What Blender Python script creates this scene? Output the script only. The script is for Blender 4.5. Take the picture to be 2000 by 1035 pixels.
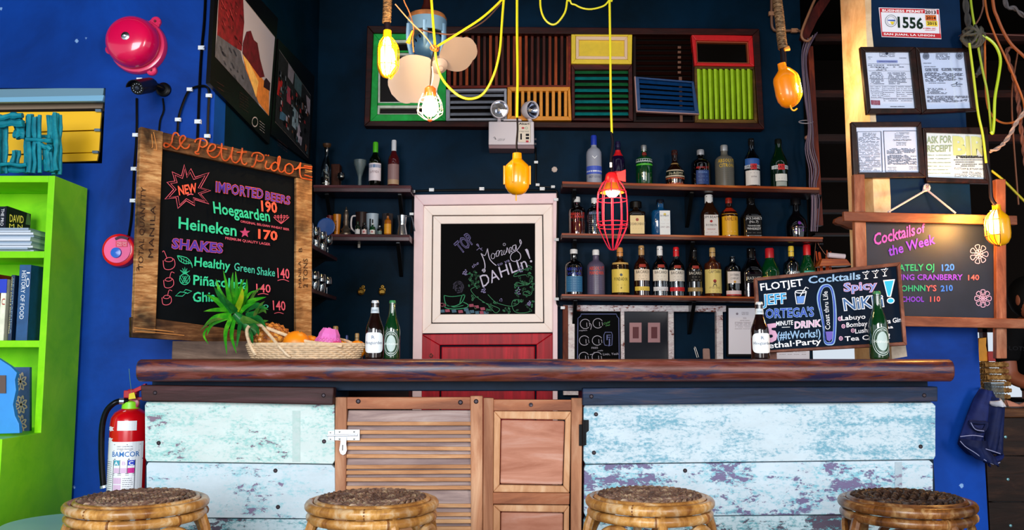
import bpy, bmesh, math, random
from mathutils import Vector as V, Matrix
from math import sin, cos, pi, radians, sqrt
random.seed(7)
C = bpy.context.scene.collection
for o in list(bpy.data.objects): bpy.data.objects.remove(o)
PITCH = radians(5.94); F = 1706.0; CZ = 1.10
# ---------------- camera, sky, lights, exposure ----------------
cd = bpy.data.cameras.new('camera'); cam = bpy.data.objects.new('camera', cd); C.objects.link(cam)
cam.location = (0, 0, CZ); cam.rotation_euler = (pi/2 + PITCH, 0, 0)
cd.sensor_width = 36; cd.lens = F/2000*36; cd.clip_start = .05; cd.clip_end = 100
bpy.context.scene.camera = cam
w = bpy.data.worlds.new('sky'); bpy.context.scene.world = w; w.use_nodes = True
bg = w.node_tree.nodes['Background']
bg.inputs[0].default_value = (.80, .89, 1, 1); bg.inputs[1].default_value = 0.85
def area(name, loc, target, sx, sy, energy, col):
    d = bpy.data.lights.new(name, 'AREA'); d.shape = 'RECTANGLE'; d.size = sx; d.size_y = sy; d.energy = energy; d.color = col
    o = bpy.data.objects.new(name, d); C.objects.link(o); o.location = loc
    o.rotation_euler = (V(target)-V(loc)).to_track_quat('-Z', 'Y').to_euler(); return o
area('daylight_opening', (-1.4, -3.4, 2.5), (.1, 3.6, .9), 2.8, 3.2, 440, (.94, .97, 1))
area('daylight_side', (3.0, -2.8, 2.0), (0, 5, 1.5), .9, 2.2, 150, (1, .93, .88))
vs = bpy.context.scene.view_settings
bpy.context.scene.display_settings.display_device = 'sRGB'
vs.view_transform = 'Standard'; vs.look = 'None'; vs.gamma = 1; vs.use_curve_mapping = False; vs.exposure = 0.0
# ---------------- geometry of the view: a pixel of the photograph to a point on a real plane ----------------
FW = V((0, cos(PITCH), sin(PITCH))); UP = V((0, -sin(PITCH), cos(PITCH))); CP = V((0, 0, CZ))
def ray(x, y): return FW*F + V((1, 0, 0))*(x-1000) + UP*(517.5-y)
def hy(x, y, Y): d = ray(x, y); return CP + d*(Y/d.y)
def hx(x, y, X): d = ray(x, y); return CP + d*(X/d.x)
def hz(x, y, Z): d = ray(x, y); return CP + d*((Z-CZ)/d.z)
class Plane:
    def __init__(s, p, n, off=0):
        s.n = V(n).normalized()
        if s.n.dot(CP-V(p)) < 0: s.n = -s.n
        s.p = V(p) + s.n*off
    def up(s, off): return Plane(s.p + s.n*off, s.n)
    def hit(s, x, y):
        d = ray(x, y); return CP + d*((s.p-CP).dot(s.n)/d.dot(s.n))
def PY(Y): return Plane((0, Y, 0), (0, -1, 0))
def ZT(x0, y0, k): return lambda x, y: (x0 + x/k, y0 + y/k)
ID = lambda x, y: (x, y)
def ppx(Y): return Y/F      # metres per pixel at depth Y (close enough)
# ---------------- materials ----------------
def S(h, a=1):
    h = h.lstrip('#'); o = []
    for i in (0, 2, 4):
        c = int(h[i:i+2], 16)/255; o.append(c/12.92 if c <= .04045 else ((c+.055)/1.055)**2.4)
    return (*o, a)
MC = {}
def new_mat(name):
    m = bpy.data.materials.new(name); m.use_nodes = True; nt = m.node_tree
    return m, nt, nt.nodes['Principled BSDF']
def N(nt, t, **k):
    n = nt.nodes.new(t)
    for a, b in k.items(): setattr(n, a, b)
    return n
def coords(nt, scale=(1, 1, 1), world=False):
    mp = N(nt, 'ShaderNodeMapping'); mp.inputs['Scale'].default_value = scale
    if world: g = N(nt, 'ShaderNodeNewGeometry'); nt.links.new(g.outputs['Position'], mp.inputs[0])
    else: g = N(nt, 'ShaderNodeTexCoord'); nt.links.new(g.outputs['Object'], mp.inputs[0])
    return mp.outputs[0]
def noise(nt, vec, scale, detail=5, rough=.6, dist=0):
    n = N(nt, 'ShaderNodeTexNoise'); n.inputs['Scale'].default_value = scale; n.inputs['Detail'].default_value = detail
    n.inputs['Roughness'].default_value = rough; n.inputs['Distortion'].default_value = dist
    nt.links.new(vec, n.inputs['Vector']); return n.outputs[0]
def ramp(nt, fac, stops):
    r = N(nt, 'ShaderNodeValToRGB'); e = r.color_ramp.elements
    while len(e) < len(stops): e.new(.5)
    for i, (p, c) in enumerate(stops): e[i].position = p; e[i].color = c if isinstance(c, tuple) else S(c)
    nt.links.new(fac, r.inputs[0]); return r.outputs[0]
def mixc(nt, fac, a, b, mode='MIX'):
    n = N(nt, 'ShaderNodeMix', data_type='RGBA', blend_type=mode)
    for s, v in ((0, fac), (6, a), (7, b)):
        if isinstance(v, (float, int)): n.inputs[s].default_value = v
        elif isinstance(v, tuple): n.inputs[s].default_value = v
        else: nt.links.new(v, n.inputs[s])
    return n.outputs[2]
def bump(nt, b, h, st=.3, d=.01):
    n = N(nt, 'ShaderNodeBump'); n.inputs['Strength'].default_value = st; n.inputs['Distance'].default_value = d
    nt.links.new(h, n.inputs['Height']); nt.links.new(n.outputs[0], b.inputs['Normal'])
def flat(h, rough=.5, metal=0, emit=0, coat=0, var=0, vs=30, spec=None):
    if spec is None and max(int(h.strip('#')[i:i+2], 16) for i in (0, 2, 4)) < 60 and not coat and not metal: spec = .15
    k = (h, rough, metal, emit, coat, var, vs, spec)
    if k in MC: return MC[k]
    m, nt, b = new_mat('paint_'+h.strip('#')); b.inputs['Base Color'].default_value = S(h)
    b.inputs['Roughness'].default_value = rough; b.inputs['Metallic'].default_value = metal
    b.inputs['Coat Weight'].default_value = coat
    if spec is not None: b.inputs['Specular IOR Level'].default_value = spec
    if emit: b.inputs['Emission Color'].default_value = S(h); b.inputs['Emission Strength'].default_value = emit
    if var:
        v = coords(nt); n = noise(nt, v, vs); c = S(h)
        lo = tuple(x*(1-var) for x in c[:3])+(1,); hi = tuple(min(1, x*(1+var)) for x in c[:3])+(1,)
        nt.links.new(ramp(nt, n, [(.3, lo), (.7, hi)]), b.inputs['Base Color']); bump(nt, b, n, .15, .003)
    MC[k] = m; return m
def wood(name, c1, c2, c3, scale=(2, 22, 22), rough=.5, bst=.4, coat=0, world=False, big=1.2):
    m, nt, b = new_mat(name)
    v = coords(nt, scale, world); n = noise(nt, v, 2.2, 8, .65, .6); v2 = coords(nt, tuple(s*.3 for s in scale), world); n2 = noise(nt, v2, big*2, 4, .55, .4)
    a = ramp(nt, n, [(.3, c1), (.52, c2), (.72, c3)])
    c = mixc(nt, ramp(nt, n2, [(.35, (.25, .25, .25, 1)), (.7, (1, 1, 1, 1))]), S(c1), a)
    nt.links.new(c, b.inputs['Base Color']); b.inputs['Roughness'].default_value = rough; b.inputs['Coat Weight'].default_value = coat
    b.inputs['Coat Roughness'].default_value = .25; b.inputs['Specular IOR Level'].default_value = .22
    bump(nt, b, n, bst, .004); return m
def peel(name, white, aqua, bare, ta, tb, seed, streak=.5):
    """old boards: bare wood, an aqua coat, a white coat over it, both flaking"""
    m, nt, b = new_mat(name)
    mp = N(nt, 'ShaderNodeMapping'); g = N(nt, 'ShaderNodeNewGeometry'); nt.links.new(g.outputs['Position'], mp.inputs[0])
    mp.inputs['Scale'].default_value = (1, 1, 1.9); mp.inputs['Location'].default_value = (seed, seed*.7, seed*1.3); v = mp.outputs[0]
    mp2 = N(nt, 'ShaderNodeMapping'); nt.links.new(g.outputs['Position'], mp2.inputs[0]); mp2.inputs['Scale'].default_value = (1.3, 1, 9); mp2.inputs['Location'].default_value = (seed, 0, 3)
    sm = noise(nt, v, 34, 9, .75, .3); bg_ = noise(nt, v, 4.4, 7, .66, .5); st = noise(nt, mp2.outputs[0], 3.4, 8, .68, .3)
    def add(a, b_, k):
        x = N(nt, 'ShaderNodeMath', operation='MULTIPLY_ADD'); nt.links.new(a, x.inputs[0]); x.inputs[1].default_value = k; nt.links.new(b_, x.inputs[2]); return x.outputs[0]
    f1 = add(bg_, add(st, sm, streak), .9)     # about 1.2 mean
    f2 = add(st, add(bg_, noise(nt, v, 60, 6, .7), 1.0), .6)
    mid = .5*(1+streak+.9); mid2 = .5*(1+1.0+.6)
    m1 = ramp(nt, f1, [(0, (0, 0, 0, 1)), (1, (1, 1, 1, 1))])
    def step(f, t, wd=.02):
        mr = N(nt, 'ShaderNodeMapRange'); nt.links.new(f, mr.inputs[0]); mr.inputs[1].default_value = t-wd; mr.inputs[2].default_value = t+wd; return mr.outputs[0]
    wfine = noise(nt, mp2.outputs[0], 40, 4, .6)
    barec = mixc(nt, wfine, S(bare), tuple(x*1.7 for x in S(bare)[:3])+(1,))
    aq = mixc(nt, noise(nt, v, 9, 5, .7), S(aqua), tuple(min(1, x*1.3+.02) for x in S(aqua)[:3])+(1,))
    wh = mixc(nt, noise(nt, v, 7, 8, .75), tuple(x*.82 for x in S(white)[:3])+(1,), tuple(min(1, x*1.3) for x in S(white)[:3])+(1,))
    paint = mixc(nt, step(f2, mid2+ta, .1), aq, wh)
    c = mixc(nt, step(f1, mid+tb, .012), barec, paint)
    nt.links.new(c, b.inputs['Base Color']); b.inputs['Roughness'].default_value = .62
    bump(nt, b, step(f1, mid+tb, .03), .35, .003); return m
def glass(h, tint=1.0, rough=.03, gl=.12):
    k = ('g', h, tint, rough, gl)
    if k in MC: return MC[k]
    m = bpy.data.materials.new('glass_'+h.strip('#')); m.use_nodes = True; nt = m.node_tree; nt.nodes.clear()
    o = N(nt, 'ShaderNodeOutputMaterial'); t = N(nt, 'ShaderNodeBsdfTransparent'); g = N(nt, 'ShaderNodeBsdfGlossy'); mx = N(nt, 'ShaderNodeMixShader')
    t.inputs[0].default_value = S(h); g.inputs['Roughness'].default_value = rough
    lw = N(nt, 'ShaderNodeLayerWeight'); lw.inputs[0].default_value = .25
    mr = N(nt, 'ShaderNodeMapRange'); nt.links.new(lw.outputs['Facing'], mr.inputs[0]); mr.inputs[3].default_value = gl; mr.inputs[4].default_value = .75
    nt.links.new(mr.outputs[0], mx.inputs[0]); nt.links.new(t.outputs[0], mx.inputs[1]); nt.links.new(g.outputs[0], mx.inputs[2]); nt.links.new(mx.outputs[0], o.inputs[0])
    MC[k] = m; return m
def frost(h, alpha=.75, rough=.35):
    k = ('f', h, alpha)
    if k in MC: return MC[k]
    m, nt, b = new_mat('frosted_'+h.strip('#')); b.inputs['Base Color'].default_value = S(h); b.inputs['Alpha'].default_value = alpha
    b.inputs['Roughness'].default_value = rough; MC[k] = m; return m
def emit(h, s):
    k = ('e', h, s)
    if k in MC: return MC[k]
    m, nt, b = new_mat('lit_'+h.strip('#')); b.inputs['Base Color'].default_value = S(h); b.inputs['Emission Color'].default_value = S(h); b.inputs['Emission Strength'].default_value = s
    MC[k] = m; return m
# ---------------- mesh building ----------------
def catmull(pts, n=5, closed=False):
    pts = [V(p) for p in pts]; out = []; L = len(pts)
    if L < 3: return pts
    rng = range(L if closed else L-1)
    for i in rng:
        if closed: p0, p1, p2, p3 = pts[i-1], pts[i], pts[(i+1) % L], pts[(i+2) % L]
        else: p0, p1, p2, p3 = pts[max(i-1, 0)], pts[i], pts[i+1], pts[min(i+2, L-1)]
        for j in range(n):
            t = j/n; out.append(.5*((2*p1)+(p2-p0)*t+(2*p0-5*p1+4*p2-p3)*t*t+(3*p1-p0-3*p2+p3)*t**3))
    if not closed: out.append(pts[-1])
    return out
class MB:
    def __init__(s): s.v = []; s.f = []; s.mi = []; s.cur = 0; s.smooth = False
    def face(s, idx): s.f.append(tuple(idx)); s.mi.append(s.cur)
    def box(s, c, d, R=None):
        c = V(c); b = len(s.v)
        for z in (-.5, .5):
            for x, y in ((-.5, -.5), (.5, -.5), (.5, .5), (-.5, .5)):
                p = V((x*d[0], y*d[1], z*d[2])); s.v.append(c + (R @ p if R else p))
        for f in ((0, 3, 2, 1), (4, 5, 6, 7), (0, 1, 5, 4), (1, 2, 6, 5), (2, 3, 7, 6), (3, 0, 4, 7)): s.face(b+i for i in f)
        return s
    def bx(s, x0, y0, z0, x1, y1, z1): return s.box(((x0+x1)/2, (y0+y1)/2, (z0+z1)/2), (abs(x1-x0), abs(y1-y0), abs(z1-z0)))
    def prism(s, poly, vec):
        poly = [V(p) for p in poly]; vec = V(vec); b = len(s.v); n = len(poly)
        nn = V((0, 0, 0))
        for i in range(n): nn += (poly[i]-poly[0]).cross(poly[(i+1) % n]-poly[0])
        if nn.dot(vec) > 0: poly.reverse()
        s.v += poly + [p+vec for p in poly]
        s.face(range(b, b+n)); s.face(range(b+2*n-1, b+n-1, -1))
        for i in range(n): j = (i+1) % n; s.face((b+j, b+i, b+n+i, b+n+j))
        return s
    def pp(s, pts, Y, depth, T=ID):      # traced outline standing at depth Y, given real thickness
        return s.prism([hy(*T(*p), Y) for p in pts], (0, depth, 0))
    def pr(s, x0, y0, x1, y1, Y, depth, T=ID): return s.pp([(x0, y0), (x1, y0), (x1, y1), (x0, y1)], Y, depth, T)
    def ppl(s, pts, pl, depth, T=ID): return s.prism([pl.hit(*T(*p)) for p in pts], -pl.n*depth)
    def tube(s, pts, r, n=8, closed=False, smooth=0, flat=1):
        if smooth: pts = catmull(pts, smooth, closed)
        pts = [V(p) for p in pts]; L = len(pts); b = len(s.v); prev = None
        rs = r if isinstance(r, (list, tuple)) else [r]*L
        if len(rs) != L: rs = [rs[min(int(i*len(rs)/L), len(rs)-1)] for i in range(L)]
        for i, p in enumerate(pts):
            a = pts[(i-1) % L] if (closed or i) else p; c = pts[(i+1) % L] if (closed or i < L-1) else p
            t = (c-a).normalized() if (c-a).length > 1e-9 else V((0, 0, 1))
            if prev is None: u = t.orthogonal().normalized()
            else:
                u = prev - t*prev.dot(t)
                u = u.normalized() if u.length > 1e-6 else t.orthogonal().normalized()
            prev = u; w_ = t.cross(u)
            for k in range(n): s.v.append(p + (u*cos(2*pi*k/n) + w_*sin(2*pi*k/n)*flat)*rs[i])
        for i in range(L if closed else L-1):
            for k in range(n):
                k2 = (k+1) % n; i2 = (i+1) % L; s.face((b+i*n+k, b+i*n+k2, b+i2*n+k2, b+i2*n+k))
        if not closed: s.face(range(b+n-1, b-1, -1)); s.face(range(b+(L-1)*n, b+L*n))
        return s
    def lathe(s, prof, n=24, c=(0, 0, 0), M=None, sq=0, cap=True):
        b = len(s.v); c = V(c)
        for r, z in prof:
            for k in range(n):
                a = 2*pi*k/n; x, y = cos(a), sin(a)
                if sq: q = (abs(x)**sq+abs(y)**sq)**(-1/sq); x *= q; y *= q
                p = V((x*r, y*r, z)); s.v.append(c + (M @ p if M else p))
        for i in range(len(prof)-1):
            for k in range(n): k2 = (k+1) % n; s.face((b+i*n+k, b+i*n+k2, b+(i+1)*n+k2, b+(i+1)*n+k))
        if cap:
            if prof[0][0] > 1e-5: s.face(range(b+n-1, b-1, -1))
            if prof[-1][0] > 1e-5: s.face(range(b+(len(prof)-1)*n, b+len(prof)*n))
        return s
    def ball(s, c, r, n=16, m=10, sc=(1, 1, 1), M=None):
        D = Matrix.Diagonal(V(sc)); D = (M @ D) if M else D
        return s.lathe([(max(r*sin(pi*i/m), 1e-6), -r*cos(pi*i/m)) for i in range(m+1)], n, c, D, cap=False)
    def ribbon(s, pts, nrm, w, closed=False, smooth=4):
        """flat chalk or paint line lying on a board; w in metres (number or list tapered)"""
        if smooth: pts = catmull(pts, smooth, closed)
        pts = [V(p) for p in pts]; L = len(pts); b = len(s.v); nrm = V(nrm)
        for i, p in enumerate(pts):
            a = pts[(i-1) % L] if (closed or i) else p; c = pts[(i+1) % L] if (closed or i < L-1) else p
            t = c-a; t = t.normalized() if t.length > 1e-9 else V((1, 0, 0)); sd = t.cross(nrm).normalized()*w*.5
            s.v += [p+sd, p-sd]
        for i in range(L if closed else L-1): j = (i+1) % L; s.face((b+2*i, b+2*j, b+2*j+1, b+2*i+1))
        return s
    def rib(s, pl, pts, wpx, T=ID, closed=False, smooth=4):
        h = [pl.hit(*T(*p)) for p in pts]; k = (h[0]-CP).length/F
        return s.ribbon(h, pl.n, wpx*k, closed, smooth)
    def disc(s, pl, c, rx, ry=None, T=ID, n=16, a0=0):
        ry = ry or rx; b = len(s.v)
        for k in range(n): a = 2*pi*k/n+a0; s.v.append(pl.hit(*T(c[0]+rx*cos(a), c[1]-ry*sin(a))))
        s.face(range(b, b+n)); return s
    def poly(s, pl, pts, T=ID):
        b = len(s.v); s.v += [pl.hit(*T(*p)) for p in pts]; s.face(range(b, b+len(pts))); return s
WORLD = {}
def obj(name, mb, mat, parent=None, bevel=0, sm=False, seg=2, label=None):
    root = parent
    while root is not None and root.parent is not None: root = root.parent
    L = WORLD.get(root.name) if root is not None else None
    vs_ = [v-L for v in mb.v] if L is not None else mb.v
    me = bpy.data.meshes.new(name); me.from_pydata([tuple(v) for v in vs_], [], mb.f)
    mats = mat if isinstance(mat, (list, tuple)) else [mat]
    for m in mats: me.materials.append(m)
    if len(mats) > 1: me.polygons.foreach_set('material_index', mb.mi)
    if sm:
        me.polygons.foreach_set('use_smooth', [True]*len(me.polygons))
        try: me.set_sharp_from_angle(angle=radians(42))
        except Exception: pass
    me.update(); o = bpy.data.objects.new(name, me); C.objects.link(o)
    if parent is not None: o.parent = parent
    if bevel:
        b = o.modifiers.new('bevel', 'BEVEL'); b.width = bevel; b.segments = seg; b.limit_method = 'ANGLE'; b.angle_limit = radians(35)
    if label: o['label'] = label
    return o
def tag(o, label=None, cat=None, group=None, kind=None):
    if label: o['label'] = label
    if cat: o['category'] = cat
    if group: o['group'] = group
    if kind: o['kind'] = kind
    return o
def thing(name, label, cat, loc=(0, 0, 0), group=None, world=True, kind=None):
    o = bpy.data.objects.new(name, None); C.objects.link(o); o.location = V(loc); o.empty_display_size = .05
    if world: WORLD[o.name] = V(loc)
    return tag(o, label, cat, group, kind)
def solo(name, mb, mat, label, cat, group=None, **k):
    """a thing of one mesh; its origin goes to its base"""
    lo = V([min(v[i] for v in mb.v) for i in range(3)]); hi = V([max(v[i] for v in mb.v) for i in range(3)])
    c = V(((lo.x+hi.x)/2, (lo.y+hi.y)/2, lo.z)); mb.v = [v-c for v in mb.v]
    o = obj(name, mb, mat, None, **k); o.location = c; return tag(o, label, cat, group)
def struct(name, mb, mat, label=None, **k): return tag(obj(name, mb, mat, None, **k), label, None, None, 'structure')
def dup(root, loc=None, rotz=None, label=None, scale=None):
    def cp(o, par):
        c = o.copy(); C.objects.link(c)
        if par is not None: c.parent = par
        for ch in kids.get(o, []): cp(ch, c)
        return c
    kids = {}
    for o in C.objects:
        if o.parent: kids.setdefault(o.parent, []).append(o)
    r = cp(root, None)
    if loc is not None: r.location = loc
    if rotz is not None: r.rotation_euler.z = rotz
    if label: r['label'] = label
    if scale: r.scale = scale
    return r
# ---------------- lettering ----------------
TC = {}
def glyphs(s, off=0.0, shear=0.0, sp=1.0, res=2):
    k = (s, off, shear, sp, res)
    if k in TC: return TC[k]
    c = bpy.data.curves.new('t', 'FONT'); c.body = s; c.resolution_u = res; c.offset = off; c.shear = shear; c.space_character = sp; c.fill_mode = 'FRONT'
    o = bpy.data.objects.new('t', c); C.objects.link(o); dg = bpy.context.evaluated_depsgraph_get(); e = o.evaluated_get(dg); me = e.to_mesh()
    vv = [(v.co.x, v.co.y) for v in me.vertices]; ff = [tuple(p.vertices) for p in me.polygons]
    e.to_mesh_clear(); bpy.data.objects.remove(o); bpy.data.curves.remove(c)
    TC[k] = (vv, ff); return TC[k]
CAP = .72
def lay(mb, s, fn, off=0, shear=0, sp=1.0, wob=0, ref=None, res=2):
    """fn(u, v): u 0..1 along the baseline, v 0..1 from baseline to capital height"""
    vv, ff = glyphs(s, off, shear, sp, res); rv = glyphs(s, 0, shear, sp, res)[0] if off else vv
    if not vv: return
    x0 = min(p[0] for p in rv); x1 = max(p[0] for p in rv); w_ = max(x1-x0, 1e-6); b = len(mb.v)
    for x, y in vv:
        u = (x-x0)/w_; v = y/CAP
        if wob: v += wob*sin(u*17+len(s)) ; u += wob*.02*sin(v*5+u*40)
        mb.v.append(fn(u, v))
    for f in ff: mb.face(b+i for i in f)
def pt(mb, pl, s, bl, br, tl, T=ID, **k):
    o = pl.hit(*T(*bl)); u = pl.hit(*T(*br))-o; v = pl.hit(*T(*tl))-o
    lay(mb, s, lambda a, b: o+u*a+v*b, **k); return mb
def scribble_lines(mb, pl, x0, y0, x1, y1, rows, T=ID, w=1.2, dens=.8, skew=(0, 0), seed=1):
    """rows of small print too small to read: broken dashes; skew = pixels (right edge drop, bottom shift)"""
    r = random.Random(seed)
    for i in range(rows):
        f = i/max(rows-1, 1); y = y0+(y1-y0)*f; x = x0+skew[1]*f; xe = x1+skew[1]*f; xs = x
        lim = xe-(xe-x)*r.random()*(.5 if r.random() < .3 else .05)
        while x < lim:
            l = (xe-xs)*r.uniform(.02, .08)
            if r.random() < dens:
                a = pl.hit(*T(x, y+skew[0]*(x-xs)/(x1-x0))); b = pl.hit(*T(min(x+l, lim), y+skew[0]*(x+l-xs)/(x1-x0))); mb.ribbon([a, b], pl.n, w*(a-CP).length/F, smooth=0)
            x += l+(xe-xs)*.012
# ======================= the setting =======================
def ring(mb, o, i, Y, d, T=ID):
    for k in range(4):
        j = (k+1) % 4; mb.pp([o[k], o[j], i[j], i[k]], Y, d, T)
    return mb
def wallpaint(name, c1, c2, spots=True, sc=1.4, spec=.12):
    m, nt, b = new_mat(name); v = coords(nt, (1, 1, 1), True)
    c = ramp(nt, noise(nt, v, sc, 6, .65, .4), [(.3, c1), (.7, c2)])
    if spots:
        vo = N(nt, 'ShaderNodeTexVoronoi'); vo.inputs['Scale'].default_value = 5.5; nt.links.new(v, vo.inputs['Vector'])
        n2 = noise(nt, v, 45, 4, .8); a = N(nt, 'ShaderNodeMath', operation='MULTIPLY_ADD'); nt.links.new(n2, a.inputs[0]); a.inputs[1].default_value = .14; nt.links.new(vo.outputs['Distance'], a.inputs[2])
        mr = N(nt, 'ShaderNodeMapRange'); nt.links.new(a.outputs[0], mr.inputs[0]); mr.inputs[1].default_value = .118; mr.inputs[2].default_value = .108
        c = mixc(nt, mr.outputs[0], c, S('#7fa6d8'))
    nt.links.new(c, b.inputs['Base Color']); b.inputs['Roughness'].default_value = .5; b.inputs['Specular IOR Level'].default_value = spec
    bump(nt, b, noise(nt, v, 40, 4, .6), .12, .004); return m
blue = wallpaint('blue_wall_paint', '#032a70', '#0748b0'); teal = wallpaint('dark_teal_wall_paint', '#011624', '#02253e', False, sc=2.2, spec=.06)
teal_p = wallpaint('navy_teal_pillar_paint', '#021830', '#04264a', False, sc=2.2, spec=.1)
bare_cream = wallpaint('bare_cream_plaster', '#b78e63', '#ead6b4', False, 6)
darkw = wood('dark_red_brown_wood', '#120503', '#34100a', '#5a1c10', (1.5, 14, 14), .5, .3)
black_wall = flat('#0a0807', .8)
fl, nt, b = new_mat('worn_concrete'); v = coords(nt, (1, 1, 1), True); n = noise(nt, v, 3, 8, .7)
nt.links.new(ramp(nt, n, [(.3, '#4a4640'), (.7, '#8a857c')]), b.inputs['Base Color']); b.inputs['Roughness'].default_value = .6; bump(nt, b, n, .3, .01)
YW = 3.6; XS = -1.257; YB = 5.5
struct('floor', MB().bx(-5.2, -5, -.1, 6.2, 8, 0), fl)
struct('ceiling', MB().bx(-5.2, 3.3, 3.7, 6.2, 7.8, 3.82), flat('#15110e', .8))
struct('ceiling_light_blocker', MB().bx(-5.2, -.9, 2.86, 6.2, 3.4, 2.94), flat('#1c1612', .8), 'added unseen roof slab that shades the upper walls')  # unseen slab added in front to keep daylight off the upper walls
zt_ = hy(100, 172, YW).z; zb_ = hy(100, 319, YW).z; xo = hy(203, 240, YW).x
m = MB().bx(-5.2, YW, 0, XS, YW+.14, zb_).bx(xo, YW, zb_, XS, YW+.14, zt_).bx(-5.2, YW, zb_, -3.3, YW+.14, zt_).bx(-5.2, YW, zt_, XS, YW+.14, 3.7)
struct('wall_left', m, blue)
struct('wall_side', MB().bx(XS-.14, YW+.14, 0, XS, YB+.14, 3.7), teal)
XE = hy(1583, 600, YB).x
struct('wall_back', MB().bx(XS, YB, 0, XE, YB+.14, 3.7), teal)
struct('wall_return', MB().bx(XE-.14, YB+.14, 0, XE, 7.5, 3.7), black_wall)
za = hy(1900, 642, 7.5).z
m = MB().bx(XE, 7.5, 0, 6.2, 7.62, .72).bx(XE, 7.5, za, 6.2, 7.62, 3.7)
struct('wall_far', m, flat('#140d09', .85))
struct('wall_right', MB().bx(6.08, YW, 0, 6.2, 7.5, 3.7), black_wall)
# window strip in the far wall, daylight behind it
m = MB()
for x in (2.55, 3.3, 4.05, 4.8): m.bx(x-.02, 7.5, .72, x+.02, 7.56, za)
m.bx(XE, 7.5, za-.03, 6.08, 7.56, za).bx(XE, 7.5, .72, 6.08, 7.56, .75)
w1 = struct('window_far', m, darkw)
# red-brown beams in the dark opening between the back wall and the pillar
for i, (y0, y1, Y) in enumerate([(66, 80, 5.6), (176, 190, 5.9), (262, 276, 5.9), (347, 352, 5.9), (409, 415, 5.9), (455, 459, 5.9)]):
    a = hy(1592, y0, Y); c = hy(1592, y1, Y); q = hy(2060, y0, Y)
    struct('trim_%d' % (i+1), MB().bx(max(a.x, XE+.01), Y, c.z, q.x if i < 3 else hy(1668, y0, Y).x, Y+.07, a.z), wood('beam_wood_%d' % i, '#1a0602', '#3a1206', '#5e2410', (1, 12, 12)))
# the pillar
xl = hy(1690, 0, YW).x; xr = hy(1912, 695, YW).x
m = MB().bx(xl, YW, 0, xr, YW+.26, 3.7)
pil = struct('wall_pillar', m, blue, 'blue painted masonry pillar right of the bar')
m = MB()
pts = []; r = random.Random(3)
for i in range(41):
    z = 3.7*i/40; pts.append((xl+.012+.014*r.random()+(.045 if 1.35 < z < 2.02 else 0), YW-.006, z))
m.prism([(xl-.004, YW-.006, 0)]+[V(p) for p in pts]+[(xl-.004, YW-.006, 3.7)], (0, .27, 0))
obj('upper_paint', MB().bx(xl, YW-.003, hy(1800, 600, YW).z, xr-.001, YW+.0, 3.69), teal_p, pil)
obj('bare_plaster_edge', m, bare_cream, pil, label='unpainted cream plaster edge')
# post and diagonal brace at the end of the back wall
redw = wood('red_stained_post', '#3a0e05', '#7c2a10', '#b5491c', (14, 14, 2), .45)
m = MB().pp([(1578, 90), (1588, 90), (1608, 440), (1596, 440)], 5.38, .06)
p = struct('trim_8', m, redw)
m = MB().pp([(1600, 0), (1622, 0), (1596, 40), (1578, 78), (1566, 72), (1578, 30)], 5.34, .06)
struct('trim_9', m, wood('brace_wood', '#2a0805', '#56140c', '#7d2414', (14, 14, 3)))
# ---------------- the two-leaf door in the back wall ----------------
pinkw = flat('#fbdfe6', .5, var=.03, vs=12); cream = flat('#fff2ec', .45, var=.02, vs=9)
m = MB(); ring(m, [(809, 380), (1089, 377), (1089, 1000), (803, 1000)], [(827, 400), (1080, 397), (1079, 1000), (821, 1000)], 5.43, .07)
for v in m.v:
    if v.z < .9: v.z = 0
door = tag(thing('door_1', 'white and red two-leaf door set in a pinkish white casing', None, (hy(948, 695, 5.43).x, 5.43, 0)), kind='structure')
obj('door_casing', m, pinkw, door, bevel=.004)
m = MB(); ring(m, [(827, 402), (1081, 399), (1080, 649), (823, 651)], [(844, 420), (1061, 419), (1063, 631), (842, 632)], 5.455, .045)
up_ = obj('upper_leaf', m, cream, door, bevel=.003)
m = MB(); ring(m, [(846, 422), (1059, 421), (1061, 629), (844, 630)], [(861, 437), (1045, 436), (1045, 613), (860, 614)], 5.462, .035)
obj('inner_frame', m, cream, up_, bevel=.003)
CH = flat('#060709', .7, spec=.05)
cb = obj('chalkboard', MB().pr(860, 435, 1046, 614, 5.475, .02), CH, up_)
redp = wood('red_door_paint', '#8e0016', '#c20420', '#d81232', (20, 20, 1.2), .4, .25)
m = MB(); ring(m, [(823, 653), (1080, 651), (1078, 1000), (818, 1000)], [(859, 674), (1048, 673), (1047, 960), (857, 960)], 5.455, .045)
zmin = min(v.z for v in m.v)
for v in m.v:
    if v.z < .95: v.z = .02 if v.z < zmin+.03 else .16
lo_ = obj('lower_leaf', m, redp, door, bevel=.004)
m = MB().pp([(862, 677), (1045, 676), (1044, 900), (860, 900)], 5.47, .02)
for v in m.v:
    if v.z < .95: v.z = .19
obj('door_panel', m, redp, lo_, bevel=.006)
obj('door_hook', MB().tube([hy(x, y, 5.44) for x, y in ((842, 699), (839, 694), (842, 690), (845, 694), (843, 698))], .003, 6), flat('#c9c0b0', .3, 1), lo_)
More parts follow.
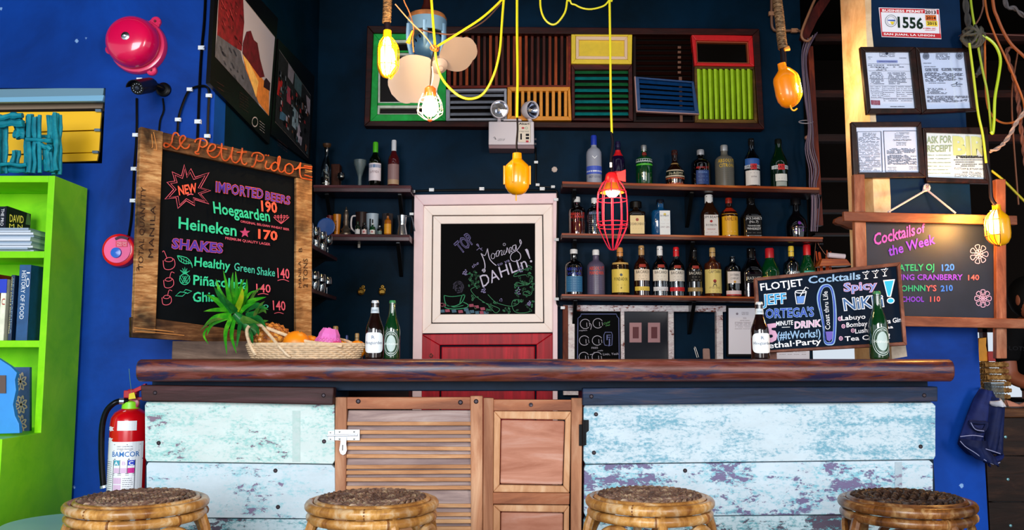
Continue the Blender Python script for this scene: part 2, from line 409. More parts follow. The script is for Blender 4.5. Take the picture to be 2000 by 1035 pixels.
# chalk drawing on the door board
pl = Plane((0, 5.475, 0), (0, -1, 0), .0025); T = ZT(850, 430, 5.4476)
lav = flat('#8c86b8', .8); wch = flat('#c9c6e0', .8); dch = flat('#4c4a6c', .8)
m = MB(); pt(m, pl, 'TOP', (278, 355), (418, 232), (196, 250), T, off=.035)
obj('lettering', m, flat('#6a659a', .8), cb); m = MB(); pt(m, pl.up(.001), 'TOP', (278, 355), (418, 232), (196, 250), T, off=-.012); obj('lettering', m, flat('#1a1826', .8), cb)
m = MB()
for st, wd in (([(515, 540), (530, 500), (520, 430), (488, 352)], [9]), ([(515, 540), (500, 538), (508, 522), (530, 525), (528, 548), (510, 552)], [7]), ([(488, 352), (530, 375), (556, 300)], [5]), ([(556, 300), (575, 400), (610, 450), (650, 482)], [8]),
    ([(610, 350), (595, 380), (605, 410), (630, 400), (632, 365), (612, 352), (600, 362)], [5]), ([(632, 365), (648, 350), (655, 330), (650, 385), (668, 380)], [5]), ([(655, 330), (680, 325), (672, 385), (690, 330), (712, 325), (705, 372), (722, 365)], [5]), ([(735, 318), (728, 360), (745, 360), (760, 315)], [5]), ([(760, 345), (765, 290), (785, 345), (795, 350), (790, 300), (812, 290), (806, 335), (822, 330)], [5]),
    ([(860, 262), (825, 275), (828, 315), (850, 318), (860, 265), (868, 320), (905, 360), (905, 410), (860, 438), (815, 430), (800, 390), (820, 350), (868, 320), (905, 270), (918, 235), (905, 205)], [6]), ([(905, 205), (898, 222), (912, 262)], [7])):
    m.rib(pl, st, wd[0]/5.4476*1.1, T)
for a in range(8): m.rib(pl, [(735+9*cos(a*pi/4), 258+9*sin(a*pi/4)), (735+17*cos(a*pi/4), 258+17*sin(a*pi/4))], .7, T, smooth=0)
pt(m, pl, 'DA', (505, 715), (688, 630), (468, 588), T); pt(m, pl, 'HLIn', (702, 612), (985, 500), (668, 495), T)
m.poly(pl, [(955, 312), (975, 303), (990, 320), (1012, 410), (1003, 412)], T); m.disc(pl, (1020, 437), 12, T=T)
obj('lettering', m, wch, cb)
m = MB(); pt(m, pl, 'to ya', (665, 492), (795, 438), (655, 458), T); m.rib(pl, [(440, 320), (470, 290), (440, 262), (455, 255), (475, 300), (505, 325), (485, 305), (500, 295)], 1, T); pt(m, pl, 'the', (395, 515), (465, 465), (385, 480), T)
obj('lettering', m, lav, cb)
gch = flat('#3f8f63', .8); gd = flat('#24563c', .8); m = MB(); g2 = MB(); r = random.Random(5)
for st in ([(335, 575), (400, 575), (380, 640), (430, 700), (470, 690), (400, 720), (380, 745), (420, 800), (470, 840), (560, 900), (640, 985), (685, 945), (600, 905), (500, 870)], [(560, 790), (640, 870), (740, 905), (820, 915), (880, 890), (885, 850), (835, 850), (815, 900), (850, 975), (950, 985), (1030, 965)], [(985, 480), (1030, 500), (960, 520), (860, 565), (840, 600), (960, 580), (1040, 610), (980, 690), (870, 660), (860, 700), (950, 690), (1040, 650)], [(1040, 690), (1020, 790), (960, 800), (935, 770), (980, 755), (1000, 790)]):
    m.rib(pl, st, .9, T)
for i in range(95):
    q = r.random()
    if q < .25: x, y = r.uniform(360, 480), r.uniform(540, 720)
    elif q < .65: x = r.uniform(390, 1040); y = r.uniform(min(980, 800+(x-390)*.25), 985) if x < 800 else r.uniform(850, 985)
    else: x, y = r.uniform(850, 1045), r.uniform(510, 880)
    a = r.uniform(0, 6.28); l = r.uniform(10, 18); dx, dy = cos(a)*l, sin(a)*l
    (m if i % 2 else g2).rib(pl, [(x-dx, y-dy), (x-dy*.5, y+dx*.5), (x+dx, y+dy), (x+dy*.5, y-dx*.5)], .8, T, closed=True, smooth=3)
    if i % 3 == 0: g2.rib(pl, [(x-dx, y-dy), (x+dx, y+dy)], .9, T)
obj('chalk_vine', m, gch, cb); obj('chalk_leaves', g2, gd, cb, )
m = MB()
for cx, cy, R, cc in ((318, 560, 34, 0), (905, 525, 40, 0), (880, 760, 45, 0), (515, 750, 34, 0), (1000, 890, 30, 0), (700, 850, 14, 0)):
    for i in range(9): a = i*.7; q = R*(.3+.7*((i*37) % 10)/10); m.disc(pl, (cx+q*cos(a)*.8, cy+q*sin(a)), 8, 7, T, 6)
obj('chalk_flowers', m, lav, cb)
m = MB()
for i in range(16): a = i*.9; q = 20+i*3; m.rib(pl, [(235+q*cos(a)*.9, 710+q*sin(a)), (245+q*cos(a+.6)*.9, 705+q*sin(a+.6)), (255+q*cos(a+1.1)*.8, 712+q*sin(a+1.1))], 2.2, T)
obj('chalk_steam', m, flat('#2c2a3e', .8), cb)
m = MB().rib(pl, [(95, 800), (100, 850), (125, 905), (200, 915), (270, 885), (300, 845), (315, 800), (290, 798), (270, 850), (262, 885)], 1.6, T).rib(pl, [(92, 800), (180, 812), (318, 796)], 1.2, T).rib(pl, [(92, 880), (110, 930), (210, 945), (330, 930), (350, 900), (300, 872)], 1.6, T).rib(pl, [(110, 895), (200, 925), (300, 905)], 1.2, T)
obj('chalk_cup', m, flat('#2f8f63', .8), cb)
pk = MB(); bl = MB()
for i, (x, y) in enumerate([(85, 905), (75, 970), (130, 965), (200, 970), (270, 975), (330, 955), (385, 910), (390, 975), (440, 925), (450, 985), (505, 945), (540, 985), (60, 900), (350, 985), (490, 985)]):
    (pk if i % 2 == 0 else bl).poly(pl, [(x-27, y-16), (x+20, y-20), (x+28, y+10), (x-20, y+14)], T)
obj('chalk_tablecloth', pk, flat('#9c4c62', .85), cb); obj('chalk_tablecloth', bl, flat('#476a80', .85), cb)
# ---------------- the window patchwork above the door ----------------
T3 = ZT(700, 30, 3.8333); T4 = ZT(1080, 40, 4.5455)
win = tag(thing('window_1', 'wide frame of mismatched coloured shutters above the door', None, (hy(1105, 250, 5.43).x, 5.43, hy(1105, 250, 5.43).z)), kind='structure')
m = MB(); ring(m, [(717, 50), (1483, 56), (1493, 252), (711, 246)], [(729, 64), (1470, 68), (1482, 240), (722, 236)], 5.42, .08); obj('window_frame', m, wood('window_frame_wood', '#1c0402', '#380a05', '#55140a', (2, 12, 12), .5), win, bevel=.004)
obj('backing_board', MB().pr(724, 60, 1484, 242, 5.492, .006), flat('#0b0605', .8), win)
def strip(mb, T, x0, y0, x1, y1, Y, d=.02): mb.pr(x0, y0, x1, y1, Y, d, T); return mb
gr = wood('green_sash_paint', '#0a8f34', '#12b84a', '#1fd060', (6, 6, 6), .45, .1)
m = MB(); ring(m, [(112, 132), (660, 132), (652, 786), (88, 792)], [(152, 180), (600, 180), (592, 742), (140, 742)], 5.44, .04, T3); m.pp([(146, 655), (594, 655), (594, 672), (145, 672)], 5.443, .035, T3); m.pp([(150, 262), (596, 262), (596, 277), (150, 277)], 5.443, .035, T3)
g = obj('green_sash', m, gr, win, bevel=.003, label='bright green sash with two rails')
m = MB(); ring(m, [(153, 184), (598, 184), (590, 655), (147, 655)], [(163, 205), (584, 205), (578, 648), (160, 648)], 5.452, .03, T3); ring(m, [(146, 674), (592, 674), (590, 740), (142, 740)], [(160, 694), (580, 694), (578, 736), (156, 736)], 5.452, .03, T3); m.pp([(155, 283), (590, 283), (590, 300), (155, 300)], 5.45, .03, T3)
obj('inner_bead', m, flat('#c9d0c2', .6, var=.15), g); obj('pane', MB().pr(150, 182, 598, 740, 5.48, .004, T3), flat('#140c0a', .2, spec=.15), g)
br = [wood('slat_wood_%d' % i, a, b_, c_, (14, 14, 1.5), .45, .3) for i, (a, b_, c_) in enumerate([('#4a1406', '#8c3410', '#c05c20'), ('#2a0a04', '#5c1c0a', '#8c3014'), ('#6c2408', '#c05418', '#e88030')])]
m = MB(); ring(m, [(664, 122), (1592, 122), (1588, 535), (664, 545)], [(690, 143), (1572, 143), (1572, 522), (690, 526)], 5.452, .04, T3); bs = obj('brown_shutter', m, wood('brown_shutter_frame', '#4a1206', '#8a240e', '#b03a18', (2, 12, 12)), win, label='red-brown shutter with upright slats')
for i in range(20):
    x = 712+i*44.5; obj('slat', MB().pp([(x, 146), (x+21, 146), (x+21, 524), (x-2, 524)], 5.458+.006*(i % 3), .03, T3), br[[0, 0, 2, 1, 0, 1, 2, 0, 1, 0, 0, 2, 0, 1, 1, 1, 0, 2, 1, 0][i]], bs, bevel=.002)
gy = flat('#9aa0ae', .5, var=.12)
m = MB(); ring(m, [(655, 552), (1110, 546), (1112, 785), (655, 788)], [(684, 568), (1090, 565), (1092, 768), (684, 770)], 5.44, .04, T3); bs = obj('grey_shutter', m, gy, win, bevel=.003, label='grey louvred shutter')
for y in (603, 652, 692, 742): obj('slat', MB().prism([hy(*T3(684, y+9), 5.45), hy(*T3(1092, y+6), 5.45), hy(*T3(1092, y-12), 5.475), hy(*T3(684, y-9), 5.475)], (0, .006, .004)), gy, bs)
orm = flat('#d88a12', .45, var=.1)
m = MB(); ring(m, [(1116, 535), (1586, 535), (1596, 786), (1114, 786)], [(1148, 566), (1568, 566), (1572, 755), (1148, 752)], 5.44, .04, T3); bs = obj('orange_shutter', m, orm, win, bevel=.003, label='orange shutter with upright slats')
for i in range(9):
    x = 1172+i*46; obj('slat', MB().pr(x, 564, x+24, 756, 5.446, .03, T3), orm, bs, bevel=.003)
ye = flat('#f0cf2c', .45, var=.06); m = MB(); ring(m, [(163, 90), (705, 95), (700, 385), (163, 382)], [(202, 137), (663, 141), (663, 346), (202, 342)], 5.43, .05, T4); bs = obj('yellow_panel', m, ye, win, bevel=.003, label='yellow panel with a pale pink inner frame')
m = MB(); ring(m, [(204, 139), (662, 143), (662, 345), (204, 341)], [(230, 170), (635, 175), (635, 318), (230, 314)], 5.436, .04, T4); obj('inner_frame', m, flat('#f0cfae', .5), bs, bevel=.003); obj('panel', MB().pr(229, 169, 636, 319, 5.45, .02, T4), ye, bs)
m = MB(); ring(m, [(163, 386), (704, 388), (712, 892), (168, 886)], [(193, 435), (670, 435), (672, 866), (195, 866)], 5.45, .04, T4); bs = obj('teal_shutter', m, wood('maroon_frame', '#260706', '#4a120e', '#6a1e16', (2, 12, 12)), win, bevel=.003, label='louvred shutter with green and teal slats')
for i, y in enumerate((460, 515, 568, 622, 672, 722, 778, 830)): obj('slat', MB().prism([hy(*T4(195, y+13), 5.452), hy(*T4(671, y+13), 5.452), hy(*T4(671, y-12), 5.478), hy(*T4(195, y-12), 5.478)], (0, .006, .004)), flat(['#1c6a3c', '#0f7f80'][i % 2], .4, var=.25, vs=25), bs)
m = MB(); ring(m, [(712, 108), (1250, 112), (1258, 900), (716, 900)], [(735, 125), (1235, 130), (1240, 885), (738, 885)], 5.46, .03, T4); bs = obj('dark_shutter', m, flat('#1a0705', .5), win, label='dark brown louvred shutter')
for i in range(16): y = 150+i*45.5; obj('slat', MB().prism([hy(*T4(736, y+15), 5.462), hy(*T4(1238, y+15), 5.462), hy(*T4(1238, y-10), 5.485), hy(*T4(736, y-10), 5.485)], (0, .005, .003)), flat('#200b07', .4), bs)
m = MB(); [m.pr(1108, y, 1136, y+20, 5.455, .01, T4) for y in (228, 270, 316, 360, 405, 450)]; m.pp([(1117, 500), (1144, 500), (1152, 900), (1128, 900)], 5.456, .006, T4); obj('slat_rod', m, flat('#6e4430', .6), bs)
bm_ = flat('#0b3c70', .4, var=.2); m = MB(); ring(m, [(727, 497), (1250, 540), (1298, 828), (745, 800)], [(765, 515), (1232, 553), (1258, 800), (778, 778)], 5.415, .03, T4); bs = obj('blue_shutter', m, bm_, win, bevel=.002, label='small blue louvred shutter hanging crooked')
for i in range(6): f = (i+.5)/6; obj('slat', MB().prism([hy(*T4(767+12*f, 520+262*f+13), 5.418), hy(*T4(1233+25*f, 556+248*f+13), 5.418), hy(*T4(1233+25*f, 556+248*f-14), 5.44), hy(*T4(767+12*f, 520+262*f-14), 5.44)], (0, .005, .003)), bm_, bs)
obj('edge_strip', MB().pp([(724, 496), (732, 496), (750, 800), (742, 800)], 5.412, .03, T4).pp([(742, 800), (1298, 826), (1298, 834), (744, 808)], 5.412, .03, T4), flat('#b58a86', .6), bs)
rd = flat('#d30d12', .4, var=.1); m = MB(); ring(m, [(1230, 122), (1778, 135), (1788, 408), (1258, 400)], [(1270, 176), (1735, 184), (1748, 382), (1280, 374)], 5.43, .05, T4); bs = obj('red_sash', m, rd, win, bevel=.003, label='red sash with a dark pane')
m = MB(); ring(m, [(1271, 177), (1734, 185), (1747, 381), (1281, 373)], [(1278, 192), (1722, 199), (1733, 375), (1286, 368)], 5.445, .03, T4); obj('inner_bead', m, flat('#a8502a', .5), bs); obj('pane', MB().pr(1271, 178, 1745, 380, 5.475, .004, T4), flat('#0c0805', .2, spec=.15), bs)
lm = flat('#a9d411', .5, var=.12, vs=20); m = MB(); ring(m, [(1258, 404), (1790, 412), (1818, 915), (1262, 905)], [(1280, 430), (1778, 434), (1790, 882), (1292, 872)], 5.44, .05, T4); bs = obj('lime_shutter', m, wood('olive_frame', '#3c2a10', '#6a4c1c', '#8a6a2c', (2, 12, 12)), win, bevel=.003, label='lime green shutter with upright slats')
for i in range(10):
    x = 1279+i*49.5; obj('slat', MB().prism([hy(*T4(x, 430), 5.44), hy(*T4(x+22, 430), 5.44), hy(*T4(x+46, 430), 5.468), hy(*T4(x+53, 876), 5.468), hy(*T4(x+34, 876), 5.44), hy(*T4(x+14, 876), 5.44)], (0, .008, 0)), lm, bs)
# yellow slat window in the blue wall on the left
lw = tag(thing('window_2', 'yellow slatted window behind the driftwood letters', None, (hy(100, 320, YW).x, YW, zb_)), kind='structure')
def lbx(y0a, y0b, y1a, y1b, xr, Y, d): return MB().pp([(-180, y0a-(y0b-y0a)*.95), (xr, y0b), (xr-3, y1b), (-180, y1a-(y1b-y1a)*.95)], Y, d)
obj('lintel', lbx(174, 171, 193, 193, 203, 3.602, .13), flat('#6a92a8', .4), lw); obj('lintel_strip', lbx(190, 186, 199, 197, 203, 3.59, .02), flat('#7fb6d8', .3), lw); obj('soffit', lbx(198, 196, 214, 211, 203, 3.66, .05), flat('#8a7460', .6), lw)  # lintel, pale blue strip along it, brown soffit
yl = flat('#ffc400', .5)
for a, b_, c_, d_, x in ((219, 217, 259, 253, 198), (261, 255, 301, 297, 196), (304, 298, 320, 314, 192)):
    s = obj('slat', lbx(a, b_, c_, d_, x, 3.655, .012), yl, lw, bevel=.002)
    obj('slat_clip', MB().pr(x-12, b_-4, x-1, b_+1, 3.64, .014), flat('#6a8298', .4, .6), s)
obj('backing_board', MB().pr(-180, 160, 203, 328, 3.73, .01), flat('#0c1a30', .8), lw)
# ======================= bookcase and things on the left =======================
limef = wood('lime_paint', '#74d200', '#8fe60c', '#a2f01c', (4, 4, 4), .42, .08)
XB = -1.765; YBf = 3.32; YBb = 3.58; YL = 3.07; XL = -2.42; TH = .026
zt0 = hx(95, 338, XB).z; zs1 = hx(80, 486, XB).z; zs2 = hx(66, 664, XB).z; zs3 = hx(50, 850, XB).z
bk = thing('bookcase', 'lime green stepped bookcase standing against the blue wall', 'bookcase', ((XB+XL)/2, 3.35, 0))
m = MB().prism([(XB, YBf, zt0), (XB, YBb, zt0), (XB, YBb, 0), (XB, YL, 0), (XB, YL, zs3), (XB, YBf, zs3)], (-TH, 0, 0)); obj('side_panel', m, limef, bk, bevel=.002)
m = MB().prism([(XL, YBf, zt0), (XL, YBb, zt0), (XL, YBb, 0), (XL, YL, 0), (XL, YL, zs3), (XL, YBf, zs3)], (TH, 0, 0)); obj('side_panel', m, limef, bk, bevel=.002)
for z in (zt0, zs1, zs2): obj('shelf' if z != zt0 else 'top_board', MB().bx(XL+TH, YBf+.001, z-TH, XB-TH, YBb-.012, z), limef, bk, bevel=.002)
obj('shelf', MB().bx(XL+TH, YL+.001, zs3-TH, XB-TH, YBb-.012, zs3), limef, bk, bevel=.002)
obj('shelf', MB().bx(XL+TH, YL+.001, .42, XB-TH, YBb-.012, .42+TH), limef, bk); obj('shelf', MB().bx(XL+TH, YL+.001, .06, XB-TH, YBb-.012, .06+TH), limef, bk)
obj('back_panel', MB().bx(XL+TH, YBb-.012, .06, XB-TH, YBb, zt0-.001), limef, bk)
def on_x(T, x, y, Y): return hy(*T(x, y), Y)
def book(x0, x1, y0, y1, Yf, d, cover, label, name='book', group='books standing on the middle shelf', title=None, tcol='#ffffff', tx=None, zb=None, boff=0):
    a = hy(x0, y1, Yf); b = hy(x1, y0, Yf); zb = zb if zb is not None else a.z; xa, xb_ = a.x, b.x
    t = thing(name, label, 'book', ((xa+xb_)/2, Yf, zb), group)
    mt = flat(cover, .45, var=.25, vs=20); w_ = xb_-xa; h = b.z-zb
    obj('cover', MB().bx(xa, Yf, zb, xa+.003, Yf+d, b.z).bx(xb_-.003, Yf, zb, xb_, Yf+d, b.z).bx(xa, Yf, zb, xb_, Yf+.004, b.z), mt, t, bevel=.001)
    obj('pages', MB().bx(xa+.003, Yf+.004, zb+.003, xb_-.003, Yf+d-.004, b.z-.003), flat('#e6dcc4', .8), t)
    if title:
        p_ = Plane((0, Yf-.0012, 0), (0, -1, 0))
        for s, u0, v0, v1, hgt, col in title:
            mm = MB(); xs = xa+u0*w_
            lay(mm, s, lambda u, v: V((xs+v*hgt*w_, Yf-.0015, b.z-(v0+(v1-v0)*u)*h)))
            obj('title', mm, flat(col, .6), t)
    return t
book(30, 61, 517, 664, 3.34, .2, '#0f4c80', 'thick blue hardback food history book at the right of the shelf', title=[('HISTORY OF FOOD', .25, .08, .72, .38, '#e8eef4'), ('I.O', .66, .1, .3, .3, '#e8eef4')], zb=zs2)
book(15, 29.5, 537, 664, 3.34, .2, '#0a2a50', 'dark blue atlas with a pale printed spine', title=[('WORLD ATLAS & ENCYCLOPEDIA', .12, .03, .9, .3, '#e4dc90'), ('GEOGRAPHICA', .58, .05, .9, .28, '#8ab4d0')], zb=zs2)
t = book(-4, 14, 545, 664, 3.34, .2, '#e8ecd2', 'white book with a blue band on its spine', title=[('U', .3, .32, .42, .6, '#b02018')], zb=zs2)
a = hy(-4, 572, 3.338); b = hy(14, 545, 3.338); obj('spine_band', MB().bx(a.x, 3.3375, a.z, b.x, 3.34, b.z), flat('#0a34c0', .5), t)
book(-34, -6, 535, 664, 3.34, .2, '#7a2018', 'red-brown hardback at the left edge of the shelf', zb=zs2)
# top shelf: magazines with two paperbacks on them
r = random.Random(2); zz = zs1
for i in range(11):
    x1 = hy(66+r.uniform(-4, 3), 460, 3.36).x; th = .0084; dz = r.uniform(-.012, .012)
    mg = MB().box((x1-.13, 3.35+.09+dz, zz+th/2), (.26, .19, th*.92)); solo('magazine', mg, [flat('#b9c6d6', .5), flat('#8fa3b8', .5), flat('#d4dbe4', .5)][i % 3], ['bottom magazine', 'second magazine up', 'third magazine up', 'fourth magazine up', 'fifth magazine up', 'sixth magazine from the top', 'fifth magazine from the top', 'fourth magazine from the top', 'third magazine from the top', 'magazine just under the top one', 'topmost magazine'][i]+' in the grey stack on the lime bookcase', 'magazine', 'magazines stacked on the top shelf'); zz += th
t = book(-3, 14, 403, 432, 3.41, .03, '#101828', 'dark paperback standing on end on the magazine stack', group='paperbacks on top of the magazines', title=[('THE PRO', .3, .1, .8, .4, '#e8e8f0')], zb=zz)
t = thing('book', 'dark paperback with a large yellow author name facing out', 'book', (hy(38, 440, 3.43).x, 3.45, zz), 'paperbacks on top of the magazines')
A = hy(14, 402, 3.42); B = hy(61, 412, 3.5); pb = Plane((A+B)/2, (B-A).cross(V((0, 0, 1)))); 
pts = [(A.x, A.y, zz), (B.x, B.y, zz), (B.x, B.y, hy(61, 418, 3.5).z), (A.x, A.y, A.z)]
obj('cover', MB().prism(pts, -pb.n*.025), flat('#141c14', .4, var=.3), t, bevel=.001)
m = MB(); pt(m, pb.up(.002), 'DAVID', (19, 433), (46, 436), (19, 418), off=.01); pt(m, pb.up(.002), 'M N', (18, 445), (44, 447), (18, 436)); obj('title', m, flat('#d8c84a', .5), t)
m = MB().poly(pb.up(.002), [(50, 438), (53, 416), (58, 418), (60, 440)]); obj('cover_picture', m, flat('#3c5a2c', .5), t)
# lower shelf: blue cut-out board and a patterned tile
bc = flat('#2f8fe0', .5, var=.12, vs=8)
m = MB().pp([(-30, 700), (-5, 699), (20, 715), (33, 728), (29, 742), (31, 762), (25, 790), (29, 812), (37, 828), (38, 846), (-30, 848)], 3.2, .02)
t = solo('painted_board', m, bc, 'bright blue wavy-edged board with a square hole, on the lowest shelf seen', 'ornament', bevel=.002)
obj('cut_hole', MB(), bc) if False else None
h_ = MB().pr(-9, 733, 11, 768, 3.195, .004); h_.v = [v-t.location for v in h_.v]; obj('cut_hole', h_, flat('#5c4a44', .7), t)
m = MB().pr(24, 717, 58, 846, 3.4, .015)
t = thing('patterned_tile', 'blue tile with cream flower pattern leaning behind the blue board', 'tile', (hy(41, 846, 3.4).x, 3.4, zs3)); obj('tile', m, flat('#3a5c96', .5, var=.2), t)
m = MB(); pl = PY(3.4).up(.002)
for cx, cy in ((40, 745), (41, 790), (40, 828)):
    for i in range(8): a = i*pi/4+.3; m.rib(pl, [(cx, cy), (cx+7*cos(a-.3), cy+10*sin(a-.3)), (cx+12*cos(a), cy+18*sin(a)), (cx+8*cos(a+.35), cy+13*sin(a+.35))], 2.2, smooth=3)
for v in m.v: v.x = min(v.x, hy(57, 790, 3.4).x)
obj('flower_pattern', m, flat('#c8b49c', .6), t)
# driftwood letters
tq = wood('turquoise_driftwood', '#0a6c80', '#1395a8', '#2cc0cc', (9, 9, 9), .55, .5)
T = ZT(0, 0, 2.9575)
def driftwood(name, label, bundles):
    t = None; parts = []
    for p0, p1, wd, n in bundles:
        for k in range(n):
            f = (k+.5)/n-.5; dx, dy = p1[0]-p0[0], p1[1]-p0[1]; L = sqrt(dx*dx+dy*dy); nx, ny = -dy/L*wd*f, dx/L*wd*f
            Y = 3.40+r.uniform(-.035, .035); e0, e1 = r.uniform(-.04, .1), r.uniform(-.04, .1); pts = []
            for q in range(6):
                g = -e0*.6+(1+e0*.6+e1*.6)*q/5; pts.append(on_x(T, p0[0]+dx*g+nx+r.uniform(-5, 5), p0[1]+dy*g+ny+r.uniform(-5, 5), Y))
            R = wd/n*.8/2.9575*3.4/F*r.uniform(.85, 1.35); parts.append((pts, [R*r.uniform(.7, 1.15) for _ in range(6)]))
    lo = min(min(p.z for p in pts) for pts, _ in parts)
    t = thing(name, label, 'letter', (on_x(T, bundles[0][0][0], 900, 3.4).x, 3.4, zt0+.001), 'driftwood letters on the bookcase')
    for pts, rr in parts:
        pts = [V((p.x, p.y, max(p.z, zt0+.012))) for p in pts]
        obj('stick', MB().tube(catmull(pts, 3), [rr[min(i//3, 5)] for i in range(16)], 7), tq, t, sm=True)
r = random.Random(11)
driftwood('driftwood_letter', 'turquoise driftwood letter C, left of the other letter', [((5, 690), (5, 985), 75, 5), ((-20, 700), (125, 690), 62, 3), ((110, 700), (112, 795), 55, 3), ((-10, 965), (150, 968), 46, 3), ((95, 870), (85, 985), 45, 3)])
driftwood('driftwood_letter', 'turquoise driftwood letter H, right of the other letter', [((195, 670), (190, 985), 92, 6), ((315, 665), (315, 990), 82, 6), ((150, 800), (290, 800), 30, 2), ((210, 830), (290, 870), 36, 2), ((270, 840), (285, 990), 50, 3)])
# alarm bell
pkr = flat('#e60a50', .22, coat=.6)
bp = hy(273, 93, YW); R = 56*YW/F
t = thing('alarm_bell', 'glossy crimson fire alarm bell high on the blue wall', 'bell', (bp.x, YW, bp.z-R))
RX = Matrix.Rotation(pi/2, 3, 'X')     # lathe z axis -> world -y
m = MB().lathe([(R, 0), (R, .02), (R*.97, .028), (R*.9, .03)], 48, bp, RX)
for ax, ay in ((306, 44), (218, 98), (298, 139)):
    q = hy(ax, ay, YW); m.lathe([(.022, 0), (.022, .012), (.018, .016)], 16, q, RX); dd = (bp-q)*.28; m.prism([q+V((0, 0, 0))+V((-dd.z, 0, dd.x)).normalized()*.021, q-V((-dd.z, 0, dd.x)).normalized()*.021, q+dd-V((-dd.z, 0, dd.x)).normalized()*.03, q+dd+V((-dd.z, 0, dd.x)).normalized()*.03], (0, -.012, 0))
obj('back_plate', m, flat('#e02a60', .25, coat=.5), t, sm=True)
bc_ = bp+V((-.006, 0, .004)); R2 = .1085
obj('gong', MB().lathe([(R2*.93, .03), (R2, .04), (R2, .055), (R2*.93, .088), (R2*.8, .108), (R2*.62, .118), (R2*.3, .1235), (.001, .125)], 56, bc_, RX), pkr, t, sm=True)
obj('bolt', MB().lathe([(.017, .123), (.017, .128), (.012, .13), (.001, .13)], 20, bc_, RX).lathe([(.009, .129), (.009, .138), (.005, .14), (.001, .141)], 6, bc_, RX), flat('#c8ccd4', .25, 1), t, sm=True)
for ax, ay in ((306, 44), (298, 139)): obj('screw', MB().lathe([(.006, .016), (.005, .02), (.001, .02)], 10, hy(ax, ay, YW), RX), flat('#701030', .4), t)
# security camera
blk = flat('#0a0b0e', .35); t = thing('security_camera', 'black bullet security camera under the alarm bell', 'camera', (hy(322, 178, YW).x, YW, hy(322, 192, YW).z))
bp = hy(321, 176, YW); obj('bracket', MB().lathe([(.03, 0), (.03, .012), (.024, .016), (.02, .017)], 24, bp, RX).tube([bp+V((0, -.01, 0)), bp+V((-.008, -.035, .004)), bp+V((-.032, -.06, .006))], .012, 10, smooth=3), blk, t, sm=True)
c0 = hy(292, 168, 3.52); c1 = hy(268, 172, 3.40); ax = (c1-c0).normalized(); Q = ax.to_track_quat('Z', 'Y').to_matrix(); L = (c1-c0).length
b_ = obj('housing', MB().lathe([(.001, -.035), (.018, -.03), (.026, -.015), (.028, 0), (.028, L*.9), (.026, L), (.024, L)], 24, c0, Q), blk, t, sm=True)
m = MB(); ux = Q @ V((1, 0, 0)); 
prof = [(.031, a) for a in range(20, 161, 14)]
for z in (-.01, L*1.18):
    pass
vv = []
for z in (-.005, L*1.22):
    for rr in (.0345, .0315):
        for k in range(13):
            a = radians(8+k*164/12); vv.append(c0+ax*z+V((1, 0, 0))*cos(a)*rr*-1+ax.cross(V((1, 0, 0))).normalized()*sin(a)*rr*(1 if ax.cross(V((1, 0, 0))).z > 0 else -1))
m.v = vv; n_ = 13
for k in range(12):
    for f in ((k, k+1, 26+k+1, 26+k), (13+k+1, 13+k, 39+k, 39+k+1), (k+1, k, 13+k, 13+k+1), (26+k, 26+k+1, 39+k+1, 39+k)): m.face(f)
m.face((0, 26, 39, 13)); m.face((12, 25, 51, 38)); obj('sun_shield', m, blk, t, sm=True)
obj('lens_glass', MB().lathe([(.024, L*.985), (.001, L*.985)], 24, c0, Q, cap=False), flat('#151c24', .1, coat=1), b_)
obj('lens', MB().lathe([(.009, L), (.008, L+.004), (.001, L+.005)], 16, c0, Q), flat('#0c1a30', .05, coat=1), b_)
m = MB()
for k in range(12): a = k*pi/6; m.lathe([(.0022, 0), (.0018, .002), (.0001, .0025)], 6, c0+ax*(L*.99)+Q @ V((.0175*cos(a), .0175*sin(a), 0)), Q)
obj('infrared_lamps', m, flat('#b8c4d0', .2), b_)
# wall cables, each with white clips
def cable(label, pts, Y, r, mat, clips=(), name='wall_cable', T=ID, plane=None, cmat=None, smooth=3):
    P = [plane.hit(*T(*p)) if plane else hy(*T(*p), Y) for p in pts]
    lo = min(P, key=lambda p: p.z); t = thing(name, label, 'cable', lo)
    obj('cable', MB().tube(P, r, 6, smooth=smooth), mat, t, sm=True)
    for c in clips:
        q = plane.hit(*T(*c)) if plane else hy(*T(*c), Y); q = q+V((.0, -.001, 0)); s = r*2.6
        obj('cable_clip', MB().box(q, (s*1.7, s*.8, s*1.1)).lathe([(s*.28, 0), (s*.2, s*.6), (.0001, s*.6)], 8, q+V((s*.7, -s*.3, 0)), RX), cmat or flat('#e8eef4', .4), t)
    return t
bkc = flat('#07090c', .35); YC = YW-.006
cable('black cable running down from the camera to the red siren', [(267, 192), (267, 262), (262, 330), (259, 392), (256, 430), (251, 462)], YC, .0052, bkc, [(273, 156), (265, 264), (262, 330), (260, 392)])
cable('black lead hanging from the camera bracket to the menu board', [(318, 192), (320, 215), (313, 235), (310, 262), (307, 300)], YC, .004, bkc)
cable('tall straight black cable on the blue wall beside the posters', [(402, -30), (399, 40), (394, 94), (390, 160), (387, 238), (384, 300)], YC, .006, bkc, [(394, 94), (387, 238)])
cable('looped black cable beside the corner of the blue wall', [(345, 300), (347, 250), (350, 225), (360, 195), (371, 175), (390, 168), (402, 169), (408, 180), (406, 230), (405, 300)], YC-.008, .0052, bkc, [(371, 175), (348, 234), (408, 187), (405, 266)])
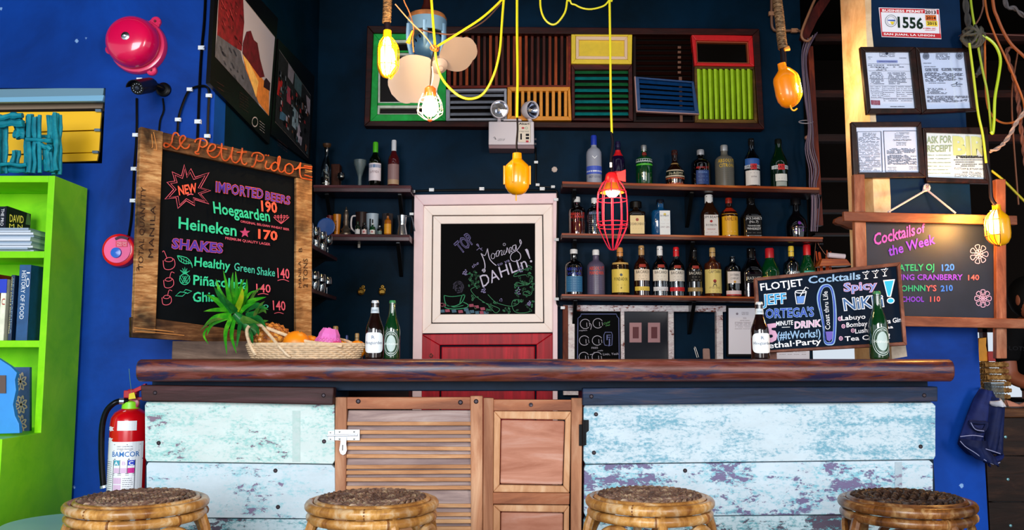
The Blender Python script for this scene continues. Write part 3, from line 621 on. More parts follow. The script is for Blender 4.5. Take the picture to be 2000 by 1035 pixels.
# red siren, partly behind the menu board
bp = hy(238, 490, YW); Rr = 33*YW/F
t = thing('alarm_siren', 'round red siren with pink face half hidden by the menu board', 'siren', (bp.x, YW, bp.z-Rr))
obj('base', MB().lathe([(Rr, 0), (Rr, .02), (Rr*.95, .034), (Rr*.8, .04)], 40, bp, RX), flat('#e0081c', .25, coat=.4), t, sm=True)
fc = obj('face', MB().lathe([(Rr*.8, .039), (Rr*.78, .044), (.001, .045)], 40, bp, RX), flat('#f5609a', .4), t, sm=True)
obj('lens', MB().lathe([(Rr*.32, .044), (Rr*.3, .052), (.001, .056)], 24, bp+V((-.002, 0, -.013)), RX), flat('#2f6cd8', .25), t, sm=True)
m = MB()
for k in range(6): m.box(bp+V((-.002, -.0455, .034+.001*k)), (.05-.001*k, .001, .0008))
pl = Plane(bp+V((0, -.0465, 0)), (0, -1, 0)); m = MB().rib(pl, [(225, 467), (236, 463), (250, 466)], 5); obj('sound_slot', m, flat('#401838', .6), fc)
obj('sticker', MB().pr(226, 471, 249, 482, bp.y-.0465, .001), flat('#e0305c', .5), fc); m = MB(); scribble_lines(m, Plane(bp+V((0, -.0475, 0)), (0, -1, 0)), 228, 473, 248, 480, 4, w=.8); obj('sticker_print', m, flat('#ffd0dc', .6), fc)
# fire extinguisher
ex = hy(251, 900, 3.44); Rx = .073; zt = hy(251, 800, 3.44).z; zb = .42
t = thing('fire_extinguisher', 'red fire extinguisher hanging behind the end of the bar', 'fire extinguisher', (ex.x, 3.44, zb))
c = V((ex.x, 3.44, 0)); redx = flat('#cc0614', .22, coat=.5)
cyl = obj('cylinder', MB().lathe([(.001, zb), (Rx*.9, zb), (Rx, zb+.015), (Rx, zt-.055), (Rx*.96, zt-.03), (Rx*.8, zt-.01), (Rx*.5, zt+.004), (Rx*.38, zt+.008)], 40, c), redx, t, sm=True)
obj('neck_ring', MB().lathe([(.03, zt), (.034, zt+.004), (.032, zt+.03), (.022, zt+.036)], 24, c), flat('#8ee82a', .4), t, sm=True)
obj('valve', MB().lathe([(.016, zt+.03), (.016, zt+.075), (.01, zt+.08)], 16, c).box(c+V((.0, 0, zt+.06)), (.05, .03, .03)), flat('#b8202c', .35), t, bevel=.003)
q = hy(257, 788, 3.405); obj('gauge', MB().lathe([(.021, 0), (.021, .012), (.017, .014), (.001, .014)], 24, q+V((0, .03, 0)), RX), flat('#9c2848', .35), t, sm=True)
obj('gauge_rim', MB().lathe([(.022, .002), (.023, .006), (.0215, .01)], 24, q+V((0, .03, 0)), RX, cap=False), flat('#c8c0d0', .3, .8), t)
a = hy(252, 772, 3.42); b = hy(283, 758, 3.42); obj('handle', MB().prism([a, a+V((0, 0, .016)), b+V((0, 0, .018)), b], (0, .022, 0)), flat('#c01020', .35), t, bevel=.002)
a = hy(262, 782, 3.42); b = hy(292, 780, 3.42); obj('carry_lever', MB().prism([a, a+V((0, 0, .012)), b+V((0, 0, .01)), b], (0, .022, 0)), flat('#8c1020', .35), t, bevel=.002)
obj('seal_tag', MB().pp([(252, 769), (262, 766), (265, 778), (251, 780)], 3.398, .004), flat('#e8d400', .4), t)
obj('seal_wire', MB().tube([hy(257, 768, 3.4), hy(254, 742, 3.4), hy(252, 720, 3.4)], .0009, 5), flat('#5c8c50', .4), t)
hs = [hy(x, y, Y_) for x, y, Y_ in ((250, 783, 3.42), (236, 783, 3.41), (222, 788, 3.40), (208, 803, 3.40), (200, 830, 3.40), (198, 870, 3.40), (199, 910, 3.40), (202, 950, 3.40))]
hp = obj('hose', MB().tube(hs, .011, 12, smooth=5), flat('#0a0c10', .25), t, sm=True)
obj('hose_ferrule', MB().tube([hy(233, 783, 3.408), hy(242, 783, 3.414)], .0135, 12), flat('#c0ccd8', .25, .9), hp)
obj('nozzle', MB().tube([hy(202, 948, 3.4), hy(203, 953, 3.4)], .014, 12), flat('#b8c4cc', .3, .8), hp)
def wrap(c, R, Z0):      # a sheet laid round an upright cylinder: u across in metres (0 = towards the camera), v up in metres
    return lambda u, v: V((c.x+R*sin(u/R), c.y-R*cos(u/R), Z0+v))
def patch(mb, fn, u0, v0, u1, v1, n=10, poly=None):
    b = len(mb.v)
    for i in range(n+1):
        u = u0+(u1-u0)*i/n; mb.v += [fn(u, v0), fn(u, v1)]
    for i in range(n): mb.face((b+2*i, b+2*i+2, b+2*i+3, b+2*i+1))
    return mb
zl = hy(251, 863, 3.37).z; hz_ = zl-hy(251, 1010, 3.37).z
k = 3.37/F      # metres per photo pixel there
u_ = lambda x: (x-251)*k; v_ = lambda y: zl-(y)*k
def W_(R): return wrap(c, Rx+R, 0)
px = lambda x: (x-251)*k*1.0
def exl(x): s = max(-.98, min(.98, (x-251)*k/Rx)); return math.asin(s)*Rx
def exz(y): return hy(251, y, 3.37).z
lab = obj('label', patch(MB(), W_(.0008), exl(216), exz(1015), exl(285), exz(863), 16), flat('#eef2f8', .5), cyl)
obj('sticker', patch(MB(), W_(.001), exl(242), exz(841), exl(276), exz(822), 8), flat('#e8ecf2', .5), cyl)
m = MB()
def curved(m, s, x0, x1, y, h, off=0, R=.0018): lay(m, s, lambda u, v: W_(R)(exl(x0)+(exl(x1)-exl(x0))*u, exz(y)+v*h*k), off=off)
curved(m, 'BAMCOR', 234, 281, 892, 10, .006); obj('lettering', m, flat('#0a6cb8', .5), lab)
m = MB()
for x0, y0, x1, y1 in ((219, 868, 282, 869), (219, 868, 219.8, 897), (236, 880, 281, 880.8), (219, 896, 285, 898), (237, 898, 238, 1012), (250.5, 898, 251.3, 925), (264, 898, 264.8, 925), (237, 924.5, 276, 925.6), (275.5, 898, 276.3, 1012), (219, 898, 219.6, 1012), (237, 928, 276, 928.6)):
    patch(m, W_(.0016), exl(x0), exz(y1), exl(x1), exz(y0), 3)
rr = random.Random(4)
for y in list(range(902, 1010, 4)):
    x = 221
    while x < 233: l = rr.uniform(1, 4); patch(m, W_(.0016), exl(x), exz(y+1), exl(min(x+l, 235)), exz(y), 1); x += l+1
for y in range(934, 1010, 4):
    x = 257
    while x < 272: l = rr.uniform(1, 4); patch(m, W_(.0016), exl(x), exz(y+1), exl(min(x+l, 274)), exz(y), 1); x += l+1
for y in (871, 876): curved(m, 'DRY CHEMICAL' if y == 871 else 'STORED PRESSURE', 244, 272, y+2.2, 2.2)
obj('label_print', m, flat('#3a4258', .6), lab)
m = patch(MB(), W_(.0017), exl(238.5), exz(909), exl(250), exz(899), 3); obj('class_mark', m, flat('#3aa0b8', .5), lab); m = patch(MB(), W_(.0017), exl(265), exz(909), exl(275.4), exz(899), 3); obj('class_mark', m, flat('#1c3cc8', .5), lab)
m = MB(); curved(m, 'A', 240, 247.5, 908, 7, .02, .0024); curved(m, 'C', 267, 273.5, 908, 7, .02, .0024); obj('lettering', m, flat('#f4f8ff', .5), lab)
m = MB(); curved(m, 'B', 255, 261, 908, 7, .02, .0024); patch(m, W_(.0017), exl(239), exz(924), exl(250), exz(914), 3); patch(m, W_(.0017), exl(252), exz(924), exl(263.6), exz(914), 3); [patch(m, W_(.0017), exl(239), exz(y+12), exl(254), exz(y), 3) for y in (933, 947, 961, 975, 989)]; obj('pale_panels', m, flat('#dcbcdc', .6), lab)
m = patch(MB(), W_(.0017), exl(265), exz(924), exl(275.4), exz(914), 3); obj('class_mark', m, flat('#d01c90', .5), lab)
m = MB()
for cx, cy in ((226, 838), (225, 860)):
    b = len(m.v)
    for i in range(12): a = i*pi/6; q = (5+3.2*(i % 2))*(1 if i % 3 else .8); m.v.append(W_(.001)(exl(max(216, cx+q*cos(a)*1.2)), exz(cy+q*sin(a)*.8)))
    m.face(range(b, b+12))
obj('torn_sticker', m, flat('#e8ecf4', .5), cyl)
obj('wall_hook', MB().bx(c.x-.02, 3.5, zt-.05, c.x+.02, YW, zt-.02), blk, t)
# posters on the side wall: flat printed pictures on thick boards
def poster(label, outer, pic, shapes, extra=()):
    PS = Plane((XS+.018, 0, 0), (1, 0, 0)); o3 = [PS.hit(*p) for p in outer]
    t = thing('poster', label, 'poster', (XS, sum(p.y for p in o3)/4, min(p.z for p in o3)), 'photo posters on the side wall')
    obj('board', MB().ppl(outer, PS, .017), flat('#07070a', .35), t)
    p = obj('image', MB().poly(PS.up(.001), pic), flat('#b9bcd8', .6), t); obj('picture_border', MB().rib(PS.up(.0015), pic, 1.2, closed=True, smooth=0), flat('#9a9aa8', .5), t)
    for i, (pts, col, var) in enumerate(shapes): obj('printed_shape', MB().poly(PS.up(.002+.0004*i), pts), flat(col, .6, var=var, vs=35), p)
    for f in extra: f(PS, p)
    return t
def ex1(PS, t):
    m = MB().rib(PS.up(.003), [(498+5.5*cos(a*pi/6), 238+9*sin(a*pi/6)) for a in range(12)], 2.2, closed=True); scribble_lines(m, PS.up(.003), 507, 236, 517, 252, 4, w=1, skew=(8, 0)); obj('maker_mark', m, flat('#a8acc0', .5), t)
    m = MB(); scribble_lines(m, PS.up(.003), 424, 160, 438, 170, 2, w=1, skew=(9, 0)); scribble_lines(m, PS.up(.003), 468, 180, 486, 208, 6, w=.8, skew=(12, 0)); obj('fine_print', m, flat('#3c2228', .5), t)
def ex3(PS, p):
    r = random.Random(9)
    for col, n in (('#2c3440', 12), ('#6c7c94', 10), ('#8c2430', 7), ('#0c0e14', 14), ('#a8a8c4', 7), ('#345468', 9), ('#7c4c3c', 6)):
        m = MB()
        for i in range(n):
            f = r.random(); x = 546+f*56; y0 = 100+f*88; g = .25+.7*r.random(); y = y0+(138-f*20)*g; w_ = r.uniform(1.2, 3.2); h = r.uniform(4, 14); m.poly(PS.up(.007), [(x, y-h*.5), (x+w_, y-h*.4+w_), (x+w_, y+h*.5+w_), (x-.5, y+h*.5)])
        o = obj('printed_crowd', m, flat(col, .6), p); o['kind'] = 'stuff'
def ex4(PS, p):
    r = random.Random(19)
    for col, n in (('#3c0814', 16), ('#a83c48', 12), ('#1c2030', 14)):
        m = MB()
        for i in range(n):
            if col == '#1c2030': x = r.uniform(424, 474); y = r.uniform(70+(x-420)*.7, 100+(x-420)*1.3)
            else: x = r.uniform(430, 472); y = r.uniform(-20+(x-430)*.7, 70+(x-430)*.6)
            h = r.uniform(3, 12); m.poly(PS.up(.0065), [(x, y), (x+1.6, y+1.5), (x+h*.4+1.6, y+h+1), (x+h*.4, y+h)])
        o = obj('printed_stones', m, flat(col, .6), p); o['kind'] = 'stuff'
poster('large street photograph poster with a red building, nearer the corner', [(424, -95), (543, 36), (526, 282), (410, 163)], [(430, -60), (537, 73), (525, 226), (420, 110)],
    [([(430, -60), (475, -4), (477, 44), (472, 100), (424, 72)], '#6a0a1c', .55), ([(424, 68), (470, 100), (474, 118), (506, 205), (420, 110)], '#4c5268', .35), ([(474, 106), (526, 170), (525, 226), (505, 200), (480, 135)], '#d8863c', .25), ([(474, 106), (488, 124), (505, 160), (500, 190), (484, 140)], '#e8c070', .2), ([(475, 84), (482, 62), (490, 60), (496, 78), (503, 84), (508, 115), (517, 150), (508, 152), (474, 104)], '#5c0c20', .5), ([(516, 158), (520, 152), (528, 162), (527, 178), (515, 170)], '#2c1c2c', .2)], [ex1, ex4])
def ex2(PS, t):
    m = MB(); scribble_lines(m, PS.up(.003), 542, 272, 562, 282, 3, w=.8, skew=(16, 0)); obj('fine_print', m, flat('#44242c', .5), t)
poster('narrower night street photograph poster, farther from the corner', [(544, 76), (615, 150), (605, 318), (529, 262)], [(545, 97), (607, 187), (602, 308), (537, 237)],
    [([(545, 97), (607, 187), (602, 308), (537, 237)], '#20242c', .5), ([(545, 150), (552, 160), (549, 190), (541, 184)], '#b01820', .3), ([(563, 122), (575, 140), (572, 165), (562, 150)], '#7a7c94', .3), ([(576, 142), (590, 162), (588, 190), (575, 172)], '#3c5a6c', .4), ([(560, 165), (568, 175), (568, 205), (560, 198)], '#9a3c5c', .4), ([(572, 205), (582, 220), (583, 260), (570, 245)], '#7c9cb8', .5), ([(548, 215), (560, 226), (558, 238), (546, 232)], '#3c6c94', .4), ([(590, 190), (597, 200), (598, 230), (590, 225)], '#101014', .1), ([(584, 240), (590, 270), (588, 285), (578, 270)], '#a8a8c8', .4), ([(598, 185), (606, 195), (605, 225), (600, 215)], '#9490a8', .3)], [ex2, ex3])
# little round metal table at the lower left
tc = V((-1.46, 2.95, 0)); zt = hz(150, 1020, .55).z
t = thing('side_table', 'low round glossy metal table beside the left stool', 'table', (tc.x, tc.y, 0))
mt = flat('#a8d4f0', .15, .2)
obj('table_top', MB().lathe([(.19, .535), (.2, .53), (.203, .545), (.2, .553), (.17, .552), (.001, .55)], 48, tc), mt, t, sm=True)
for k_ in range(3): a = k_*2.094+.5; obj('leg', MB().tube([tc+V((.1*cos(a), .1*sin(a), .53)), tc+V((.15*cos(a), .15*sin(a), .0))], .011, 8), flat('#303840', .4, .6), t)
# ======================= the bar =======================
topw, nt, b = new_mat('worn_bar_top'); v = coords(nt, (1.4, 8, 12)); n = noise(nt, v, 3, 8, .68, .5); c_ = ramp(nt, n, [(.28, '#240c08'), (.45, '#5c2618'), (.6, '#78423a'), (.75, '#9a747c')])
v2 = coords(nt, (1.1, 5, 9)); n2 = noise(nt, v2, 3.2, 8, .7, .8); c_ = mixc(nt, ramp(nt, n2, [(.50, (0, 0, 0, 1)), (.58, (.9, .9, .9, 1))]), c_, S('#141c40')); nt.links.new(c_, b.inputs['Base Color']); b.inputs['Roughness'].default_value = .34; bump(nt, b, n, .3, .003)
YF = 3.1; a = hy(265, 702, YF); b_ = hy(1865, 700, YF); ZC = a.z; XA = a.x; XBc = b_.x; TB = .078
prof = [(3.585, ZC), (YF+.03, ZC), (YF+.012, ZC-.006), (YF+.002, ZC-.02), (YF, ZC-.04), (YF+.004, ZC-.058), (YF+.014, ZC-.071), (YF+.03, ZC-TB), (3.585, ZC-TB)]
m = MB().prism([(XA, y, z) for y, z in prof], (XBc-XA, 0, 0))
bar = thing('bar_counter', 'long bar counter with dark plank top and flaking white and aqua boards', 'bar counter', (0, 3.35, 0))
obj('counter_top', m, topw, bar, bevel=.006, sm=True)
dk = flat('#0a2036', .5, var=.3, vs=8)
m = MB().bx(hy(297, 740, 3.25).x, 3.25, hy(600, 763, 3.25).z, hy(1812, 740, 3.25).x, 3.5, ZC-TB); obj('support_beam', m, dk, bar, bevel=.003)
obj('support_beam', MB().bx(hy(652, 900, 3.4).x, 3.42, ZC-TB-.045, hy(1140, 900, 3.4).x, 3.5, ZC-TB), dk, bar)
rl = wood('dark_rail', '#24100e', '#502a2c', '#74484e', (1.5, 10, 18), .5, .4); rl2 = wood('blue_black_rail', '#081428', '#1a3252', '#54444c', (1.5, 8, 18), .5, .4)
obj('rail', MB().pp([(274, 752), (652, 757), (650, 791), (276, 783)], 3.165, .05), rl, bar, bevel=.004)
obj('rail', MB().pp([(1138, 758), (1832, 755), (1832, 784), (1138, 792)], 3.165, .05), rl2, bar, bevel=.004)
P1 = peel('flaking_aqua_white', '#c2d2d0', '#84b8b4', '#6c5a6c', -.07, -.15, 0); P2 = peel('flaking_white_aqua', '#bacbd4', '#84b6c0', '#6a5c78', -.1, -.14, 4.2); P3 = peel('flaking_pale', '#bccdd6', '#5f96aa', '#5e5878', -.04, -.22, 8.5); P4 = peel('flaking_lilac', '#bccdd8', '#6cacbc', '#5e5678', -.04, -.06, 12.3); P5 = peel('flaking_worn', '#b8ccd4', '#3c8c96', '#463c4c', 0, -.04, 16)
def zpx(y): return hy(1000, y, 3.2).z
rowsL = [(785, 785, 901, 906, 283, 653, P1), (903, 908, 1010, 1013, 286, 654, P2), (1012, 1015, 1120, 1120, 283, 654, P5)]
rowsR = [(790, 786, 906, 897, 1140, 1827, P3), (908, 899, 1009, 1003, 1141, 1822, P4), (1011, 1005, 1120, 1120, 1140, 1823, P5)]
bolt = flat('#3a3238', .45, .7)
def plank(x0, x1, ya, yb, yc, yd, mat, nm, last):
    t0, t1 = hy(x0, ya, 3.2), hy(x1, yb, 3.2); u0, u1 = hy(x0, yc, 3.2), hy(x1, yd, 3.2)
    c = .006; m = MB(); pts = [(t0.x+c, 3.2, t0.z), (t1.x-c*2, 3.2, t1.z), (t1.x, 3.2, t1.z-c*2), (u1.x+.001, 3.2, u1.z+c*2), (u1.x-c, 3.2, u1.z), (u0.x+c, 3.2, u0.z), (u0.x, 3.2, u0.z+c*2), (t0.x, 3.2, t0.z-c*2)]
    return obj(nm, m.prism(pts, (0, .03, 0)), mat, bar, bevel=.002)
for rows in (rowsL, rowsR):
    for ya, yb, yc, yd, x0, x1, mt in rows: plank(x0, x1, ya, yb, yc, yd, mt, 'plank', 0)
    x0, x1 = hy(rows[0][4], 900, 3.2).x, hy(rows[0][5], 900, 3.2).x; zt = hy(1000, 1121, 3.2).z-.002
    for i, z in enumerate((zt, zt-.195)):
        z2 = [zt-.193, .02][i]; obj('plank', MB().bx(x0, 3.2, z2, x1, 3.23, z), [P2, P3][i], bar, bevel=.003)
for x, y, YY in ((303, 767, 3.165), (632, 772, 3.165), (1155, 774, 3.165), (1805, 772, 3.165), (310, 865, 3.2), (633, 862, 3.2), (538, 919, 3.2), (543, 990, 3.2), (1164, 809, 3.2), (1160, 884, 3.2), (1798, 872, 3.2), (1338, 919, 3.2)):
    obj('bolt', MB().lathe([(.0075, 0), (.0075, .0015), (.006, .003), (.0045, .0015), (.0001, .0015)], 16, hy(x, y, YY), RX), bolt, bar, sm=True)
for x, y in ((970, 1000), (1600, 800)): pass
obj('patch_strip', MB().pr(571, 802, 586, 902, 3.198, .004), peel('strip_paint', '#b4c6c4', '#a0bcb8', '#7c6c7c', 0, -.2, 2), bar)
obj('patch_strip', MB().pr(1748, 902, 1762, 1003, 3.198, .004), peel('strip_paint2', '#b0bcc4', '#98acb8', '#746c80', 0, -.2, 3), bar)
obj('end_post', MB().bx(hy(286, 900, 3.24).x, 3.235, 0, hy(310, 900, 3.24).x, 3.5, ZC-TB-.03), dk, bar); obj('end_post', MB().bx(hy(1800, 900, 3.24).x, 3.235, 0, hy(1822, 900, 3.24).x, 3.5, ZC-TB-.03), dk, bar)
obj('end_post', MB().bx(hy(636, 900, 3.24).x, 3.235, 0, hy(653, 900, 3.24).x, 3.5, ZC-TB-.03), dk, bar); obj('end_post', MB().bx(hy(1141, 900, 3.24).x, 3.235, 0, hy(1158, 900, 3.24).x, 3.5, ZC-TB-.03), dk, bar)
# half doors under the bar
T2 = ZT(580, 680, 2.9155)
dw = wood('worn_teak_door', '#7c4a30', '#bc8460', '#dcb08c', (9, 9, 1.3), .5, .35); dwh = wood('worn_teak_rail', '#7c4830', '#b8744e', '#d8a47c', (1.3, 9, 9), .5, .35); slm = wood('grey_worn_slat', '#7c6868', '#b8a098', '#dccac4', (1.3, 12, 12), .55, .4); sle = wood('slat_edge', '#94623c', '#d49c6c', '#f0c898', (1.3, 12, 12), .55, .3)
YD = 3.205; ZD = .1
def down(mb, lim=None, z=ZD):
    for v in mb.v:
        if v.z < .47: v.z = z
    return mb
ld = thing('louvre_door', 'worn louvred half door with a white latch under the bar', 'door', (hy(798, 900, YD).x, YD, ZD), 'half doors under the bar')
obj('stile', down(MB().pp([(218, 279), (283, 279), (283, 1100), (218, 1100)], YD, .03, T2)), dw, ld, bevel=.003)
obj('stile', down(MB().pp([(987, 272), (1058, 272), (1058, 1100), (996, 1100)], YD, .03, T2)), dw, ld, bevel=.003)
obj('rail', MB().pp([(284, 279), (987, 279), (987, 348), (284, 346)], YD+.002, .026, T2), dwh, ld, bevel=.002)
sl = [(370, 441), (450, 490), (493, 535), (539, 582), (585, 627), (630, 687), (690, 718), (721, 760), (765, 807), (828, 908), (912, 958), (962, 998), (1003, 1040)]
zz = [(hy(800, T2(0, a)[1], YD).z, hy(800, T2(0, b)[1], YD).z) for a, b in sl]
z = zz[-1][1]
while z > ZD+.12: zz.append((z-.003, z-.031)); z -= .034
xa, xb2 = hy(*T2(280, 600), YD).x, hy(*T2(995, 600), YD).x
for i, (z1, z0) in enumerate(zz):
    d = r.uniform(-.0015, .0015); s = obj('slat', MB().prism([(xa, YD+.008, z0+.006+d), (xb2, YD+.008, z0+.006-d), (xb2, YD+.028, z1+.008), (xa, YD+.028, z1+.008)], (0, .006, .002)), slm, ld, bevel=.001)
    obj('slat_edge', MB().prism([(xa, YD+.004, z0+d), (xb2, YD+.004, z0-d), (xb2, YD+.006, z0+.0135-d), (xa, YD+.006, z0+.0135+d)], (0, .009, 0)), sle, s, bevel=.0015)
obj('rail', MB().bx(xa, YD+.002, ZD, xb2, YD+.028, ZD+.1), dwh, ld)
for x, y in ((349, 302), (931, 308), (1020, 303)): obj('bolt', MB().lathe([(.0085, 0), (.0085, .0015), (.0065, .003), (.005, .001), (.0001, .001)], 16, hy(*T2(x, y), YD), RX), bolt, ld, sm=True)
# white latch
lt = thing('door_latch', 'white metal sliding latch on the louvred half door', 'latch', hy(672, 888, YD-.002))
wm = flat('#dfe6ee', .3, .4); m = MB().pp([(215, 463), (357, 463), (357, 525), (215, 525)], YD-.004, .0035, T2); pb_ = obj('plate', m, wm, lt, bevel=.001)
obj('keeper', MB().pp([(176, 470), (212, 470), (212, 525), (176, 525)], YD-.007, .0035, T2), wm, lt, bevel=.001)
obj('bolt_rod', MB().tube([hy(*T2(172, 497), YD-.009), hy(*T2(345, 494), YD-.009)], .0042, 10), wm, lt, sm=True)
obj('hasp', MB().pp([(250, 505), (282, 505), (280, 545), (284, 580), (276, 602), (262, 609), (248, 602), (240, 580), (246, 545)], YD-.012, .003, T2), flat('#f4f8fc', .3), lt, bevel=.001)
obj('hasp_slot', MB().pp([(258, 550), (263, 550), (262, 582), (257, 582)], YD-.0135, .002, T2), flat('#4a4038', .5), lt)
for x, y in ((243, 475), (326, 475), (243, 516), (326, 516), (192, 480), (192, 517)): obj('screw', MB().lathe([(.0035, .003), (.003, .0045), (.0001, .005)], 8, hy(*T2(x, y), YD-.003), RX), flat('#70706c', .3, .8), lt)
pd = thing('panel_door', 'worn panelled half door beside the louvred one under the bar', 'door', (hy(1040, 900, YD).x, YD, ZD), 'half doors under the bar')
obj('stile', down(MB().pp([(1062, 282), (1120, 284), (1116, 1100), (1058, 1100)], YD, .032, T2)), dw, pd, bevel=.003)
obj('stile', down(MB().pp([(1563, 284), (1625, 284), (1612, 1100), (1552, 1100)], YD, .032, T2)), dw, pd, bevel=.003)
obj('rail', MB().pp([(1120, 292), (1563, 294), (1563, 356), (1120, 356)], YD+.002, .028, T2), dwh, pd, bevel=.002)
obj('rail', MB().pp([(1116, 822), (1553, 826), (1551, 890), (1116, 886)], YD+.002, .028, T2), dwh, pd, bevel=.002)
yb = wood('yellowed_bead', '#b07850', '#dcae84', '#f0d4b0', (9, 9, 2), .5, .3)
m = MB(); ring(m, [(1121, 358), (1562, 360), (1552, 824), (1117, 820)], [(1160, 402), (1528, 408), (1516, 784), (1154, 778)], YD+.006, .024, T2)
for v in m.v:
    pass
obj('bead', m, yb, pd, bevel=.004)
pnl = wood('pinkish_panel', '#9c6048', '#c48a72', '#dcb4a4', (1.3, 9, 9), .5, .3)
obj('panel', MB().pp([(1164, 408), (1524, 414), (1512, 778), (1158, 772)], YD+.003, .022, T2), pnl, pd, bevel=.005)
m = MB(); ring(m, [(1116, 892), (1551, 895), (1545, 1300), (1112, 1300)], [(1158, 930), (1520, 936), (1512, 1260), (1154, 1260)], YD+.006, .024, T2)
for v in m.v:
    if v.z < .36: v.z = .15 if v.z < hy(*T2(1200, 1290), YD).z+.003 else .2
obj('bead', m, yb, pd, bevel=.004)
m = MB().pp([(1162, 935), (1516, 941), (1508, 1250), (1158, 1250)], YD+.003, .022, T2); down(m, z=.205); obj('panel', m, pnl, pd, bevel=.005)
obj('rail', MB().bx(hy(*T2(1116, 900), YD).x, YD+.002, ZD, hy(*T2(1550, 900), YD).x, YD+.03, ZD+.05), dwh, pd)
obj('bolt', MB().lathe([(.0075, 0), (.0075, .0015), (.006, .003), (.0001, .002)], 16, hy(*T2(1332, 322), YD), RX), bolt, pd)
hg = thing('hinge', 'black butt hinge between the panelled half door and the boards', 'hinge', hy(1142, 872, YD-.004))
obj('leaf', MB().pp([(1606, 434), (1632, 434), (1632, 556), (1606, 556)], YD-.004, .004, T2), blk, hg, bevel=.001); obj('leaf', MB().pp([(1630, 408), (1662, 408), (1662, 470), (1648, 480), (1648, 552), (1630, 552)], YD-.009, .004, T2), blk, hg, bevel=.001); obj('knuckle', MB().tube([hy(*T2(1632, 410), YD-.012), hy(*T2(1632, 554), YD-.012)], .005, 10), blk, hg)
# things in the gap behind the half doors
zg = 0
def can(px_, y0, y1, wpx, Y, col, label, capc):
    c = hy(px_, y1, Y); h = hy(px_, y0, Y).z-c.z; R = wpx/2*Y/F
    t = thing('bottle', label, 'bottle', c, 'small bottles behind the half doors'); obj('bottle_body', MB().lathe([(R*.9, -.12), (R, -.115), (R, h*.5), (R*.5, h*.8), (R*.45, h)], 16, c), flat(col, .3), t, sm=True); obj('cap', MB().lathe([(R*.5, h), (R*.5, h+.02), (.001, h+.02)], 12, c), flat(capc, .4), t)
rack = MB().bx(-1.0, 3.9, 0, -.97, 4.25, .7).bx(-.45, 3.9, 0, -.42, 4.25, .7).bx(-1.0, 3.9, hy(730, 771, 4.1).z-.25, -.42, 4.25, hy(730, 771, 4.1).z-.12); solo('back_shelf', rack, darkw, 'low dark shelf just seen through the gap under the bar top', 'shelf')
can(733, 762, 771, 38, 4.1, '#f0b010', 'yellow bottle seen through the gap under the bar top', '#c02010'); can(761, 762, 771, 20, 4.1, '#c01418', 'red bottle seen through the gap under the bar top', '#e0e0e0'); can(777, 763, 771, 13, 4.1, '#d8c8c8', 'pale bottle seen through the gap under the bar top', '#888888')
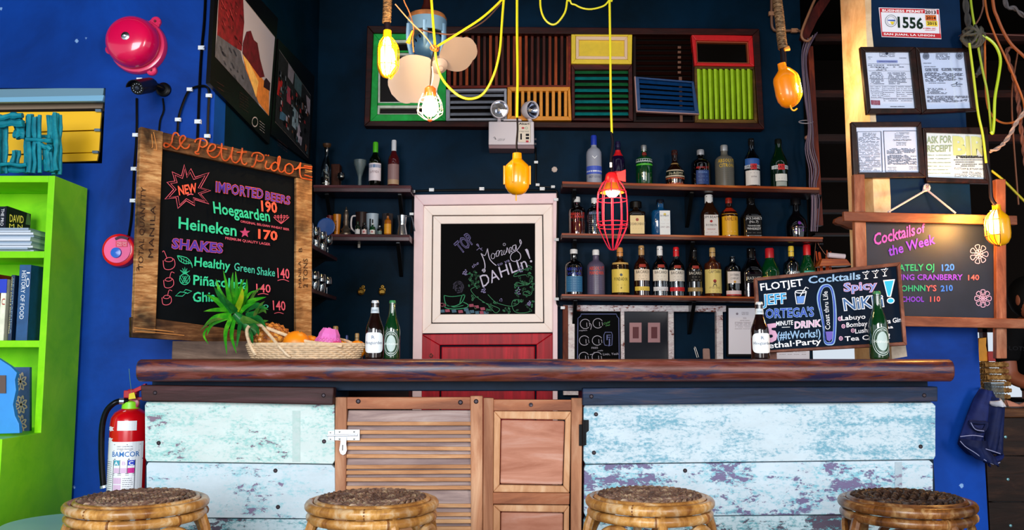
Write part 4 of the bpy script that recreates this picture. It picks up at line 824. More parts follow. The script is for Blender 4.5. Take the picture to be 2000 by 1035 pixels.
# ======================= stools =======================
cane = wood('rattan_cane', '#6c3a14', '#d09a50', '#fae8c0', (9, 9, 5), .32, .25, .3); caned = wood('dark_rattan_cane', '#2c1408', '#8a5628', '#d4ac74', (9, 9, 5), .3, .25, .3); weave = wood('woven_rattan', '#3a2826', '#8c6c5c', '#e0cca4', (16, 16, 16), .5, .4)
def stool(mats):
    cn, wv = mats; R = .186; H = .668
    t = thing('rattan_stool', '', 'stool', (0, 0, 0), 'rattan stools along the bar', world=False)
    circ = lambda R, z, n=48: [V((R*cos(2*pi*k/n), R*sin(2*pi*k/n), z)) for k in range(n)]
    obj('seat_ring', MB().tube(circ(R-.004, H-.022), .0145, 10, True), cn, t, sm=True)
    obj('lower_ring', MB().tube(circ(R-.008, H-.052), .0135, 10, True), cn, t, sm=True)
    jn = flat('#7a4a1c', .5)
    for z_, as_ in ((H-.022, (.9, 2.6, 4.25, 5.1)), (H-.052, (.3, 2.0, 4.6, 5.6))):
        for a in as_: obj('cane_joint', MB().tube([V(((R-.005)*cos(a+q*.012), (R-.005)*sin(a+q*.012), z_)) for q in (-1, 0, 1)], .0153, 10), jn, t, sm=True)
    obj('inner_ring', MB().tube(circ(R-.024, H-.011), .0085, 8, True), cn, t, sm=True)
    m = MB(); n = 120
    for j, rr_ in enumerate((.149, .134, .119, .104)):
        for ph in (0, 1):
            m.tube([V(((rr_+.006*cos(k*pi/3+ph*pi))*cos(2*pi*k/n), (rr_+.006*cos(k*pi/3+ph*pi))*sin(2*pi*k/n), H-.008+.0065*sin(k*pi/3+ph*pi+j))) for k in range(n)], .0052, 5, True)
    for j in range(11):       # centre: over-and-under basket weave
        q = -.09+j*.018; L = sqrt(max(.0004, .102**2-q*q)); N_ = 26
        for ax in (0, 1):
            pts = []
            for k in range(N_+1):
                s = -L+2*L*k/N_; z = H-.010+.008*sin(s/.018*pi+j*pi+ax*pi)
                pts.append(V((s, q, z)) if ax == 0 else V((q, s, z)))
            m.tube(pts, .0066, 5, flat=.75)
    o = obj('woven_seat', m, wv, t, sm=True); o['kind'] = 'stuff'
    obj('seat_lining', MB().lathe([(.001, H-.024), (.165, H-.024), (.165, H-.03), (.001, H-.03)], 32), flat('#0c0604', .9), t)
    for k in range(4):
        a = pi/4+k*pi/2; pts = []
        for q in range(15):
            s = -1+2*q/14; da = s*.62; hgt = sqrt(max(0, 1-s*s)); z = H-.066-.0125-(1-hgt)*.15; rad = R-.012+.03*(1-hgt)
            pts.append(V((rad*cos(a+da), rad*sin(a+da), z)))
        pts = [V((pts[0].x*1.18, pts[0].y*1.18, .0))]+[V((pts[0].x*1.06, pts[0].y*1.06, .3))]+pts+[V((pts[-1].x*1.06, pts[-1].y*1.06, .3)), V((pts[-1].x*1.18, pts[-1].y*1.18, 0))]
        obj('leg_hoop', MB().tube(catmull(pts, 2), .0125, 8), cn, t, sm=True)
    for k in range(4):
        a = k*pi/2; obj('leg', MB().tube(catmull([V((.15*cos(a), .15*sin(a), H-.03)), V((.19*cos(a), .19*sin(a), H-.09)), V((.215*cos(a), .215*sin(a), .35)), V((.232*cos(a), .232*sin(a), 0))], 4), .0145, 8), cn, t, sm=True)
    obj('foot_ring', MB().tube(circ(.205, .2), .011, 8, True), cn, t, sm=True)
    m = MB()
    for k in range(4):
        a = k*pi/2; p = V(((R+.001)*cos(a+.35), (R+.001)*sin(a+.35), H-.036)); m.tube([p+V((0, 0, -.03)), p+V((.006*cos(a), .006*sin(a), 0)), p+V((0, 0, .024))], .004, 6)
    return t
s1 = stool((cane, weave)); 
ST = [(289, 953, 'rattan stool at the far left, in front of the fire extinguisher', .12), (735, 953, 'rattan stool in front of the louvred half door', .5), (1261, 948, 'pale rattan stool in front of the right boards, beside the panelled door', .05), (1748, 952, 'darkest rattan stool, at the right end of the bar', .3)]
for i, (x, y, lb, rz) in enumerate(ST):
    Yc = 2.64+.02*(i == 0); z = .66; p = hz(x, y+24, .66); p = V(((x-1000)/F*Yc*1.006, Yc, 0)); zs = hy(x, y, Yc+.185).z
    o = s1 if i == 0 else dup(s1)
    o.location = p; o.rotation_euler.z = rz; o['label'] = lb; f = [1.04, 1, .965, .975][i]; o.scale = (f, f, zs/.664)
    if i == 3:
        for c_ in C.objects:
            if c_.parent == o and c_.name.split('.')[0] != 'seat_lining': c_.data = c_.data.copy(); c_.data.materials[0] = caned if 'woven' not in c_.name else wood('dark_woven', '#120a08', '#3e2a22', '#7c6658', (24, 24, 24), .45, .4)
# ======================= things on the bar =======================
A = hy(266, 450, 3.30); B = hy(610, 450, 3.80); PB_ = Plane(A, (B-A).cross(V((0, 0, 1))))
T5 = ZT(250, 240, 4.3132); T6 = ZT(250, 450, 3.8342)
pal = wood('scorched_pallet_wood', '#2a140a', '#b07034', '#e4aa5c', (3, 3, 1.0), .6, .4, big=2.4); palh = wood('scorched_pallet_rail', '#1c0e08', '#7c4824', '#c48444', (1.0, 1.0, 12), .6, .4, big=2.6)
def scorch(name, c1, c2, c3, gs, sd):
    m, nt, b = new_mat(name); v = coords(nt, gs); n = noise(nt, v, 5, 8, .7, .4); col = ramp(nt, n, [(.3, c1), (.5, c2), (.72, c3)])
    mp = N(nt, 'ShaderNodeMapping'); g = N(nt, 'ShaderNodeNewGeometry'); nt.links.new(g.outputs['Position'], mp.inputs[0]); mp.inputs['Location'].default_value = (sd, 0, sd); n2 = noise(nt, mp.outputs[0], 4.2, 4, .55, .3)
    col = mixc(nt, ramp(nt, n2, [(.50, (0, 0, 0, 1)), (.66, (.93, .93, .93, 1))]), col, S('#140a06')); nt.links.new(col, b.inputs['Base Color']); b.inputs['Roughness'].default_value = .65; b.inputs['Specular IOR Level'].default_value = .2; bump(nt, b, n, .4, .004); return m
pal = scorch('scorched_pallet_wood', '#64401f', '#a87444', '#dcb47c', (2.5, 2.5, 14), 1.3); palh = scorch('scorched_pallet_rail', '#38200f', '#5c3a20', '#8c6440', (2, 2, 12), 2.2)
mb_ = thing('menu_board', 'large scorched-wood framed drinks menu chalkboard at the left end of the bar', 'menu board', PB_.hit(430, 672))
board = obj('chalkboard', MB().ppl([(300, 270), (600, 335), (600, 660), (290, 640)], PB_, .015), flat('#060a0e', .7, var=.3, vs=5, spec=.06), mb_)
po = PB_.up(.022)
obj('left_post', MB().ppl([(275, 247), (319, 257), (304, 652), (260, 650)], po, .03), pal, mb_, bevel=.003)
obj('bottom_rail', MB().ppl([(257, 619), (303, 622), (609, 664), (609, 690), (490, 672), (257, 659)], PB_.up(.014), .03), palh, mb_, bevel=.003)
obj('right_post', MB().ppl([(579, 318), (610, 322), (609, 690), (578, 686)], PB_.up(.018), .03), pal, mb_, bevel=.003)
tr_ = obj('top_rail', MB().ppl([(319, 258), (610, 322), (610, 353), (580, 347), (318, 291)], PB_.up(.02), .03), palh, mb_, bevel=.003)
for p_ in ([(262, 640), (340, 648), (300, 643)], [(264, 647), (310, 650), (360, 655)], [(300, 258), (306, 290), (300, 292)], [(296, 262), (298, 285), (296, 288)], [(596, 332), (610, 335), (596, 336)]): obj('scratch', MB().rib(po.up(.009), p_, 1.1), flat('#c8823c', .5), mb_)
prj = Plane(PB_.p, PB_.n, .036)
def burn(pts): return MB().poly(po.up(.0012), pts)
m = MB(); pt(m, po.up(.002), 'MANILA', (299, 503), (304, 402), (289, 503), sp=1.1); pt(m, po.up(.002), 'TOTAL QUANTITY', (279, 527), (285, 366), (269, 526)); pt(m, po.up(.002), '2', (272, 530), (272, 520), (266, 530))
obj('stencil_print', m, flat('#2c1a14', .7), mb_)
m = MB(); pt(m, PB_.up(.021), 'MANILA', (589, 562), (588, 510), (583, 562)); pt(m, PB_.up(.021), '2 TONS', (601, 562), (601, 505), (592, 562)); pt(m, PB_.up(.021), 'B', (590, 492), (590, 484), (583, 492)); obj('stencil_print', m, flat('#3a2418', .7), mb_)
# cut-out script along the top rail
copper = wood('orange_cut_out_letters', '#a03c14', '#d8602c', '#f08a4c', (8, 8, 8), .4, .3)
pc = PB_.up(.03); K = (pc.hit(450, 290)-CP).length/F/4.3132
def script(name, strokes, wpx):
    m = MB()
    for st in strokes: m.tube([pc.hit(*T5(*p)) for p in st], wpx*K*.82, 8, smooth=4)
    return obj(name, m, copper, mb_, sm=True)
script('script_letters', [[(430, 112), (412, 86), (388, 88), (374, 120), (368, 160), (345, 195), (318, 205), (302, 190), (312, 170), (345, 182), (380, 205), (410, 222), (428, 205), (455, 165), (482, 130), (468, 108), (445, 118), (435, 150), (445, 190), (475, 215), (505, 208), (518, 180)]], 8)
script('script_letters', [[(600, 262), (575, 262), (566, 245), (588, 235), (602, 180), (612, 138)], [(562, 165), (575, 140), (620, 132), (660, 152), (662, 185), (630, 205), (606, 196)], [(660, 232), (700, 238), (733, 212), (730, 186), (703, 180), (680, 205), (670, 245), (690, 278), (720, 292), (752, 280), (775, 245), (788, 205), (790, 172)], [(788, 190), (786, 240), (790, 290), (812, 318), (842, 308), (868, 262), (882, 205)], [(880, 210), (870, 280), (880, 322), (908, 336), (935, 312), (958, 262), (962, 212)], [(960, 225), (952, 290), (962, 338), (985, 352), (1000, 335)], [(915, 248), (1000, 246)], [(752, 205), (832, 222)]], 8)
script('script_letters', [[(1035, 365), (1052, 370), (1070, 340), (1080, 300), (1088, 268)], [(1040, 285), (1058, 255), (1108, 255), (1142, 285), (1130, 318), (1098, 322), (1080, 308)], [(1168, 320), (1155, 362), (1166, 385), (1192, 384), (1212, 350), (1240, 332), (1262, 348)], [(1214, 350), (1206, 385), (1228, 405), (1258, 385), (1275, 335), (1280, 288), (1266, 290), (1262, 345), (1272, 402), (1296, 415), (1318, 395)], [(1318, 395), (1328, 362), (1360, 345), (1388, 370), (1386, 412), (1355, 430), (1325, 412), (1326, 372)], [(1385, 382), (1410, 392), (1436, 368), (1455, 335)], [(1455, 335), (1446, 400), (1456, 458), (1490, 470), (1548, 482)], [(1412, 386), (1470, 378), (1548, 388)], [(1480, 362), (1550, 372)], [(1484, 440), (1550, 458)], [(1158, 275), (1166, 270)], [(1178, 278), (1186, 273)]], 8)
# chalk lettering of the menu
pb = PB_.up(.0165); MATC = dict(orange=flat('#e8583c', .8), pink=flat('#d8566a', .8), mint=flat('#2ac892', .8), purple=flat('#48289c', .8), mag=flat('#b83a6a', .8), mint2=flat('#36b89c', .8))
def L_(col, items, T, name='lettering', up=0, off=0, **k):
    for it in items: m = MB(); pt(m, pb.up(up), *it, T, off=off, **k); obj(name, m, MATC[col], board)
L_('orange', [('IMPORTED', (740, 578), (1135, 640), (743, 492)), ('BEERS', (1158, 645), (1362, 688), (1162, 575)), ], T5, off=.05, sp=1.05)
L_('purple', [('IMPORTED', (740, 578), (1135, 640), (743, 492)), ('BEERS', (1158, 645), (1362, 688), (1162, 575))], T5, up=.001, off=.018, sp=1.05)
L_('orange', [('NEW', (432, 608), (582, 582), (420, 530)), ('190', (1128, 742), (1256, 757), (1122, 652)), ('170', (1100, 972), (1256, 990), (1100, 893))], T5, off=.03)
L_('mint', [('Hoegaarden', (725, 758), (1196, 832), (716, 658)), ('Heineken', (428, 888), (912, 952), (430, 788))], T5, off=.018, wob=.01)
L_('pink', [('ORIGINAL BELGIAN WHEAT BIER', (948, 838), (1358, 908), (948, 818)), ('PREMIUM QUALITY LAGER', (820, 980), (1198, 1034), (820, 958))], T5, off=.01)
m = MB(); outer = [(475, 352), (497, 440), (530, 385), (565, 458), (683, 418), (612, 545), (697, 570), (612, 598), (682, 682), (560, 645), (562, 698), (490, 655), (420, 720), (405, 630), (312, 642), (385, 560), (328, 500), (395, 490), (372, 412), (450, 448)]
cx, cy = 500, 560
m.rib(pb, outer, 1.6, T5, True, 0); m.rib(pb, [(cx+(x-cx)*.82, cy+(y-cy)*.82) for x, y in outer], 1.3, T5, True, 0); m.rib(pb, [(498, 610), (525, 600), (550, 603)], 1.8, T5)
obj('chalk_drawing', m, MATC['pink'], board)
b = len(m.v); m = MB().poly(pb, [(985+ (46 if i % 2 == 0 else 20)*sin(i*pi/5), 925-(46 if i % 2 == 0 else 20)*cos(i*pi/5)) for i in range(10)], T5); obj('chalk_star', m, MATC['mag'], board)
m = MB()
for dx in (-60, -30, 0, 30, 60): m.rib(pb, [(1290, 850), (1290+dx*.7, 815), (1292+dx*1.1, 768+abs(dx)*.4)], 1, T5); [m.rib(pb, [(1290+dx*.8-8, 800-q), (1290+dx*(.8+q*.004), 792-q), (1290+dx*.8+10, 802-q)], .9, T5) for q in (0, 14)]
obj('chalk_drawing', m, MATC['pink'], board)
L_('pink', [('SHAKES', (332, 132), (704, 168), (338, 58))], T6, off=.06, sp=1.05); L_('purple', [('SHAKES', (332, 132), (704, 168), (338, 58))], T6, up=.001, off=.03, sp=1.05)
L_('mint', [('Healthy', (498, 265), (762, 296), (502, 195)), ('Piñacolada', (490, 405), (895, 440), (492, 330)), ('Ghia', (487, 535), (655, 530), (487, 460))], T6, off=.018, wob=.01)
L_('mint2', [('Green', (795, 298), (948, 322), (797, 238)), ('Shake', (965, 330), (1100, 345), (968, 270)), ('izzo', (930, 570), (1052, 582), (930, 530))], T6, off=.01, wob=.01)
L_('pink', [('140', (1122, 355), (1210, 362), (1118, 278)), ('140', (962, 460), (1068, 466), (960, 397)), ('140', (1088, 595), (1180, 600), (1084, 522))], T6, off=.012)
for a_, b2 in (((1120, 375), (1205, 382)), ((972, 480), (1050, 480)), ((1095, 622), (1165, 624))): obj('chalk_underline', MB().rib(pb, [a_, ((a_[0]+b2[0])/2, a_[1]-8), b2], 1.2, T6), MATC['pink'], board)
for x, y, s in ((308, 240, 1), (305, 385, .85), (290, 515, .8)):
    m = MB(); m.rib(pb, [(x-45*s, y-15*s), (x-35*s, y+45*s), (x+10*s, y+52*s), (x+42*s, y+25*s), (x+38*s, y-20*s), (x+10*s, y-38*s)], 1.1, T6); m.rib(pb, [(x-35*s, y-15*s), (x-15*s, y-35*s), (x+20*s, y-35*s), (x+25*s, y-15*s), (x-5*s, y-5*s), (x-35*s, y-15*s)], 1, T6); m.rib(pb, [(x-15*s, y-28*s), (x-38*s, y-85*s), (x-50*s, y-78*s)] if s == 1 else [(x+8*s, y-30*s), (x+22*s, y-85*s), (x+50*s, y-78*s)], 1, T6)
    obj('chalk_coconut', m, MATC['pink'], board)
m = MB(); m.rib(pb, [(370, 188), (385, 225), (430, 250), (470, 245), (482, 280), (475, 245), (440, 205), (370, 188)], 1.2, T6, smooth=2); m.rib(pb, [(370, 188), (420, 222), (470, 245)], .9, T6); [m.rib(pb, [(400+q*18, 200+q*8), (400+q*18, 235+q*6)], .8, T6) for q in range(4)]
m.rib(pb, [(425+38*cos(a*pi/6), 365+40*sin(a*pi/6)) for a in range(12)], 1.2, T6, True); [m.rib(pb, [(395+q*18, 340), (425+q*18, 395)], .9, T6, smooth=0) for q in (-.5, .5, 1.2)]; [m.rib(pb, [(455-q*18, 340), (425-q*18, 395)], .9, T6, smooth=0) for q in (-.5, .5, 1.2)]
for q in ((-35, -35), (-18, -50), (0, -58), (18, -48), (38, -30)): m.rib(pb, [(418, 325), (425+q[0], 332+q[1]), (434, 325)], 1.1, T6, smooth=0)
m.rib(pb, [(355, 490), (390, 460), (438, 465), (408, 492)], 1.2, T6, True, 0); m.rib(pb, [(415, 462), (432, 442), (478, 455), (445, 472)], 1.2, T6, True, 0)
obj('chalk_drawing', m, MATC['mint'], board)
# block under the menu board
xs = hy(311, 690, 3.37).x
solo('timber_block', MB().bx(max(xs, XA+.01), 3.40, ZC, hy(540, 690, 3.4).x, 3.46, hy(400, 666, 3.4).z), wood('grey_block_wood', '#3a2a22', '#7c6454', '#a8907c', (1.3, 8, 9), .6, .4), 'rough grey timber block propping up the menu board', 'timber', bevel=.003)
# right chalkboard on the bar
Tz = ZT(1440, 500, 4.7056); A = hy(1478, 615, 3.38); B = hy(1765, 590, 3.405); PF = Plane(A, (B-A).cross(V((0, .12, 1))))
fb = thing('cocktail_board', 'wood-framed dark blue chalkboard leaning at a tilt on the right of the bar', 'chalkboard', PF.hit(1630, 690))
o_ = [(160, 200), (1500, 55), (1562, 818), (200, 892)]; i_ = [(187, 226), (1470, 92), (1528, 790), (230, 868)]
bd = obj('chalkboard', MB().ppl(i_, PF.up(-.003), .008, Tz), flat('#051628', .7, var=.2, vs=5, spec=.08), fb)
fw = wood('small_board_frame', '#4a2820', '#7c4c3c', '#a06a54', (8, 8, 8), .5, .3)
for k_ in range(4): j = (k_+1) % 4; obj('frame_piece', MB().ppl([o_[k_], o_[j], i_[j], i_[k_]], PF.up(.006), .02, Tz), fw, fb, bevel=.002)
pf = PF.up(-.0015); cw = flat('#eef2fa', .8); cb1 = flat('#5f8fd8', .8); cb2 = flat('#2a4ab8', .8); cpk = flat('#d8a8c8', .8); ccy = flat('#1e9cd8', .8); clb = flat('#8fb4d8', .8)
def G_(mt, items, up=0, off=0, **k):
    for it in items: m = MB(); pt(m, pf.up(up), *it, Tz, off=off, **k); obj('lettering', m, mt, bd)
G_(cw, [('FLOTJET', (218, 318), (606, 272), (208, 252)), ('MINUTE', (358, 642), (512, 630), (358, 600)), ('ethal·Party', (290, 848), (772, 805), (285, 795)), ('Labuyo', (958, 592), (1178, 575), (956, 548)), ('Bombay', (1005, 655), (1195, 640), (1003, 610)), ('Lush', (1085, 712), (1196, 700), (1083, 668)), ('ra Gin', (1368, 622), (1506, 603), (1366, 578)), ('aa', (1375, 668), (1432, 662), (1372, 640)), ('Tea C', (990, 782), (1205, 768), (988, 738)), ('!', (1385, 758), (1402, 757), (1383, 712))], off=.015)
G_(clb, [('Cocktails', (655, 252), (1130, 212), (655, 185)), ('(#ItWorks!)', (370, 768), (765, 742), (368, 695))], off=.02)
G_(cw, [('JEFF', (238, 448), (448, 432), (234, 352))], off=.05); G_(ccy, [('JEFF', (238, 448), (448, 432), (234, 352))], .001, .012)
G_(clb, [("ORTEGA'S", (262, 570), (702, 552), (260, 485))], off=.045); G_(cb2, [("ORTEGA'S", (262, 570), (702, 552), (260, 485))], .001, .01)
G_(cpk, [('5', (285, 785), (362, 775), (275, 628))], off=.05)
G_(cw, [('DRINK', (530, 665), (765, 645), (530, 602))], off=.05); G_(cpk, [('DRINK', (530, 665), (765, 645), (530, 602))], .001, .01)
G_(cpk, [('Spicy', (985, 325), (1280, 300), (980, 248))], off=.05); G_(cb1, [('Spicy', (985, 325), (1280, 300), (980, 248))], .001, .0)
G_(cw, [('NiKki', (988, 498), (1345, 462), (972, 388))], off=.05); G_(flat('#3c6aa0', .8), [('NiKki', (988, 498), (1345, 462), (972, 388))], .001, .005)
G_(cw, [('Coast thru Life', (855, 672), (828, 322), (808, 678))], up=.0015)
m = MB()
for x, y in ((1180, 155), (1268, 145), (1352, 130)): m.rib(pf, [(x-32, y-4), (x+34, y-12), (x+2, y+22)], 1.6, Tz, True, 0); m.rib(pf, [(x+2, y+22), (x+4, y+52)], 1.6, Tz, smooth=0); m.rib(pf, [(x-14, y+55), (x+22, y+51)], 1.6, Tz, smooth=0); m.rib(pf, [(x, y+2), (x+16, y-22)], 1, Tz, smooth=0)
m.rib(pf, [(530, 335), (545, 440), (612, 438), (635, 322)], 1.6, Tz, smooth=0); m.rib(pf, [(583+50*cos(a*pi/6), 328+12*sin(a*pi/6)) for a in range(12)], 1.5, Tz, True); m.rib(pf, [(575, 372), (630, 285), (655, 298)], 1.6, Tz, smooth=0)
m.rib(pf, [(410, 655), (485, 652)], 1, Tz, smooth=0)
obj('chalk_drawing', m, cw, bd)
obj('chalk_drink', MB().poly(pf, [(546, 370), (622, 366), (606, 432), (552, 434)], Tz), cb1, bd)
m = MB(); sf = [(818, 262), (770, 282), (738, 360), (742, 440), (765, 530), (788, 640), (798, 770), (815, 808), (850, 815), (888, 800), (902, 720), (908, 560), (902, 440), (885, 330), (858, 275)]
m.rib(pf, sf, 2.2, Tz, True); m.rib(pf, [(828+(x-828)*.72, 540+(y-540)*.93) for x, y in sf], 1, Tz, True); obj('chalk_surfboard', m, clb, bd)
m = MB().rib(pf, [(828+(x-828)*.86, 540+(y-540)*.965) for x, y in sf], 3, Tz, True); obj('chalk_surfboard', m, cb2, bd); obj('chalk_patch', MB().poly(pf, [(812, 695), (880, 692), (872, 760), (848, 785), (822, 770)], Tz), flat('#6a5cb8', .8), bd)
m = MB().poly(pf, [(1340, 222), (1450, 212), (1412, 375), (1378, 375)], Tz); m.disc(pf, (1410, 410), 36, 28, Tz); obj('chalk_exclamation', m, cw, bd)
m = MB().poly(pf.up(.001), [(1352, 232), (1436, 224), (1404, 366), (1386, 366)], Tz); m.disc(pf.up(.001), (1410, 410), 27, 19, Tz); obj('chalk_exclamation', m, flat('#16b4e0', .8), bd)
for x, y in ((943, 577), (975, 645), (1062, 685), (952, 757)): m = MB(); m.rib(pf, [(x+14*cos(a*pi/4), y+16*sin(a*pi/4)) for a in range(8)], 1.6, Tz, True); m.disc(pf, (x, y), 6, T=Tz, n=8); obj('chalk_bullet', m, cpk, bd)
solo('wood_block', MB().bx(hy(1502, 690, 3.4).x, 3.40, ZC, hy(1517, 690, 3.4).x, 3.44, hy(1500, 686, 3.4).z), fw, 'small wooden foot under the left corner of the tilted chalkboard', 'block')
m = MB().pp([(1740, 668), (1768, 668), (1772, 696), (1742, 697)], 3.5, .04)
for v in m.v: v.z = max(v.z, ZC) if v.z > ZC+.01 else ZC
solo('plaster_block', m, flat('#a89c8c', .8, var=.2), 'pale plaster block under the right corner of the tilted chalkboard', 'block')
# ======================= shelves and bottles =======================
she = wood('orange_shelf_edge', '#7c2c0c', '#c05c20', '#ee9a4c', (1.2, 14, 14), .35, .3, .2); shw = wood('orange_brown_shelf', '#240a04', '#5c220c', '#8c4018', (1.2, 14, 14), .35, .3, .2); shd = wood('dark_plum_shelf', '#12060a', '#3a1620', '#6a3a48', (1.2, 14, 14), .35, .3, .2)
def shelf(p0, p1, tpx, Yf, label, mat, group, brackets=()):
    A = hy(*p0, Yf); B = hy(*p1, Yf); th = tpx*Yf/F
    t = thing('wall_shelf', label, 'shelf', ((A.x+B.x)/2, YB, A.z-th), group)
    obj('plank', MB().prism([A, B, B-V((0, 0, th)), A-V((0, 0, th))], (0, YB-Yf, 0)), mat, t, bevel=.003)
    obj('edge_strip', MB().prism([A+V((0, -.004, -.001)), B+V((0, -.004, -.001)), B+V((0, -.004, -th*.42)), A+V((0, -.004, -th*.42))], (0, .004, 0)), she if mat is shw else wood('plum_edge', '#2a0c10', '#5c2028', '#946470', (1.2, 14, 14)), t, bevel=.001)
    fz = lambda x: A.z+(B.z-A.z)*(x-A.x)/(B.x-A.x)
    for bx_ in brackets:
        q = hy(bx_, 500, 5.46); z = fz(q.x)-th
        obj('bracket', MB().prism([(q.x-.012, YB, z), (q.x-.012, Yf+.04, z), (q.x-.012, Yf+.04, z-.01), (q.x-.012, YB-.02, z-.19), (q.x-.012, YB, z-.2)], (.024, 0, 0)), flat('#1a1c20', .25, .7), t, bevel=.002)
    return fz
G1 = 'shelves right of the door'
YS = 5.28; F1 = shelf((1098, 354), (1600, 366), 12, YS, 'top liquor shelf right of the door', shw, G1, (1120, 1345, 1590))
F2 = shelf((1097, 455), (1607, 463), 10, YS, 'middle liquor shelf right of the door', shw, G1, (1120, 1345, 1590))
F3 = shelf((1097, 574), (1605, 581), 9.5, YS, 'lowest liquor shelf right of the door', shw, G1, (1120, 1345, 1590))
G2 = 'dark shelves left of the door'
F4 = shelf((612, 361), (803, 362), 14, 5.27, 'upper dark shelf with wine bottles left of the door', shd, G2, (645, 785)); F5 = shelf((636, 457), (800, 458), 13, 5.27, 'lower dark shelf with cups and miniatures left of the door', shd, G2, (783,))
for lb, z in (('upper side shelf of hanging glasses beside the menu board', hy(665, 508, 5.35).z), ('lower side shelf of glasses beside the menu board', hy(662, 582, 5.35).z)):
    t = thing('side_shelf', lb, 'shelf', (XS, 4.7, z-.02), 'small shelves on the side wall'); obj('plank', MB().bx(XS, 4.15, z-.022, -1.05, 5.22, z), shd, t, bevel=.003)
    for y in (4.3, 5.05): obj('bracket', MB().prism([(XS, y, z-.022), (-1.08, y, z-.022), (-1.08, y, z-.03), (XS, y, z-.15)], (0, .018, 0)), blk, t)
PROF = {   # (radius, height) as fractions
 'spirit': [(.0, 0), (.9, 0), (1, .015), (1, .60), (.96, .66), (.75, .72), (.42, .755), (.36, .78), (.35, .9), (.37, .905), (.37, .92)],
 'wine': [(0, 0), (.92, 0), (1, .012), (1, .56), (.9, .63), (.6, .70), (.4, .76), (.36, .8), (.35, .93), (.4, .935), (.4, .95)],
 'slope': [(0, 0), (.92, 0), (1, .012), (1, .5), (.92, .58), (.7, .67), (.5, .75), (.38, .83), (.35, .94), (.39, .945), (.39, .96)],
 'rum': [(0, 0), (.92, 0), (1, .012), (1, .5), (1.02, .56), (.9, .64), (.55, .71), (.38, .75), (.34, .8), (.34, .92), (.38, .925), (.38, .94)],
 'round': [(0, 0), (.8, 0), (.92, .02), (1, .15), (1, .3), (.9, .45), (.6, .56), (.36, .63), (.3, .72), (.3, .92), (.34, .93), (.34, .95)],
 'beer': [(0, 0), (.9, 0), (.97, .01), (1, .03), (1, .47), (.95, .54), (.72, .64), (.5, .74), (.42, .82), (.38, .93), (.43, .935), (.43, .955), (.38, .96), (.38, .975)],
 'short': [(0, 0), (.95, 0), (1, .02), (1, .62), (.92, .68), (.45, .73), (.32, .77), (.32, .88), (.36, .89), (.36, .9)]}
def lerp_r(pf, f):
    for (r0, z0), (r1, z1) in zip(pf, pf[1:]):
        if z0 <= f <= z1 and z1 > z0: return r0+(r1-r0)*(f-z0)/(z1-z0)
    return pf[-1][0]
def bottle(px_, top, wpx, fz, Y, kind, body, cap, label, capz=.86, labels=(), liquid=None, sq=0, group='liquor bottles on the right shelves', base=None, name='bottle', caprough=.35, metal=0, capw=1.12, yaw=0):
    x = hy(px_, base or 500, Y).x; z0 = (fz(x) if callable(fz) else fz); zt = hy(px_, top, Y).z; x = hy(px_, (top+ (base or top+90))/2, Y).x; H = zt-z0; R = wpx/2*Y/F*(1.13 if group.startswith('liquor') else 1); pf = PROF[kind]
    t = thing(name, label, 'bottle', (x, Y, z0), group); c = V((x, Y, z0+.0005))
    Mz = None
    o = obj('bottle_body', MB().lathe([(max(r_*R, 1e-5), z_*H) for r_, z_ in pf], 28, c, None, sq), body, t, sm=True)
    if liquid:
        lv, lc = liquid; obj('liquid', MB().lathe([(max(r_*R*.93, 1e-5), z_*H+.003) for r_, z_ in pf if z_ < lv]+[(lerp_r(pf, lv)*R*.93, lv*H), (1e-5, lv*H)], 20, c, None, sq), lc, t, sm=True)
    if cap:
        nr = lerp_r(pf, capz+.01)*R*capw; obj('cap', MB().lathe([(nr, capz*H), (nr, H*.975), (nr*.85, H), (1e-5, H)], 20, c), flat(cap, caprough, metal), t, sm=True)
    for li, L in enumerate(labels):      # (z0, z1, half-angle fraction, colour, texts[(string, z, height, colour, width frac)], centre shift)
        za, zb_, wd, col = L[:4]; txt = L[4] if len(L) > 4 else (); sh = L[5] if len(L) > 5 else 0
        zm = (za+zb_)/2; rr_ = lerp_r(pf, zm)*R
        if sq:
            fn = lambda u, v, e=0, rr_=rr_: V((c.x+u, c.y-rr_*1.0-.0012-e, c.z+v)); half = rr_*wd*.86
        else:
            fn = lambda u, v, e=0, rr_=rr_: V((c.x+(lerp_r(pf, v/H)*R+.0008+e)*sin(u/rr_), c.y-(lerp_r(pf, v/H)*R+.0008+e)*cos(u/rr_), c.z+v)); half = rr_*wd*1.45
        lo = o
        if col:
            m = MB()
            if col[0] in 'or':
                e = 2 if col[0] == 'o' else 4; nv, nu = 20, 12
                for q in range(nv+1):
                    v_ = -cos(pi*q/nv); wv = max(0, 1-abs(v_)**e)**(1/e)
                    for a_ in range(nu+1): m.v.append(fn(half*wv*(-1+2*a_/nu)+sh*rr_, (zm+(zb_-za)/2*v_)*H, .0002*li))
                for q in range(nv):
                    for a_ in range(nu): k_ = q*(nu+1)+a_; m.face((k_, k_+1, k_+nu+2, k_+nu+1))
                lo = obj('label', m, flat(col[1:], .5), o)
            nz = 1 if abs(zb_-za) < .12 or zm < .45 else 4
            for q in range(nz if col[0] == '#' else 0): patch(m, fn, -half+sh*rr_, (za+(zb_-za)*q/nz)*H, half+sh*rr_, (za+(zb_-za)*(q+1)/nz)*H, 10)
            if col[0] == '#': lo = obj('label', m, flat(col, .5), o)
        for s, z_, h_, tc_, tw in txt:
            m = MB(); hw = rr_*tw*1.2
            if s == '*': 
                b = len(m.v); 
                for k in range(10): a = k*2*pi/10; m.v.append(fn(hw*sin(a)+sh*rr_, z_*H+hw*cos(a), .0007))
                m.face(range(b, b+10))
            else: lay(m, s, lambda u, v: fn((u-.5)*2*hw+sh*rr_, (z_+v*h_)*H, .0009), off=0, res=1)
            obj('mark' if s == '*' else 'lettering', m, flat(tc_, .5), lo)
    return t
YB1 = 5.38
